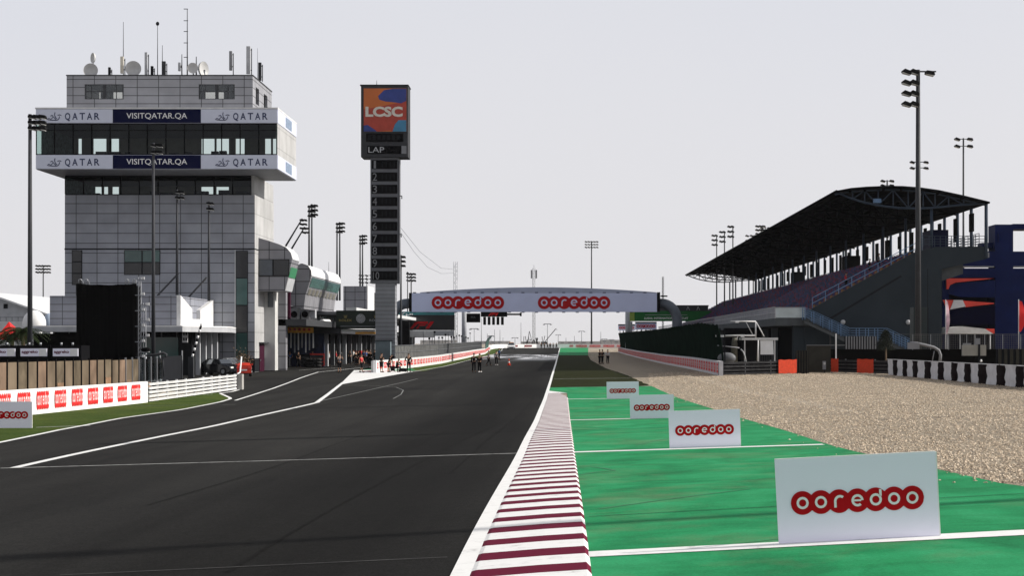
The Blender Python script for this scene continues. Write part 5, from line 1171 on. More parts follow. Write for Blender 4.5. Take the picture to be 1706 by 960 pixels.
for i, (a, b, c, d, Y) in enumerate(((1030, 1058, 542.5, 551, 388), (1058.5, 1094, 538.5, 549.5, 300))):
    t = thing('stand_sign', ['lower small logo sign over the green screened fence', 'upper small logo sign over the green screened fence'][i], 'sign', (XX((a+b)/2, Y), Y, gz(12, Y)), 'small logo signs over the fence')
    p_ = MB().box(XX(a, Y), XX(b, Y), Y, Y+.6, ZZ(d, Y), ZZ(c, Y)).build('panel', 'banner_white', t); w = XX(b, Y)-XX(a, Y)
    lo = logo_mesh(w*.9, w*.9/5.4, n=10, dz=.015); lo.xform(Matrix.Translation((XX((a+b)/2, Y), Y, ZZ((c+d)/2-.3, Y)))); lo.build('logo', ['logo_red', 'banner_white'], p_)
    MB().box(XX(a, Y), XX(b, Y), Y-.1, Y+.8, ZZ(c, Y), ZZ(c-2, Y)).build('hood', 'black', t)
    for q in range(5): px = a+3+q*(b-a-6)/4; MB().cyl((XX(px, Y), Y+.3, gz(12, Y)+2), (XX(px, Y), Y+.3, ZZ(d, Y)), .07 if q in (0, 4) else .12, n=6).build('leg', 'black', t)
# cell tower, lattice masts and cranes in the haze
def lattice(px, Y, pytop, w, label, m='far_grey', head=False):
    x = XX(px, Y); g0 = gz(x, Y); zt = ZZ(pytop, Y); t = thing('lattice_mast', label, 'mast', (x, Y, g0)); b = MB(); ww = w*Y/F/2
    for dx, dy in ((-ww, 0), (ww, 0), (0, ww*1.5)): b.cyl((x+dx, Y+dy, g0), (x+dx, Y+dy, zt), .05*Y/400, n=5)
    z = g0; st = ww*2.2; s = 1
    while z < zt-st: b.obox((x-ww*s, Y, z), (x+ww*s, Y, z+st), .04*Y/400, .04); b.obox((x-ww, Y, z), (x+ww, Y, z), .04*Y/400, .04); z += st; s = -s
    b.build('frame', m, t)
    if head:
        for q in (-1, 1): MB().box(x+q*ww*2-.25, x+q*ww*2+.25, Y-.2, Y+.2, zt-3.4, zt-.6).build('antenna', 'far_grey', t)
        MB().cyl((x, Y, zt), (x, Y, zt+1.2), .06, n=6).build('aerial', m, t)
lattice(759, 330, 436, 6, 'tall lattice mast behind the left half of the sponsor bridge', 'galv')
lattice(889.5, 560, 447, 4, 'telecom mast with antenna panels behind the bridge centre', 'galv', True)
lattice(1104.5, 380, 461, 2.5, 'slim dark mast behind the right end of the sponsor bridge', 'dark_grey')
tag(MB().tube([V(757, 455, 330), V(735, 456, 310), V(712, 445, 290), V(690, 420, 262), V(668, 388, 235)], .03, 5).build('stay_cable', 'far_grey'), 'upper thin cable sagging from the lattice mast to the lap board', 'cable')
tag(MB().tube([V(757, 449, 330), V(735, 447, 310), V(700, 420, 270), V(668, 358+22, 235)], .03, 5).build('stay_cable', 'far_grey'), 'lower thin cable sagging from the lattice mast to the lap board', 'cable')
rnd = random.Random(11)
for i, (px, top, Y) in enumerate(((802, 530, 900), (818, 560, 900), (833, 550, 800), (858, 563, 1000), (868, 538, 850), (912, 540, 800), (957, 560, 1100), (969, 552, 1000), (1001, 553, 1100), (1007, 565, 1100), (838, 563, 1200), (930, 558, 1200), (943, 563, 1250), (1019, 566, 1200), (812, 556, 1150), (790, 548, 700), (824, 549, 820))):
    x = XX(px, Y); g0 = gz(x, Y); t = thing('street_lamp', 'thin hazy street lamp far beyond the end of the straight', 'lamp post', (x, Y, g0), 'hazy lamp posts beyond the track'); zt = ZZ(top, Y)
    MB().cyl((x, Y, g0), (x, Y, zt), .22*Y/1000, .14*Y/1000, 6).build('pole', 'far_grey', t)
    if i % 2: MB().box(x-1.6, x+1.6, Y-.1, Y+.1, zt-.15, zt+.15).build('arm', 'far_grey', t); [MB().box(x+q-.5, x+q+.5, Y-.3, Y+.3, zt-.5, zt-.1).build('lamp', 'far_grey', t) for q in (-1.6, 1.6)]
x = XX(910, 700); t = thing('crane', 'small mobile crane with a raised boom beyond the track end', 'crane', (XX(915, 700), 700, gz(0, 700)))
MB().obox(V(906, 572, 700), V(926, 548, 700), .3, .3).build('boom', 'dark_grey', t); MB().box(XX(901, 700), XX(912, 700), 699, 702, gz(0, 700), gz(0, 700)+2.2).build('body', 'dark_grey', t)
MB().obox(V(926, 548, 700), V(928, 550, 700), .15, .15).build('hook_block', 'dark', t)
t = thing('works_rig', 'dark pile of rigging and frames beyond the far wall', 'rig', (XX(885, 650), 650, gz(0, 650))); b = MB()
for i in range(26): px = rnd.uniform(872, 905); a = V(px, 578, 650); c = V(px+rnd.uniform(-6, 6), rnd.uniform(560, 574), 650); b.obox(a, c, .25, .25)
b.obox(V(870, 578, 650), V(908, 578, 650), .25, .25); b.build('frame', 'mid_grey', t)
t = thing('works_rig', 'leaning A-shaped frame left of the telecom mast', 'rig', (XX(882, 660), 660, gz(0, 660))); MB().obox(V(878, 577, 660), V(882, 552, 660), .25, .25).obox(V(888, 577, 660), V(882, 552, 660), .2, .2).obox(V(880, 566, 660), V(886, 566, 660), .2, .2).build('frame', 'mid_grey', t)
for i, (a, b, top, Y) in enumerate(((700, 760, 567, 2500), (790, 850, 568.5, 2700), (868, 900, 569.5, 2500), (930, 1000, 569, 2800), (1000, 1060, 566.5, 2700), (1020, 1130, 568, 2400))):
    t = thing('hazy_building', ['pale low building beyond the pit wall', 'pale building beyond the green screen', 'pale building behind the works rig', 'pale building right of the straight end', 'taller pale building near the green fence end', 'pale building behind the green fence end'][i]+' in the haze', 'building', (XX((a+b)/2, Y), Y, gz(0, Y)))
    MB().box(XX(a, Y), XX(b, Y), Y, Y+30, gz(0, Y)-.5, ZZ(top, Y)).build('wall', 'far_pale' if 'far_pale' in MATS else mat('far_pale', (.36,.35,.34), .8, var=.25, scale=.1).name, t)
    [MB().box(XX(a+4+q*12, Y), XX(a+10+q*12, Y), Y-.2, Y-.01, ZZ(top+3, Y), ZZ(top+1.4, Y)).build('window', 'mid_grey', t) for q in range(int((b-a-8)/12))]
# ================================================================ GRANDSTAND
YE, YF = 165.0, 366.0
gS = gz(30, 165)
def gp_(px, py): return (XX(px, YE), ZZ(py, YE))
ST = thing('grandstand', 'long roofed concrete grandstand with steel trusses on the right', 'grandstand', (33, 265, gS))
def st(name, m, mb): return mb.build(name, m, ST)
mat('end_concrete', (.026,.034,.042), .85, var=.12, scale=.35, bump=.15, bscale=5, spec=.08); mat('under_dark', (.006,.006,.008), .95, spec=.02)
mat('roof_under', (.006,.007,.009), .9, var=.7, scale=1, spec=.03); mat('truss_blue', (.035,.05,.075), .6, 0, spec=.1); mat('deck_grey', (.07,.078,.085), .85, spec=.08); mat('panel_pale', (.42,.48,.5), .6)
ew = [gp_(*p) for p in ((1341,531),(1352,515),(1520,422.5),(1558,411.5),(1643,410.5),(1645,431),(1569,448.5),(1569,600),(1341,600))]
ew[-1] = (ew[-1][0], gS-.3); ew[-2] = (ew[-2][0], gS-.3)
st('end_wall', 'end_concrete', MB().prism(ew, lambda x, z: (x, YE, z), lambda x, z: (x, YE+.6, z)))
st('wall_joint', 'dark', MB().add([V(1355, 546, YE-.004), V(1357, 549, YE-.004), V(1503, 461, YE-.004), V(1500, 459, YE-.004)], [[0,1,2,3]]))
st('wall_joint', 'dark', MB().box(XX(1545, YE), XX(1546, YE), YE-.01, YE-.004, gS, ZZ(448, YE)))
st('frame', 'end_concrete', MB().prism([ew[i] for i in (3, 4, 5, 6, 7)]+[(ew[3][0], gS)], lambda x, z: (x, YE+.6, z-.02), lambda x, z: (x, YF, z-.02)))
# stepped tiers; each row of seats is a part
xr0, zr0 = gp_(1352, 515); xr1, zr1 = gp_(1522, 422); NR = 18
stp = [(xr0-1.2, zr0-1.0)]
for i in range(NR): x = xr0+(xr1-xr0)*i/NR; z = zr0-.35+(zr1-zr0)*i/NR; stp += [(x, z-.0), (x+(xr1-xr0)/NR, z)] if i == 0 else [(x, z), (x+(xr1-xr0)/NR, z)]
stp += [(xr1+5, zr1-.4), (xr1+5, zr1-2), (xr0, zr0-1.6), (xr0-1.2, zr0-1.6)]
st('tier', 'deck_grey', MB().prism(stp, lambda x, z: (x, YE+.62, z), lambda x, z: (x, YF, z)))
rnd = random.Random(5); rest = MB(); seat_me = {}; nseat = 0
def seat_geo(b, x, y, z, c):
    b.box(x-.2, x+.2, y, y+.46, z+.36, z+.42, c); b.box(x+.18, x+.24, y, y+.46, z+.42, z+.8, c)
sm_ = ['seat_blue', 'seat_maroon', 'seat_orange']
for i in range(NR):
    x = xr0+(xr1-xr0)*(i+.55)/NR; z = zr0-.33+(zr1-zr0)*i/NR; y = YE+1.2; j = 0
    while y < YF-1:
        if int(y/.62) % 22 != 0:
            c = 0 if rnd.random() < .62 else 1
            if y < YE+2.4: c = 2
            if nseat < 100 and j < 6:
                if c not in seat_me:
                    q = MB(); seat_geo(q, 0, 0, 0, 0); o = q.build('seat', sm_[c], None, (0, 0, 0)); seat_me[c] = o.data
                else: o = bpy.data.objects.new('seat', seat_me[c]); COL.objects.link(o)
                o.parent = ST; o.location = Vector((x, y, z))-ST.location; nseat += 1
            else: seat_geo(rest, x, y, z, c)
            j += 1
        y += .62 if y < 230 else 1.24
r_ = rest.build('far_seats', sm_, ST); r_['kind'] = 'stuff'
# walkway in front, its pale rail panels, posts
wx0, wx1 = XX(1290, YE), XX(1341, YE); wz = ZZ(530.5, YE)
st('walkway', 'deck_grey', MB().box(wx0, wx1+1.5, YE-.3, YF, wz-.75, wz))
st('rail_panel', 'panel_pale', MB().box(wx0+.1, wx1-.1, YE-.38, YE-.34, wz+.05, ZZ(513.5, YE)))
b = MB(); b.box(wx0, wx1, YE-.42, YE-.3, ZZ(513.4, YE), ZZ(512.2, YE))
for x in (wx0, wx1-.1): b.box(x, x+.1, YE-.42, YE-.3, wz, ZZ(512.2, YE))
y = YE
while y < YF: b.box(wx0, wx0+.05, y, y+.05, wz, wz+1.1); y += .55 if y < 230 else 1.6
for h in (.55, 1.1): b.box(wx0-.01, wx0+.06, YE-.3, YF, wz+h-.03, wz+h+.03)
st('front_railing', 'pipe_light', b)
# undercroft: its shade is put into near-black walls
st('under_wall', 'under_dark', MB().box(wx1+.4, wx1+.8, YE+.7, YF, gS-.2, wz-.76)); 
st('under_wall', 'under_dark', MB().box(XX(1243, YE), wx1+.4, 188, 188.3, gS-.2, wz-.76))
b = MB(); y = YE+.2
st('support_column', 'end_concrete', MB().box(XX(1322, YE), XX(1341, YE)-.01, YE+.05, YE+1.2, gS-.2, wz-.76))
while y < YF: y += 8; st('support_column', 'deck_grey', MB().box(wx0+.8, wx0+1.4, y, y+.6, gz(wx0, y)-.2, wz-.76))
# sloping rail on the end wall
b = MB()
A_ = Vector((xr0+.1, YE+.1, zr0+.0)); B_ = Vector((xr1+.4, YE+.1, zr1+.0))
for h in (.55, 1.1): b.obox(A_+Vector((0,0,h)), B_+Vector((0,0,h)), .05, .06)
for i in range(9): p = A_.lerp(B_, i/8); b.obox(p, p+Vector((0,0,1.1)), .06, .06)
st('slope_railing', 'blue_rail', b)
b = MB(); tx0, tx1 = XX(1530, YE), XX(1641, YE); tz = ZZ(411, YE)
for h in (.25, .5, .75, 1.05): b.box(tx0, tx1, YE+.1, YE+.15, tz+h-.025, tz+h+.025)
for i in range(13): x = tx0+(tx1-tx0)*i/12; b.box(x-.03, x+.03, YE+.09, YE+.16, tz, tz+1.08)
for h in (.25, .5, .75, 1.05, 1.3): b.box(tx1-.6, tx1-.55, YE, YF, tz+h-.025, tz+h+.025)
y = YE
while y < 290: b.box(tx1-.6, tx1-.54, y, y+.06, tz, tz+1.3); y += 1.5
b.build('top_railing', 'truss_blue', ST)
# roof skin
rc = [gp_(*p) for p in ((1391,319),(1415,314.5),(1440,312.4),(1470,311.2),(1500,311.2),(1530,313.6),(1560,317.8),(1600,326.5),(1645,337.5))]
# photo outline sags at the far end: lower the lip gently with distance
rb = [(x, z-.16) for x, z in reversed(rc)]
def roofpt(x, z, y): return (x, y, z)
b = MB(); prs = rc+rb
b.prism(prs, lambda x, z: (x, YE-1.0, z), lambda x, z: (x, YF, z))
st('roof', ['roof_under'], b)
b = MB()
for i in range(1, 8): x, z = rc[i]; b.box(x-.06, x+.06, YE-.9, YF-.1, z-.42, z-.19)
x, z = rc[0]; b.tube([(x, YE-1.0, z-.05), (x, YF, z-.05)], .12, 8)
st('purlins', 'under_dark', b)
lc = [gp_(*p) for p in ((1393,319.5),(1415,329.5),(1440,337.5),(1465,342.5),(1497,346.5),(1530,347.5),(1560,345.8),(1600,341.5),(1643,338.5))]
def truss(y):
    b = MB(); pts = [(x, y, z) for x, z in lc]; b.tube(pts, .11, 8); up = [(x, y, z-.3) for x, z in rc]; b.tube(up, .09, 8)
    def tz_(x, L): 
        for (xa, za), (xb, zb) in zip(L, L[1:]):
            if xa <= x <= xb: return za+(zb-za)*(x-xa)/(xb-xa)
        return L[-1][1]
    xs = [lc[0][0]+(lc[-1][0]-lc[0][0])*q for q in (.11, .19, .28, .38, .48, .58, .66, .75, .85)]
    for i, x in enumerate(xs):
        b.cyl((x, y, tz_(x, lc)), (x, y, tz_(x, rc)-.3), .065, n=6)
        if i+1 < len(xs):
            a, c = (x, xs[i+1]) if i % 2 else (xs[i+1], x)
            b.cyl((a, y, tz_(a, rc)-.3), (c, y, tz_(c, lc)), .065, n=6)
    return b
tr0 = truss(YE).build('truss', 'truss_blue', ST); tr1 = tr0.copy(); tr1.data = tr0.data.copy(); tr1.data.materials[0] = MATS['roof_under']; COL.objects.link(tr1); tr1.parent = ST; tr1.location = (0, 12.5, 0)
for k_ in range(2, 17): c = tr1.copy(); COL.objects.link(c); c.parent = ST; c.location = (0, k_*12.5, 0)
cx_, cz_ = gp_(1643, 338); c0 = MB().cyl((cx_, YE, gS if False else tz-1.1), (cx_, YE, cz_), .17, n=10).build('rear_column', 'truss_blue', ST)
for k_ in range(1, 34): c = c0.copy(); COL.objects.link(c); c.parent = ST; c.location = (0, k_*6, 0)
cx2 = gp_(1553, 338)[0]; c0 = MB().cyl((cx2, YE+.3, tz), (cx2, YE+.3, ZZ(346, YE)), .15, n=10).build('mid_column', 'truss_blue', ST)
for k_ in range(1, 17): c = c0.copy(); COL.objects.link(c); c.parent = ST; c.location = (0, k_*12.5, 0)
rnd = random.Random(9)
for k_ in range(26):
    y = YE+4+k_*7.3; h = rnd.uniform(1.3, 2.2); MB().box(cx_-.4, cx_-.2, y, y+rnd.uniform(.9, 2.2), cz_-.7-h-rnd.uniform(0, .8), cz_-.7).build('hanging_panel', 'black', ST)
for k_ in range(3):
    y = YE+14+k_*53; MB().box(cx_-2.4, cx_-.5, y, y+4, tz, tz+2.6).build('kiosk', ['navy', 'black', 'dark'][k_ % 3], ST)
MB().box(gp_(1455, 0)[0], gp_(1468, 0)[0], YE-.1, YE+.2, ZZ(338, YE), ZZ(331, YE)).build('gantry_box', 'blue_rail', ST)
MB().box(cx_-.15, cx_+.3, YE-.05, YE+.3, ZZ(429, YE), ZZ(421, YE)).build('junction_box', 'grey', ST)
for px in (1404.5, 1513): MB().ell(V(px, 537, YE-.22), .24, .2, .24, 12, 8).build('globe_lamp', 'light_grey', ST)
# --- stair in front of the end wall
SRT = thing('outside_stair', 'steel railed stair stepping down in front of the grandstand end wall', 'stairs', (28, 163, gS))
ys0, ys1 = YE-2.2, YE-.45
def flight(a, c, n):
    A1 = V(a[0], a[1], ys0); C1 = V(c[0], c[1], ys0); b = MB(); dx = (C1.x-A1.x)/n; dz = (C1.z-A1.z)/n
    for i in range(n): x = A1.x+dx*i; z = A1.z+dz*(i+1); b.box(x, x+dx+.02, ys0, ys1, z-.08, z)
    b.obox((A1.x, ys0+.05, A1.z-.25), (C1.x, ys0+.05, C1.z-.25), .1, .4); b.build('flight', 'deck_grey', SRT)
    r = MB()
    for yy in (ys0, ys1-.1):
        for h in (.2, .42, .64, .86, 1.1): r.obox((A1.x, yy, A1.z+h), (C1.x, yy, C1.z+h), .04, .04)
        for i in range(6): q = A1.lerp(C1, i/5); r.box(q.x-.03, q.x+.03, yy-.03, yy+.03, q.z-.1, q.z+1.1)
    r.build('railing', 'blue_rail', SRT)
flight((1341, 531), (1416, 566), 13); flight((1478, 566), (1528, 590), 9)
a_ = V(1416, 566, ys0); c_ = V(1478, 566, ys0); MB().box(a_.x, c_.x, ys0, ys1, a_.z-.25, a_.z-.02).build('landing', 'deck_grey', SRT); r = MB()
for yy in (ys0, ys1-.1):
    for h in (.2, .42, .64, .86, 1.1): r.box(a_.x, c_.x, yy-.02, yy+.02, a_.z+h-.02, a_.z+h+.02)
    for i in range(5): x = a_.x+(c_.x-a_.x)*i/4; r.box(x-.03, x+.03, yy-.03, yy+.03, a_.z-.1, a_.z+1.1)
r.build('railing', 'blue_rail', SRT); MB().box(wx1, a_.x*.0+wx1+.3, ys0, YE-.31, wz-.2, wz).build('top_landing', 'deck_grey', SRT)
for px in (1385, 1416, 1478): x = XX(px, ys0); MB().box(x-.08, x+.08, ys0+.6, ys0+.8, gS, ZZ(566 if px > 1390 else 552, ys0)-.28).build('post', 'pole', SRT)
# ================================================================ right-hand barriers and fences
RB = lambda y: 11.8+(y-127)*.001
adwall('advertising_barrier', 'long white framed barrier with red panels below the green screened fence', 'barrier', RB, 127, 367, 1.08, .3, '-X', 2.42, 1.7, .8, 'white_shade' if 'white_shade' in MATS else mat('white_shade', (.55,.55,.58), .6).name, 'ad_red', step=5, cz=.52)
t = thing('screened_fence', 'tall dark green screened fence along the right of the gravel', 'fence', (12.6, 240, gz(12.6, 240)))
b = MB(); rnd = random.Random(2); nU = 6; ys_f = frange(131, 367, 1.2)
hf = lambda y: lerp_tab([(131, 3.45), (150, 3.8), (200, 3.75), (367, 4.2)], y)
vs = []
for j, y in enumerate(ys_f):
    x = 12.5+.05*sin(j*1.7)+.04*sin(j*.63); g0 = gz(x, y); zt = hf(y)+.05*sin(j*2.1)
    for i in range(nU+1): q = i/nU; vs.append((x-.45*q**3+.03*sin(j*3+i), y, g0+(zt-g0)*q))
b.add(vs, [[j*(nU+1)+i, (j+1)*(nU+1)+i, (j+1)*(nU+1)+i+1, j*(nU+1)+i+1] for j in range(len(ys_f)-1) for i in range(nU)], 0, True); b.build('screen_cloth', 'green_screen', t)
for k_ in range(60): y = 131+k_*4; MB().obox((12.62, y, gz(12.6, y)), (12.6, y, hf(y)-.3), .09, .09).build('post', 'dark', t)
MB().box(12.5, 17, 131, 131.1, gz(14, 131), 3.1).build('return_screen', 'green_screen', t) if False else None
Yr_ = 127.0
def rail_px(name, label, px0, px1, Y0, Y1_, segs, cat='guardrail'):
    a = (XX(px0, Y0), Y0); c = (XX(px1, Y1_), Y1_); t = guard(name, label, [a, c], 1.08, 4, 'rail_dark' if 'rail_dark' in MATS else mat('rail_dark', (.03,.03,.032), .5, .1, spec=.15, var=.5, scale=2).name, cat=cat)
    bk = MB(); q_ = Vector((a[0], a[1], gz(*a)+.52)); r__ = Vector((c[0], c[1], gz(*c)+.52)); bk.obox(q_+Vector((.03,.12,0)), r__+Vector((.03,.12,0)), .05, .98); bk.build('backing', 'under_dark', t)
    for p0, p1 in segs:
        q0 = (p0-px0)/(px1-px0); q1 = (p1-px0)/(px1-px0); A1 = Vector((a[0]+(c[0]-a[0])*q0, a[1]+(c[1]-a[1])*q0, 0)); C1 = Vector((a[0]+(c[0]-a[0])*q1, a[1]+(c[1]-a[1])*q1, 0))
        g0, g1 = gz(A1.x, A1.y), gz(C1.x, C1.y); b = MB(); n = 14; vs = []
        for i in range(n+1):
            f = i/n; p = A1.lerp(C1, f); gg = g0+(g1-g0)*f
            for j in range(5): vs.append((p.x, p.y-.13-.05*abs(sin(i*.9+j)), gg+.04+1.06*j/4+.02*sin(i)))
        b.add(vs, [[i*5+j, (i+1)*5+j, (i+1)*5+j+1, i*5+j+1] for i in range(n) for j in range(4)], 0, True)
        b.build('orange_cover', 'orange', t)
    return t
rail_px('guardrail', 'dark rail barrier with an orange wrapped right end before the white hut', 1199, 1327, 127.2, 131, [(1296, 1327)])
rail_px('guardrail', 'dark rail barrier with two orange wraps left of the striped tyre wall', 1384, 1482, 134, 124.5, [(1384, 1397), (1429, 1456)])
# striped tyre wall
tw = thing('tyre_wall', 'black and white striped tyre wall at the right edge of the gravel', 'tyre wall', (24, 105, gz(24, 105)))
y = 124.0; i = 0; rnd = random.Random(4); b0 = MB(); edges = []
while y > 76:
    w = (2.05 if i % 2 == 0 else 1.75)*rnd.uniform(.85, 1.1); edges.append((y, max(y-w, 76), i % 2)); y -= w; i += 1
for ya, yb, c in edges:
    b = MB(); n = 6; vs = []; x0 = 24.0
    for j in range(n+1):
        y = ya+(yb-ya)*j/n; g0 = gz(x0, y); bul = .08*sin(pi*j/n)+.03*rnd.random()
        for q in range(6): vs.append((x0-bul-.03*sin(q*2+ya), y+(.06*sin(q*1.7+ya) if 0 < j < n else .09*sin(q*1.3+ya*2)), g0-.03+1.13*q/5+(.02*rnd.random() if q == 5 else 0)))
    b.add(vs, [[j*6+q, (j+1)*6+q, (j+1)*6+q+1, j*6+q+1] for j in range(n) for q in range(5)], 0, True)
    b.build('stripe_cover' if c == 0 else 'dark_cover', 'white_shade' if c == 0 else 'tyre_dark', tw)
MB().box(24.05, 24.9, 76, 124, gz(24, 100)-.2, gz(24, 100)+1.08).build('tyre_stack', 'tyre', tw)
b = MB().box(23.9, 24.0, 76, 124, gz(24, 100)+1.09, gz(24, 100)+1.13); b.build('top_strap', 'white_shade', tw)
# dark corrugated panel fence next to the opening
def slatpanel(name, label, px0, px1, py0, py1, Y, m1, m2, n, base=True, depth=.25):
    t = thing(name, label, 'fence', (XX((px0+px1)/2, Y), Y, gz(XX(px0, Y), Y)))
    MB().box(XX(px0, Y), XX(px1, Y), Y+.1, Y+depth, ZZ(py1, Y), ZZ(py0, Y)).build('backing', m1, t); b = MB()
    for i in range(n): px = px0+(px1-px0)*(i+.25)/n; b.box(XX(px, Y), XX(px+(px1-px0)/n*.5, Y), Y, Y+.09, ZZ(py1, Y), ZZ(py0-.5, Y))
    b.build('slats', m2, t); return t
mat('dark_olive', (.028,.026,.02), .8, var=.3)
slatpanel('corrugated_panel', 'dark corrugated panel right of the orange wrapped barrier end', 1326, 1348, 584.5, 626, 131.5, 'dark', 'dark_olive', 5)
slatpanel('slatted_screen', 'grey slatted screen at the foot of the outside stair', 1408, 1461, 561, 582, 150, 'under_dark', 'grey', 12)
slatpanel('olive_panel', 'dull olive panels behind the right end of the tyre wall', 1661, 1720, 582, 612, 100, 'dark', 'dark_olive', 6)
tag(MB().box(XX(1348, 140), XX(1670, 140), 140, 140.2, gz(25, 140), ZZ(582, 140)).build('dark_screen_fence', 'black_cloth'), 'long low black screen fence behind the rail barriers', 'fence')
tag(MB().box(XX(1344, 134.5), XX(1384, 134.5), 134.5, 134.7, gz(20, 134), ZZ(576, 134.5)).build('dark_gate', 'dark_olive'), 'dark mesh gate between the two rail barriers', 'gate')
tag(MB().box(XX(1344, 134.3), XX(1408, 134.3), 134.3, 134.36, ZZ(576, 134.3), ZZ(575, 134.3)).build('gate_rail', 'grey'), 'thin grey top rail over the dark gate', 'rail')
tag(MB().box(XX(1392, 134), XX(1394, 134), 134, 134.1, gz(21, 134), ZZ(556, 134)).build('white_post', 'white_paint'), 'slim white post beside the dark gate', 'post')
t = thing('signal_post', 'short grey signal box on a post in the barrier opening', 'post', (XX(1373, 132), 132, gz(20, 132)))
MB().box(XX(1371, 132), XX(1376, 132), 132, 132.2, ZZ(616, 132), ZZ(602, 132)).build('box', 'grey', t); MB().box(XX(1373, 132), XX(1374.5, 132), 132.05, 132.15, gz(20, 132), ZZ(616, 132)).build('post', 'dark', t); MB().cyl(V(1373.5, 606, 131.99), V(1373.5, 606, 132), .1, n=10).build('lens', 'lamp_glass', t)
# mesh fence on posts above the dark screen
t = thing('mesh_fence', 'light mesh fence on slim posts in front of the blue frame structure', 'fence', (XX(1610, 139), 139, ZZ(582, 139))); b = MB()
for px in range(1520, 1760, 30): b.box(XX(px, 139), XX(px+1.3, 139), 139, 139.06, ZZ(583, 139), ZZ(557, 139))
b.build('posts', 'galv', t); b = MB(); b.box(XX(1490, 139), XX(1760, 139), 139, 139.04, ZZ(557.6, 139), ZZ(557, 139))
for px in range(1520, 1760, 3): b.box(XX(px, 139), XX(px+.25, 139), 139.01, 139.03, ZZ(582, 139), ZZ(557.6, 139))
for py in range(560, 582, 3): b.box(XX(1520, 139), XX(1760, 139), 139.031, 139.04, ZZ(py+.25, 139), ZZ(py, 139))
b.build('mesh', 'mesh_grey', t)
# goose-neck lamp, back of a sign, dark cabinet
t = thing('gooseneck_lamp', 'grey gooseneck lamp bending over the dark fence left of the tyre wall top', 'lamp', (XX(1565, 128), 128, gz(25, 128)))
MB().tube([V(*p, 128) for p in ((1566, 603), (1567, 592), (1564, 584), (1556, 579), (1540, 575), (1528, 572.5), (1516, 571.5))], .11, 8).build('arm', 'grey', t); MB().cyl(V(1553, 603, 128), V(1556.5, 585, 128), .035, n=6).build('strut', 'grey', t); MB().box(XX(1513, 128), XX(1531, 128), 127.8, 128.3, ZZ(582, 128), ZZ(571, 128)).build('head', 'grey', t)
t = thing('sign_back', 'beige back of a sign box on a dark post above the striped tyre wall', 'sign', (XX(1629, 112), 112, gz(25, 112)))
MB().box(XX(1604, 112), XX(1643, 112), 112, 112.3, ZZ(593, 112), ZZ(575, 112)).build('panel', 'beige' if 'beige' in MATS else mat('beige', (.28,.27,.24), .7).name, t); MB().box(XX(1629.5, 112), XX(1632.5, 112), 111.9, 111.99, gz(25, 112), ZZ(574, 112)).build('post', 'dark', t); MB().box(XX(1605, 112), XX(1618, 112), 112, 112.2, ZZ(575, 112), ZZ(572, 112)).build('camera_mount', 'grey', t); MB().box(XX(1626, 112), XX(1633, 112), 112, 112.3, ZZ(574.8, 112), ZZ(564, 112)).build('device', 'grey', t); MB().ell(V(1634.5, 601.5, 111.9), .08, .08, .1, 8, 6).build('lamp', 'white_paint', t)
t = thing('mast_cabinet', 'dark cabinet around the foot of the main light mast', 'cabinet', (XX(1532, 142), 142.5, gz(28, 142))); MB().box(XX(1522, 142), XX(1545, 142), 142, 143.5, gz(28, 142), ZZ(512, 142)).build('body', 'cab_dark' if 'cab_dark' in MATS else mat('cab_dark', (.02,.03,.032), .6).name, t); MB().box(XX(1545, 142)+.003, XX(1547, 142), 142.1, 143.4, gz(28, 142), ZZ(513, 142)).build('side', 'dark', t); MB().box(XX(1524, 142), XX(1543, 142), 141.95, 141.997, ZZ(535.5, 142), ZZ(534.5, 142)).build('seam', 'dark_grey', t)
tr_ = thing('dark_conifer', 'dark pointed shrub silhouette beside the outside stair foot', 'tree', (XX(1476, 136), 136, gz(26, 136))); b = MB(); rnd = random.Random(21); c0 = XX(1476, 136); zb_, zt_ = ZZ(585, 136), ZZ(551.5, 136)
for i in range(3200):
    q = rnd.random()**.8; a = rnd.uniform(0, 2*pi); r = (.72*(1-q)**.6+.1)*sqrt(rnd.random())*rnd.uniform(.8, 1.15); p = Vector((c0+r*cos(a), 136+r*sin(a), zb_+(zt_-zb_)*q)); d = Vector((rnd.uniform(-1,1), rnd.uniform(-1,1), rnd.uniform(-.3,1)))*.11; e = Vector((rnd.uniform(-1,1), rnd.uniform(-1,1), rnd.uniform(-1,1)))*.07
    b.add([p, p+d, p+e], [[0,1,2]])
b.build('crown', 'conifer' if 'conifer' in MATS else mat('conifer', (.012,.016,.01), .9).name, tr_); MB().cyl((c0, 136, gz(26, 136)), (c0, 136, zb_+.3), .07, n=6).build('trunk', 'trunk_brown', tr_)
# --- marshal hut and tube frames
Yh_ = 136.0
t = thing('marshal_hut', 'small white framed hut with a blank white screen behind the dark barrier', 'hut', (XX(1265, Yh_), Yh_+1, gz(16, Yh_)))
MB().box(XX(1236, Yh_), XX(1296, Yh_), Yh_-.1, Yh_+2.2, ZZ(567, Yh_), ZZ(563, Yh_)).build('roof', 'offwhite', t)
MB().box(XX(1240, Yh_), XX(1292, Yh_), Yh_+2.1, Yh_+2.2, gz(16, Yh_), ZZ(567, Yh_)).build('back_wall', 'dark', t)
b = MB(); [b.box(XX(p, Yh_), XX(p+1.8, Yh_), Yh_, Yh_+.12, gz(16, Yh_), ZZ(567, Yh_)) for p in (1240, 1263, 1290)]; b.build('post', 'offwhite', t)
MB().add([V(1266.5, 567.5, Yh_-.02), V(1288, 567.5, Yh_-.02), V(1289, 591, Yh_-.12), V(1267, 591, Yh_-.12)], [[3,2,1,0]]).build('screen', 'white_paint', t)
b = MB(); [b.box(XX(1267+q*3, Yh_), XX(1268+q*3, Yh_), Yh_-.05, Yh_-.01, gz(16, Yh_), ZZ(591.5, Yh_)) for q in range(8)]; b.build('slats', 'dark_grey', t)
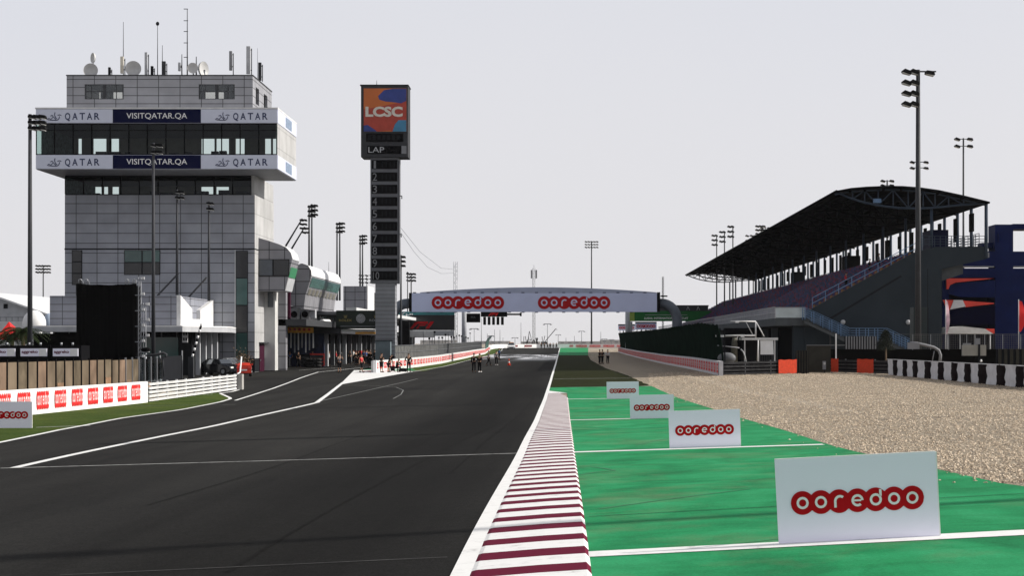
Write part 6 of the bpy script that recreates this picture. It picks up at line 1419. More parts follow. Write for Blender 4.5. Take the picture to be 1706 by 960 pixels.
t = thing('tube_frame', 'white tubular camera frame reaching left from the hut roof', 'frame', (XX(1250, 135), 135, gz(16, 135))); b = MB()
for a, c, r in (((1192,560),(1259,559),.07),((1217,535.5),(1259,536),.06),((1259,536),(1259,563),.06),((1243,537),(1254,558),.03),((1260,537),(1273,561),.04),((1229,560),(1228,567),.04),((1263,567),(1262,602),.05)): b.cyl(V(*a, 135), V(*c, 135), r, n=8)
b.build('tubes', 'offwhite', t)
for px in (1228, 1203, 1237): MB().box(XX(px-3, 135), XX(px+3, 135), 134.9, 135.1, ZZ(562 if px != 1228 else 538, 135), ZZ(559.5 if px != 1228 else 535.5, 135)).build('lamp', 'white_paint', t)
t = thing('concrete_block', 'rough beige concrete pier left of the hut', 'pier', (XX(1223, 138), 138, gz(14, 138))); MB().tube([V(1223, 612, 138), V(1223, 580, 138), V(1224, 563, 138)], [.3, .27, .2], 8).build('shaft', 'concrete_beige' if 'concrete_beige' in MATS else mat('concrete_beige', (.13,.125,.1), .9, var=.3, scale=3).name, t)
t = thing('covered_motorbike', 'grey covered motorcycle behind the dark barrier', 'motorcycle', (XX(1210, 133), 133, gz(13, 133))); MB().ell(V(1211, 597, 133), .75, .4, .45, 14, 8).build('cover', 'mid_grey', t); MB().cyl(V(1205, 603, 132.8), V(1205, 603, 133.1), .3, n=14).build('wheel', 'tyre', t)
tag(MB().tube([V(*p, 133) for p in ((1234, 582), (1238, 586), (1241, 594), (1243, 604))], .06, 6).build('bent_pipe', 'light_grey'), 'thin bent pipe leaning beside the beige pier', 'pipe')
tag(MB().cyl(V(1195, 576, 134), V(1232, 580, 134), .05, n=6).build('thin_rail', 'grey'), 'thin grey rail behind the dark barrier', 'rail')
# ================================================================ blue frame structure
Yb_ = 185.0; gB = gz(45, Yb_)
NB = thing('blue_frame_structure', 'huge navy blue frame structure with curved red sheets at the right edge', 'building', (XX(1650, Yb_), Yb_+4, gB))
def nb(name, m, a, b_, c, d, Y=Yb_, dep=3.0): return MB().box(XX(a, Y), XX(b_, Y), Y, Y+dep, ZZ(d, Y), ZZ(c, Y)).build(name, m, NB)
nb('column', 'navy_frame', 1658, 1688, 374, 600); nb('beam', 'navy_frame', 1688.02, 1760, 373, 382); nb('column', 'navy_frame', 1570, 1581, 447.2, 600); nb('column_side', 'navy_frame', 1664, 1668, 388, 404, Yb_-.3, .25)
nb('beam', 'navy_frame', 1636, 1657.98, 404.5, 413, Yb_+1, 2); nb('beam', 'navy_frame', 1574, 1657.98, 419, 444); nb('beam', 'navy_frame', 1688.02, 1760, 419, 444)
nb('beam', 'navy_frame', 1570, 1657.98, 447.2, 463, Yb_, 3.4); nb('rail_strip', 'light_grey', 1583, 1656, 443.8, 445, Yb_-.1, .2); nb('rail_strip', 'light_grey', 1689, 1760, 443.8, 445, Yb_-.1, .2)
nb('beam', 'navy_frame', 1688.02, 1760, 447.2, 600)
nb('back_wall', 'navy_dark' if 'navy_dark' in MATS else mat('navy_dark', (.002,.002,.015), .8, spec=.03).name, 1581, 1662, 463.2, 600, Yb_+2.9, .3)
def sheetpoly(pts, m, Y, name='curved_sheet', th=.25):
    P = [V(a, c, Y) for a, c in pts]; n = len(P); MB().add(P+[p+Vector((0, th, 0)) for p in P], [list(range(n))[::-1], [n+i for i in range(n)]]+[[i, (i+1)%n, n+(i+1)%n, n+i] for i in range(n)]).build(name, m, NB)
sheetpoly([(1577,464),(1656,464),(1640,466),(1610,469),(1592,471),(1583,475),(1580,482),(1577,482)], 'red_sheet', Yb_-.3)
sheetpoly([(1581,475.5),(1600,471.5),(1657.5,467),(1657.5,496),(1600,495),(1581,490)], 'navy_frame', Yb_-.1)
sheetpoly([(1571,500),(1598,500.5),(1582,517),(1576,512)], 'red_sheet', Yb_-.5); sheetpoly([(1589,500),(1604,500.2),(1609,511),(1595,513.5),(1583,516)], 'white_shade', Yb_-.55); sheetpoly([(1604,501),(1630,503),(1656,505),(1656,506.5),(1625,510),(1609,512)], 'red_sheet', Yb_-.5)
sheetpoly([(1581,518),(1605,513.5),(1630,511),(1657.5,509),(1657.5,541),(1581,541)], 'navy_dark', Yb_-.1); sheetpoly([(1643,548),(1657,548),(1657,556),(1650,556)], 'red_sheet', Yb_-2.1)
t = thing('white_tent', 'low white tent roof in front of the blue frame structure', 'tent', (XX(1612, 180), 181, gz(43, 180))); 
P = [(1576,556),(1583,546),(1603,544),(1641,548),(1655,556.5)]; MB().prism([(XX(a, 180), ZZ(c, 180)) for a, c in P], lambda x, z: (x, 180, z), lambda x, z: (x, 184, z)).build('canopy', 'tent_white' if 'tent_white' in MATS else mat('tent_white', (.75,.75,.74), .6).name, t)
for px in (1579, 1600, 1625, 1650): MB().cyl((XX(px, 180), 180.2, gz(43, 180)), (XX(px, 180), 180.2, ZZ(556, 180)), .08, n=6).build('leg', 'light_grey', t)
def flag(px, y0, y1, label, m, w):
    Y = 150; x = XX(px, Y); t = thing('feather_flag', label, 'flag', (x, Y, gz(x, Y)), 'feather flags by the blue frame structure'); MB().cyl((x, Y, gz(x, Y)), (x, Y, ZZ(y0, Y)), .04, n=6).build('pole', 'light_grey', t); vs = []; n = 14
    for i in range(n+1): q = i/n; z = ZZ(y0+2+(y1-y0-2)*q, Y); ww = w*(sin(pi*(q*.85+.1)))**.6; vs += [(x, Y, z), (x+ww, Y+.12*sin(q*7), z-.08)]
    MB().add(vs, [[2*i, 2*i+2, 2*i+3, 2*i+1] for i in range(n)], 0, True).build('cloth', m, t)
mat('flag_pink', (.62,.42,.48), .7, var=.25, scale=2)
flag(1575.5, 499, 556, 'pink and white feather flag left of the white tent', 'flag_pink', .36); flag(1697, 499, 552, 'red feather flag at the right picture edge', 'ad_red', .6)
# ================================================================ PEOPLE
def skin(name, verts, edges, radii, m, parent, extra=None, sub=1):
    me = bpy.data.meshes.new(name); me.from_pydata([tuple(v) for v in verts], edges, []); ob = bpy.data.objects.new(name, me); COL.objects.link(ob)
    md = ob.modifiers.new('s', 'SKIN'); md.use_smooth_shade = True; md.branch_smoothing = .6
    for i, r in enumerate(radii): me.skin_vertices[0].data[i].radius = r if isinstance(r, tuple) else (r, r)
    me.skin_vertices[0].data[0].use_root = True
    sb = ob.modifiers.new('b', 'SUBSURF'); sb.levels = sub; sb.render_levels = sub
    bpy.context.view_layer.update(); nm = bpy.data.meshes.new_from_object(ob.evaluated_get(bpy.context.evaluated_depsgraph_get()))
    vs = [v.co.copy() for v in nm.vertices]; fs = [list(p.vertices) for p in nm.polygons]
    bpy.data.objects.remove(ob); bpy.data.meshes.remove(me); bpy.data.meshes.remove(nm)
    mb = MB(); mb.add(vs, fs, 0, True)
    if extra: extra(mb)
    return mb.build(name, m, parent)
POSE = {
 'stand': {}, 
 'hips': dict(eL=(-.36,.04,1.18), wL=(-.2,-.06,1.02), hL=(-.15,-.08,1.0)),
 'walk': dict(kL=(-.1,-.14,.5), aL=(-.1,-.22,.08), tL=(-.1,-.38,.07), kR=(.1,.02,.5), aR=(.1,.26,.13), tR=(.1,.14,.05), eL=(-.24,.1,1.16), wL=(-.25,.06,.92), hL=(-.25,.03,.84), eR=(.24,-.05,1.16), wR=(.24,-.2,.95), hR=(.24,-.25,.88)),
 'camera': dict(eL=(-.26,-.2,1.22), wL=(-.12,-.36,1.48), hL=(-.08,-.38,1.54), eR=(.26,-.2,1.22), wR=(.12,-.36,1.48), hR=(.08,-.38,1.54)),
 'fold': dict(eL=(-.25,-.06,1.17), wL=(-.02,-.2,1.2), hL=(.06,-.2,1.2), eR=(.25,-.06,1.17), wR=(.02,-.22,1.16), hR=(-.06,-.22,1.16)),
 'crouch': dict(dz=-.47, pel=(0,.1,.5), kL=(-.14,-.28,.52), aL=(-.12,-.05,.08), tL=(-.12,-.22,.04), kR=(.14,-.3,.5), aR=(.12,-.07,.08), tR=(.12,-.24,.04), lean=-.25, eL=(-.25,-.25,.78), wL=(-.15,-.45,.66), hL=(-.13,-.5,.62), eR=(.25,-.25,.78), wR=(.15,-.45,.66), hR=(.13,-.5,.62)),
 'bend': dict(lean=-.32, dz=-.08, eL=(-.22,-.34,1.0), wL=(-.12,-.5,.85), hL=(-.1,-.55,.8), eR=(.22,-.34,1.0), wR=(.12,-.5,.85), hR=(.1,-.55,.8)),
}
def person(label, x, y, h=1.75, pose='stand', face=0, shirt='shirt_black', trousers='trouser_dark', skn='skin', hairm='hair', shorts=False, sleeves=True, shoes='trouser_dark', group=None, z=None, bag=None):
    g = gz(x, y)-.02 if z is None else z; k = h/1.75; t = thing('person', label, 'person', (0,0,0), group); p = POSE[pose]; dz = p.get('dz', 0); ln = p.get('lean', 0)
    def U(v): return Vector((v[0], v[1]+ln*max(0, (v[2]-.95))/.7, v[2]+dz))
    pel = Vector(p.get('pel', (0,0,.95+ (dz if dz > -.2 else 0))))
    up = lambda *v: U(v)+ (Vector((0, pel.y, 0)) if 'pel' in p else Vector((0,0,0)))
    wa, ch, nk, hb, hd, tp_ = up(0,0,1.12), up(0,.0,1.36), up(0,0,1.5), up(0,-.015,1.57), up(0,-.03,1.645), up(0,-.02,1.72)
    J = lambda n, d: Vector(p[n]) if n in p else (up(*d) if d[2] > .95 or n[0] in 'ewh' else Vector(d))
    sL, sR = up(-.175,0,1.43), up(.175,0,1.43)
    eL, wL, hL = J('eL', (-.235,.02,1.15)), J('wL', (-.25,-.03,.91)), J('hL', (-.25,-.05,.82)); eR, wR, hR = J('eR', (.235,.02,1.15)), J('wR', (.25,-.03,.91)), J('hR', (.25,-.05,.82))
    cL, cR = pel+Vector((-.095,0,-.06)), pel+Vector((.095,0,-.06))
    kL, aL, tL = J('kL', (-.11,-.01,.5)), J('aL', (-.12,.02,.09)), J('tL', (-.13,-.15,.045)); kR, aR, tR = J('kR', (.11,-.01,.5)), J('aR', (.12,.02,.09)), J('tR', (.13,-.15,.045))
    tm = [hL+(hL-wL)*.3+Vector((.035,0,0)), hR+(hR-wR)*.3-Vector((.035,0,0))]
    vs = [pel, wa, ch, nk, hb, hd, tp_, sL, eL, wL, hL, sR, eR, wR, hR, cL, kL, aL, tL, cR, kR, aR, tR]+tm
    es = [(0,1),(1,2),(2,3),(3,4),(4,5),(5,6),(2,7),(7,8),(8,9),(9,10),(2,11),(11,12),(12,13),(13,14),(0,15),(15,16),(16,17),(17,18),(0,19),(19,20),(20,21),(21,22),(9,23),(13,24)]
    rd = [(.15,.11),(.125,.1),(.15,.11),.055,.066,(.083,.1),.06,.06,.044,.032,(.04,.02),.06,.044,.032,(.04,.02),.085,.057,.04,.035,.085,.057,.04,.035,.012,.012]
    def fc(mb):
        f = hd; mb.ell(f+Vector((0,-.1,-.005)), .013, .02, .022, 6, 4)
        for s in (-1, 1): mb.ell(f+Vector((s*.085, 0, 0)), .014, .025, .03, 6, 4)
    R = lambda v: v*k
    sc = lambda L: [R(v) for v in L]
    rs = lambda L, q=1, a=0: [(r[0]*k*q+a, r[1]*k*q+a) if isinstance(r, tuple) else r*k*q+a for r in L]
    skin('body', sc(vs), es, rs(rd), skn, t, None)
    fb = MB(); fc(fb); fb.xform(Matrix.Scale(k, 4)); 
    # shirt
    iv = [1,0,2,7,8,11,12]+([9,13] if sleeves else []); mp = {v: i for i, v in enumerate(iv)}
    el = [(1,0),(1,2),(2,7),(7,8),(2,11),(11,12)]+([(8,9),(12,13)] if sleeves else [])
    vv = [vs[i].copy() for i in iv]
    if not sleeves: vv[4] = vs[7].lerp(vs[8], .62); vv[6] = vs[11].lerp(vs[12], .62)
    skin('shirt', sc(vv), [(mp[a], mp[b_]) for a, b_ in el], rs([rd[i] for i in iv], 1.1, .012), shirt, t)
    iv = [0,15,16,17,19,20,21]; mp = {v: i for i, v in enumerate(iv)}; vv = [vs[i].copy() for i in iv]
    if shorts: vv[3] = vs[16].lerp(vs[17], .12); vv[6] = vs[20].lerp(vs[21], .12)
    skin('trousers', sc(vv), [(mp[a], mp[b_]) for a, b_ in ((0,15),(15,16),(16,17),(0,19),(19,20),(20,21))], rs([rd[0],.1,.072,.055,.1,.072,.055], 1, .006), trousers, t)
    MB().ell(R(tp_+Vector((0,.012,-.035))), .088*k, .105*k, .075*k, 12, 6, 0, -.25).build('hair', hairm, t)
    fb.build('face_features', skn, t)
    s_ = MB(); [s_.ell(R((a+b_)*.5+Vector((0,-.01,-.02))), .055*k, .14*k, .05*k, 8, 6) for a, b_ in ((aL, tL), (aR, tR))]; s_.build('shoes', shoes, t)
    t.location = (x, y, g); t.rotation_euler = (0, 0, face); return t
def pat(px, py): return G(px, py)
def P_(label, px, py, **kw): x, y = pat(px, py); return person(label, x, y, **kw)
P_('person in black shorts holding a camera on the pit lane, leftmost of the crew', 565.5, 621, pose='camera', face=.6, shorts=True, sleeves=False, shirt='shirt_grey', h=1.78)
P_('person in red and black shirt and shorts walking onto the painted nose', 602, 621, pose='walk', face=1.1, shirt='shirt_red', trousers='trouser_dark', shorts=True, sleeves=False)
P_('person in black shorts standing left in the camera crew by the pit wall end', 635.5, 620.5, pose='fold', face=2.4, shorts=True, sleeves=False, h=1.85)
P_('person in dark clothes leaning over a tripod in the camera crew', 647, 620.5, pose='bend', face=1.3, shorts=True, sleeves=False, h=1.8)
P_('person crouching beside a black case at the pit wall end', 662, 620, pose='crouch', face=1.0)
P_('person in long black clothes standing alone right of the camera crew', 681, 620, pose='hips', face=.2, h=1.8)
P_('left person of the pair in black standing on the track, hands at the hips', 789.5, 620.5, pose='hips', face=2.9, h=1.8)
P_('right person of the pair in black on the track, with white shoes', 799, 620.2, pose='fold', face=2.6, shoes='shoe_white')
P_('person in dark clothes carrying a pale bag on the track beyond the pair', 814, 609.5, pose='walk', face=1.8, shirt='shirt_grey')
P_('person in grey top with white shoes beside the traffic cone', 827, 608.5, pose='stand', face=.4, shirt='shirt_grey', shoes='shoe_white')
P_('person behind the grey-topped walker near the traffic cone', 831.5, 600, pose='stand', face=2.0, shirt='shirt_blue')
P_('person in white top and dark trousers on the turf edge', 1012.5, 606, pose='hips', face=.5, shirt='shirt_white')
P_('left person of two in black huddled on the turf edge', 999, 606.5, pose='fold', face=1.0)
P_('right person of two in black huddled on the turf edge', 1003.5, 606.2, pose='fold', face=2.2)
for i, (px, lb) in enumerate(((902, 'leftmost'), (907, 'second'), (912, 'third'), (916.5, 'fourth'), (921.5, 'fifth'), (927, 'rightmost'))):
    x = XX(px, 450); person('%s of six dark distant people standing in front of the far wall' % lb, x, 450+i*.7, pose=('stand', 'hips', 'walk')[i % 3], face=i*1.1, group='people at the far wall')
# on the grandstand
for px, py, lb, sh in ((1410, 462, 'person in red top standing on the grandstand seats', 'shirt_red'), (1449, 445, 'person in black standing high on the grandstand seats', 'shirt_black'), (1466, 437, 'person in dark top near the top of the grandstand seats', 'shirt_grey')):
    Y = 172+ (px-1410)*.05; x = XX(px, Y); i = (x-xr0)/(xr1-xr0)*NR; zz = zr0-.33+(zr1-zr0)*int(i)/NR; person(lb, xr0+(xr1-xr0)*(int(i)+.2)/NR, Y, pose='hips', face=1.2, shirt=sh, z=zz)
# pit lane crowd
rnd = random.Random(33)
cols = ['shirt_black', 'shirt_blue', 'shirt_red', 'shirt_grey', 'shirt_yellow', 'shirt_black', 'shirt_white']
nm = {'shirt_black': 'black', 'shirt_blue': 'blue', 'shirt_red': 'red', 'shirt_grey': 'grey', 'shirt_yellow': 'yellow', 'shirt_white': 'white'}
spots = [(483, 190, 'shirt_blue'), (497, 186, 'shirt_black'), (521, 192, 'shirt_grey'), (533, 196, 'shirt_black'), (541, 205, 'shirt_yellow'), (548, 196, 'shirt_white'), (555, 210, 'shirt_black'), (560, 203, 'shirt_red'), (571, 212, 'shirt_white'), (577, 222, 'shirt_black'), (583, 208, 'shirt_grey'), (589, 220, 'shirt_white'), (594, 230, 'shirt_black'), (606, 214, 'shirt_blue'), (611, 226, 'shirt_red'), (617, 221, 'shirt_black'), (575, 240, 'shirt_grey'), (600, 246, 'shirt_black')]
places = ['in the first garage mouth', 'beside the first garage opening', 'in front of the red stand', 'right of the red stand', 'beside the first garage pillars', 'by the dark garage door', 'deep in the pit lane', 'before the pit lane canopy', 'under the left end of the clock sign', 'beneath the gold lettering', 'beside the wheeled rack', 'below the round clock', 'behind the white-shirted mechanic', 'at the cabinet of the lap board', 'far inside the pit lane', 'left of the lap board shaft', 'far down the garages on the left', 'far down the garages on the right']
for (px, Y, c), pl in zip(spots, places): person('mechanic in %s shirt %s' % (nm[c], pl), XX(px, Y), Y, pose=rnd.choice(['stand', 'hips', 'walk', 'fold']), face=rnd.uniform(0, 6), shirt=c, trousers='trouser_dark', sleeves=rnd.random() < .4, group='people working in the pit lane')
rnd = random.Random(77)
for i in range(14):
    Y = rnd.uniform(196, 262); x = rnd.uniform(-26.5, -22.5); person('mechanic in dark clothes in the crowd by the far garages', x, Y, pose=rnd.choice(['stand', 'hips', 'walk', 'fold']), face=rnd.uniform(0, 6), shirt=rnd.choice(['shirt_black', 'shirt_grey', 'shirt_black', 'shirt_blue']), group='dark-clothed crowd by the far garages')
# tripod, cases, cone
x, y = G(652, 620.5); t = thing('camera_tripod', 'video camera on a tripod between the crew at the pit wall end', 'tripod', (x, y, gz(x, y)))
b = MB(); g0 = gz(x, y)
for a in (0, 2.1, 4.2): b.cyl((x+.38*cos(a), y+.38*sin(a), g0), (x, y, g0+1.3), .022, n=6)
b.build('legs', 'black', t); MB().box(x-.14, x+.22, y-.12, y+.12, g0+1.3, g0+1.55).build('camera', 'black', t); MB().cyl((x+.22, y, g0+1.43), (x+.42, y, g0+1.43), .07, n=10).build('lens', 'black_gloss', t)
for px, py, w, h, lb in ((671, 620, .7, .35, 'long black case in front of the crouching person'), (690.5, 611.5, .55, .4, 'black bag on the grass strip right of the crew'), (654, 619, .4, .5, 'upright black case at the tripod foot')):
    x, y = G(px, py); g0 = gz(x, y); t = thing('equipment_case', lb, 'case', (x, y, g0)); MB().box(x-w/2, x+w/2, y, y+.35, g0+.03, g0+h).build('shell', 'black', t); MB().tube([(x-.1, y+.17, g0+h), (x-.1, y+.17, g0+h+.06), (x+.1, y+.17, g0+h+.06), (x+.1, y+.17, g0+h)], .015, 6).build('handle', 'dark_grey', t); b = MB(); [b.box(x+q*w*.4-.04, x+q*w*.4+.04, y+.02, y+.3, g0, g0+.03) for q in (-1, 1)]; b.build('feet', 'dark', t)
x, y = G(848, 609.3); g0 = gz(x, y); t = thing('traffic_cone', 'orange and white traffic cone on the track', 'cone', (x, y, g0)); MB().box(x-.22, x+.22, y-.22, y+.22, g0, g0+.04).build('base', 'orange', t)
MB().cyl((x, y, g0+.04), (x, y, g0+.3), .17, .12, 14).build('lower_cone', 'orange', t); MB().cyl((x, y, g0+.3), (x, y, g0+.48), .12, .085, 14).build('white_collar', 'white_paint', t); MB().cyl((x, y, g0+.48), (x, y, g0+.8), .085, .035, 14).build('upper_cone', 'orange', t)
# wheeled racks, crates, screens in front of the garages
rnd = random.Random(8)
for i, (px, Y, w, h, m, lb) in enumerate(((528, 188, 1.6, 1.5, 'red', 'red tool stand at the first garages'), (506, 187, 1.3, 1.4, 'black', 'tall black tool cabinet by the first garage'), (475, 183, .9, 1.2, 'dark', 'dark trolley at the left of the first garage'), (566, 214, 1.2, 1.1, 'dark_grey', 'grey wheeled rack under the clock sign'), (586, 226, 1.5, 1.0, 'black', 'low black trolley below the clock sign'), (597, 215, .8, 1.6, 'red', 'slim red cabinet below the clock sign'), (608, 238, 1.4, 1.3, 'grey', 'grey cabinet beside the lap board shaft'), (548, 200, 1.1, .9, 'black', 'small black trolley by the garage pillars'), (540, 208, .9, 1.3, 'teal', 'teal cabinet by the garage pillars'))):
    x = XX(px, Y); g0 = gz(x, Y); t = thing('tool_trolley', lb, 'trolley', (x, Y, g0), 'tool trolleys in the pit lane'); MB().box(x-w/2, x+w/2, Y, Y+.7, g0+.14, g0+h).build('body', m, t)
    d = MB(); [d.box(x-w/2+.06, x+w/2-.06, Y-.02, Y-.003, g0+.2+q*(h-.3)/3, g0+.12+(q+1)*(h-.3)/3) for q in range(3)]; d.build('drawers', 'dark_grey' if m != 'dark_grey' else 'grey', t)
    for q in (-1, 1): MB().cyl((x+q*w*.4, Y+.1, g0+.07), (x+q*w*.4, Y+.18, g0+.07), .07, n=10).build('wheel', 'tyre', t)
for i in range(8):
    px = 500+i*3.2; Y = 185.5; x = XX(512+(i % 4)*6, Y); 
    if i < 4: 
        t = thing('tyre_stack', 'stack of black racing tyres, %s of four before the first garage' % ['leftmost', 'second', 'third', 'rightmost'][i], 'tyres', (x, Y, gz(x, Y)), 'tyre stacks by the first garage')
        for q in range(3): MB().tube([(x+.25*cos(a*pi/6), Y+.25*sin(a*pi/6), gz(x, Y)+.17+q*.34) for a in range(13)], .16, 8).build('tyre', 'tyre', t)
# ================================================================ VEHICLES
def car(label, x, y, rz, body='black_gloss', L=4.5, Wd=1.8, H=1.42, kind='saloon', name='car'):
    g0 = gz(x, y)-.03; t = thing(name, label, 'car', (0,0,0)); h = L/2
    if kind == 'saloon': pr = [(-h,.32),(-h+.02,.7),(-h+.25,.88),(-h+.95,.95),(-h+1.55,H-.04),(-h+2.2,H),(-h+2.9,H-.06),(h-1.15,.96),(h-.35,.8),(h-.02,.6),(h,.3),(h-.3,.2),(-h+.3,.2)]
    elif kind == 'suv': pr = [(-h,.4),(-h+.03,1.0),(-h+.25,H-.1),(-h+.6,H),(h-1.9,H),(h-1.3,1.08),(h-.25,.98),(h,.8),(h,.4),(h-.3,.3),(-h+.3,.3)]
    else: pr = [(-h,.3),(-h+.05,.95),(-h+.4,H-.05),(-h+1.3,H),(h-1.2,H-.1),(h-.7,.95),(h-.1,.8),(h,.4),(h-.2,.25),(-h+.2,.25)]
    def wz(z): return Wd/2*(1 if z < .9 else 1-.22*(z-.9)/(H-.9))
    n = len(pr); vs = []
    for s in (-1, 1):
        for a, z in pr: vs.append((a, s*(wz(z)-.03), z))
    mid = [(a*1.0, 0, z+(.03 if z > .9 else 0)) for a, z in pr]; vs += mid
    fs = []
    for i in range(n): j = (i+1)%n; fs += [[i, j, 2*n+j, 2*n+i], [2*n+i, 2*n+j, n+j, n+i]]
    mb = MB(); mb.add(vs, fs, 0, False); mb.add(vs, [list(range(n)), [n+i for i in range(n)][::-1]]); bd = mb.build('body', body, t)
    top = [p for p in pr if p[1] > .94]; gl = MB()
    cxp = sum(p[0] for p in top)/len(top)
    sh = [(cxp+(a-cxp)*.86, z-.06 if z > 1.1 else z+.02) for a, z in top]
    for s in (-1, 1):
        P = [(a, s*(wz(z)-.015), z) for a, z in sh]; gl.add(P, [list(range(len(P))) if s < 0 else list(range(len(P)))[::-1]])
    gl.build('side_windows', 'car_glass', t)
    w = MB(); F_ = pr; 
    ups = [p for p in pr]; 
    for (a, z), (b_, z2) in zip(pr, pr[1:]):
        if max(z, z2) > 1.05 and min(z, z2) > .9 and abs(z2-z) > .25: nx = .012*(1 if z2 < z else -1); w.add([(a+nx*2, -wz(z)+.12, z+.02), (a+nx*2, wz(z)-.12, z+.02), (b_+nx*2, wz(z2)-.12, z2+.045), (b_+nx*2, -wz(z2)+.12, z2+.045)], [[0,1,2,3]])
    w.build('windscreen', 'car_glass', t)
    for q in (-1, 1):
        for s in (-1, 1):
            whl = MB().cyl((q*(h-.82), s*(Wd/2-.22), .32), (q*(h-.82), s*(Wd/2+.01), .32), .32, n=18).build('wheel', 'tyre', t); MB().cyl((q*(h-.82), s*(Wd/2+.011), .32), (q*(h-.82), s*(Wd/2+.03), .32), .19, n=12).build('rim', 'steel', whl)
    for s in (-1, 1):
        MB().box(h-.12, h+.01, s*Wd*.36-.18, s*Wd*.36+.18, .6, .74).build('headlight', 'head_lamp', t); MB().box(-h-.012, -h+.1, s*Wd*.38-.15, s*Wd*.38+.15, .68, .84).build('tail_light', 'red', t); MB().box(.35, .55, s*(Wd/2+.02)-.08, s*(Wd/2+.02)+.08, .96, 1.08).build('mirror', body, t)
    MB().box(h+.002, h+.02, -.45, .45, .38, .55).build('grille', 'dark', t); MB().box(-h-.02, -h-.004, -.25, .25, .5, .62).build('number_plate', 'offwhite', t)
    t.location = (x, y, g0); t.rotation_euler = (0, 0, rz); return t
mat('kart_red', (.5,.035,.015), .45); x, y = G(362, 611.5); car('black low saloon car parked beside the annex', XX(362, 150), 150, radians(-28), 'black_gloss', L=4.4)
car('silver car half hidden behind the black saloon', XX(386, 156), 156, radians(-60), 'silver_car', L=4.2)
car('small orange-red vehicle parked at the barrier nose', XX(407, 144), 144, radians(100), 'kart_red', L=2.3, Wd=1.25, H=1.15, kind='mini', name='utility_vehicle')
sv = car('white course car with roof lights facing the camera far down the straight', XX(852, 445), 445, radians(-90), 'white_paint', L=4.8, Wd=2.0, H=1.75, kind='suv')
bb = MB().box(-.2, .1, -.6, .6, 1.76, 1.88); bb.build('light_bar', 'yellow_orange', None, (0,0,0)); o = bpy.context.scene.objects[-1] if False else [q for q in COL.objects if q.name.startswith('light_bar')][-1]; o.parent = sv
# ticket barrier arm, red flag fence, bollards near the annex
Yx = 136.0
t = thing('striped_barrier_arm', 'raised black and white striped barrier arm in front of the annex', 'barrier arm', (XX(321, Yx), Yx, gz(-30, Yx)))
A1 = V(319, 600, Yx); C1 = V(336, 539, Yx); b = MB(); 
for i in range(12): b.cyl(A1.lerp(C1, i/12), A1.lerp(C1, (i+1)/12), .09, n=8, mi=i % 2)
b.build('arm', ['black', 'white_paint'], t); MB().box(XX(314, Yx), XX(323, Yx), Yx-.2, Yx+.2, gz(-30, Yx), ZZ(595, Yx)).build('housing', 'dark_grey', t)
Y1_ = 128; t = thing('dark_fence', 'dark fence with five red sheets near the annex', 'fence', (XX(285, Y1_), Y1_, gz(-30, Y1_))); xa = XX(266, Y1_); xb = XX(303, Y1_+8)
MB().obox((xa, Y1_, gz(xa, Y1_)+.9), (xb, Y1_+8, gz(xb, Y1_+8)+.9), .06, 1.9).build('panel', 'dark', t)
for i in range(5): f = .1+i*.2; x = xa+(xb-xa)*f; y = Y1_+8*f-.06; MB().obox((x-.02, y, gz(x, y)+1.15), (x+(xb-xa)*.11, y+.85, gz(x, y)+1.15), .02, 1.1).build('red_sheet', 'ad_red', t)
b = MB(); [b.box(xa+(xb-xa)*f-.05, xa+(xb-xa)*f+.05, Y1_+8*f, Y1_+8*f+.1, gz(xa, Y1_), gz(xa, Y1_)+2.3) for f in (0, 1)]; b.build('post', 'light_grey', t)
for px, py, h, lb in ((236, 630, 1.4, 'grey electrical cabinet at the barrier fence end'),):
    Y = 105; x = XX(px, Y); t = thing('electrical_cabinet', lb, 'cabinet', (x, Y, gz(x, Y))); MB().box(XX(227, Y), XX(241, Y), Y, Y+.6, gz(x, Y), ZZ(609, Y)).build('body', 'grey', t); MB().box(XX(228, Y), XX(240, Y), Y-.02, Y-.003, gz(x, Y)+.15, ZZ(610, Y)).build('door', 'light_grey', t)
t = thing('pipe_frame', 'dark bent pipe frame beside the grey cabinet', 'frame', (XX(255, 110), 110, gz(-25, 110))); b = MB(); b.tube([V(*p, 110) for p in ((244, 593), (262, 591), (272, 588.5), (277, 591), (276, 596))], .09, 8)
for px, q in ((246, 628), (251, 631), (256, 630), (271, 628)): b.cyl(V(px, 592, 110), V(px+2, q, 110.3), .05, n=6)
b.build('pipes', 'dark_grey', t)
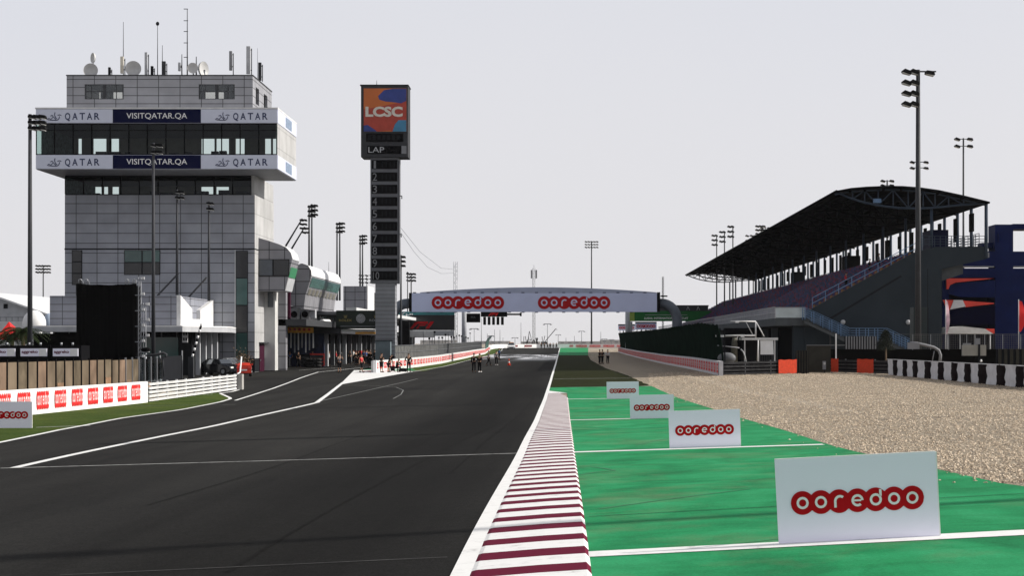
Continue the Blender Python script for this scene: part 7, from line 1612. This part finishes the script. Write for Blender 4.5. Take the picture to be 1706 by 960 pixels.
t = thing('camera_cluster', 'dark camera mount on the post above the pipe frame', 'camera', (XX(240, 112), 112, gz(-25, 112))); MB().ell(V(243, 583, 112), .35, .2, .16, 10, 6).build('housing', 'black', t); MB().cyl(V(243, 625, 112), V(243, 584, 112), .06, n=8).build('post', 'galv', t)
t = thing('nose_marker', 'white kerb nose marker at the end of the left guardrail', 'marker', (-20.6, 107, gz(-20.6, 107))); MB().tube([(-20.65, 106.5, gz(-20.6, 107)+1.0), (-20.6, 107.2, gz(-20.6, 107)+1.1), (-20.55, 107.4, gz(-20.6, 107)+2.1)], .05, 8).build('post', 'white_paint', t); MB().box(-20.72, -20.42, 106.9, 107.5, gz(-20.6, 107), gz(-20.6, 107)+.98).build('end_cover', 'concrete', t)
t = thing('dark_planter', 'dark round planter with a brown shrub at the tower foot', 'plant', (XX(405, 152), 152, gz(-28, 152))); x = XX(405, 152); MB().cyl((x, 152, gz(x, 152)), (x, 152, gz(x, 152)+.7), .5, .6, 14).build('pot', 'dark', t); b = MB(); rnd = random.Random(1)
for i in range(500): p = Vector((x+rnd.gauss(0,.4), 152+rnd.gauss(0,.3), gz(x, 152)+1.3+rnd.gauss(0,.4))); b.add([p, p+Vector((rnd.uniform(-1,1), rnd.uniform(-1,1), rnd.uniform(-1,1)))*.14, p+Vector((rnd.uniform(-1,1), rnd.uniform(-1,1), rnd.uniform(-1,1)))*.14], [[0,1,2]])
b.build('foliage', 'trunk_brown', t)
# ================================================================ HAZE
hz_ = MB().box(-3400, 3400, -38, 4100, -4.5, 40).build('haze', 'white'); tag(hz_, kind='stuff', label='thin pale desert haze in the air over the circuit'); hz_['category'] = 'haze'
hm = bpy.data.materials.new('haze_air'); hm.use_nodes = True; hm.node_tree.nodes.clear(); pv = hm.node_tree.nodes.new('ShaderNodeVolumePrincipled'); oo = hm.node_tree.nodes.new('ShaderNodeOutputMaterial'); hm.node_tree.links.new(pv.outputs[0], oo.inputs['Volume'])
pv.inputs['Color'].default_value = (.93, .93, .97, 1); pv.inputs['Density'].default_value = .00004; pv.inputs['Anisotropy'].default_value = .3
hz_.data.materials.clear(); hz_.data.materials.append(hm)
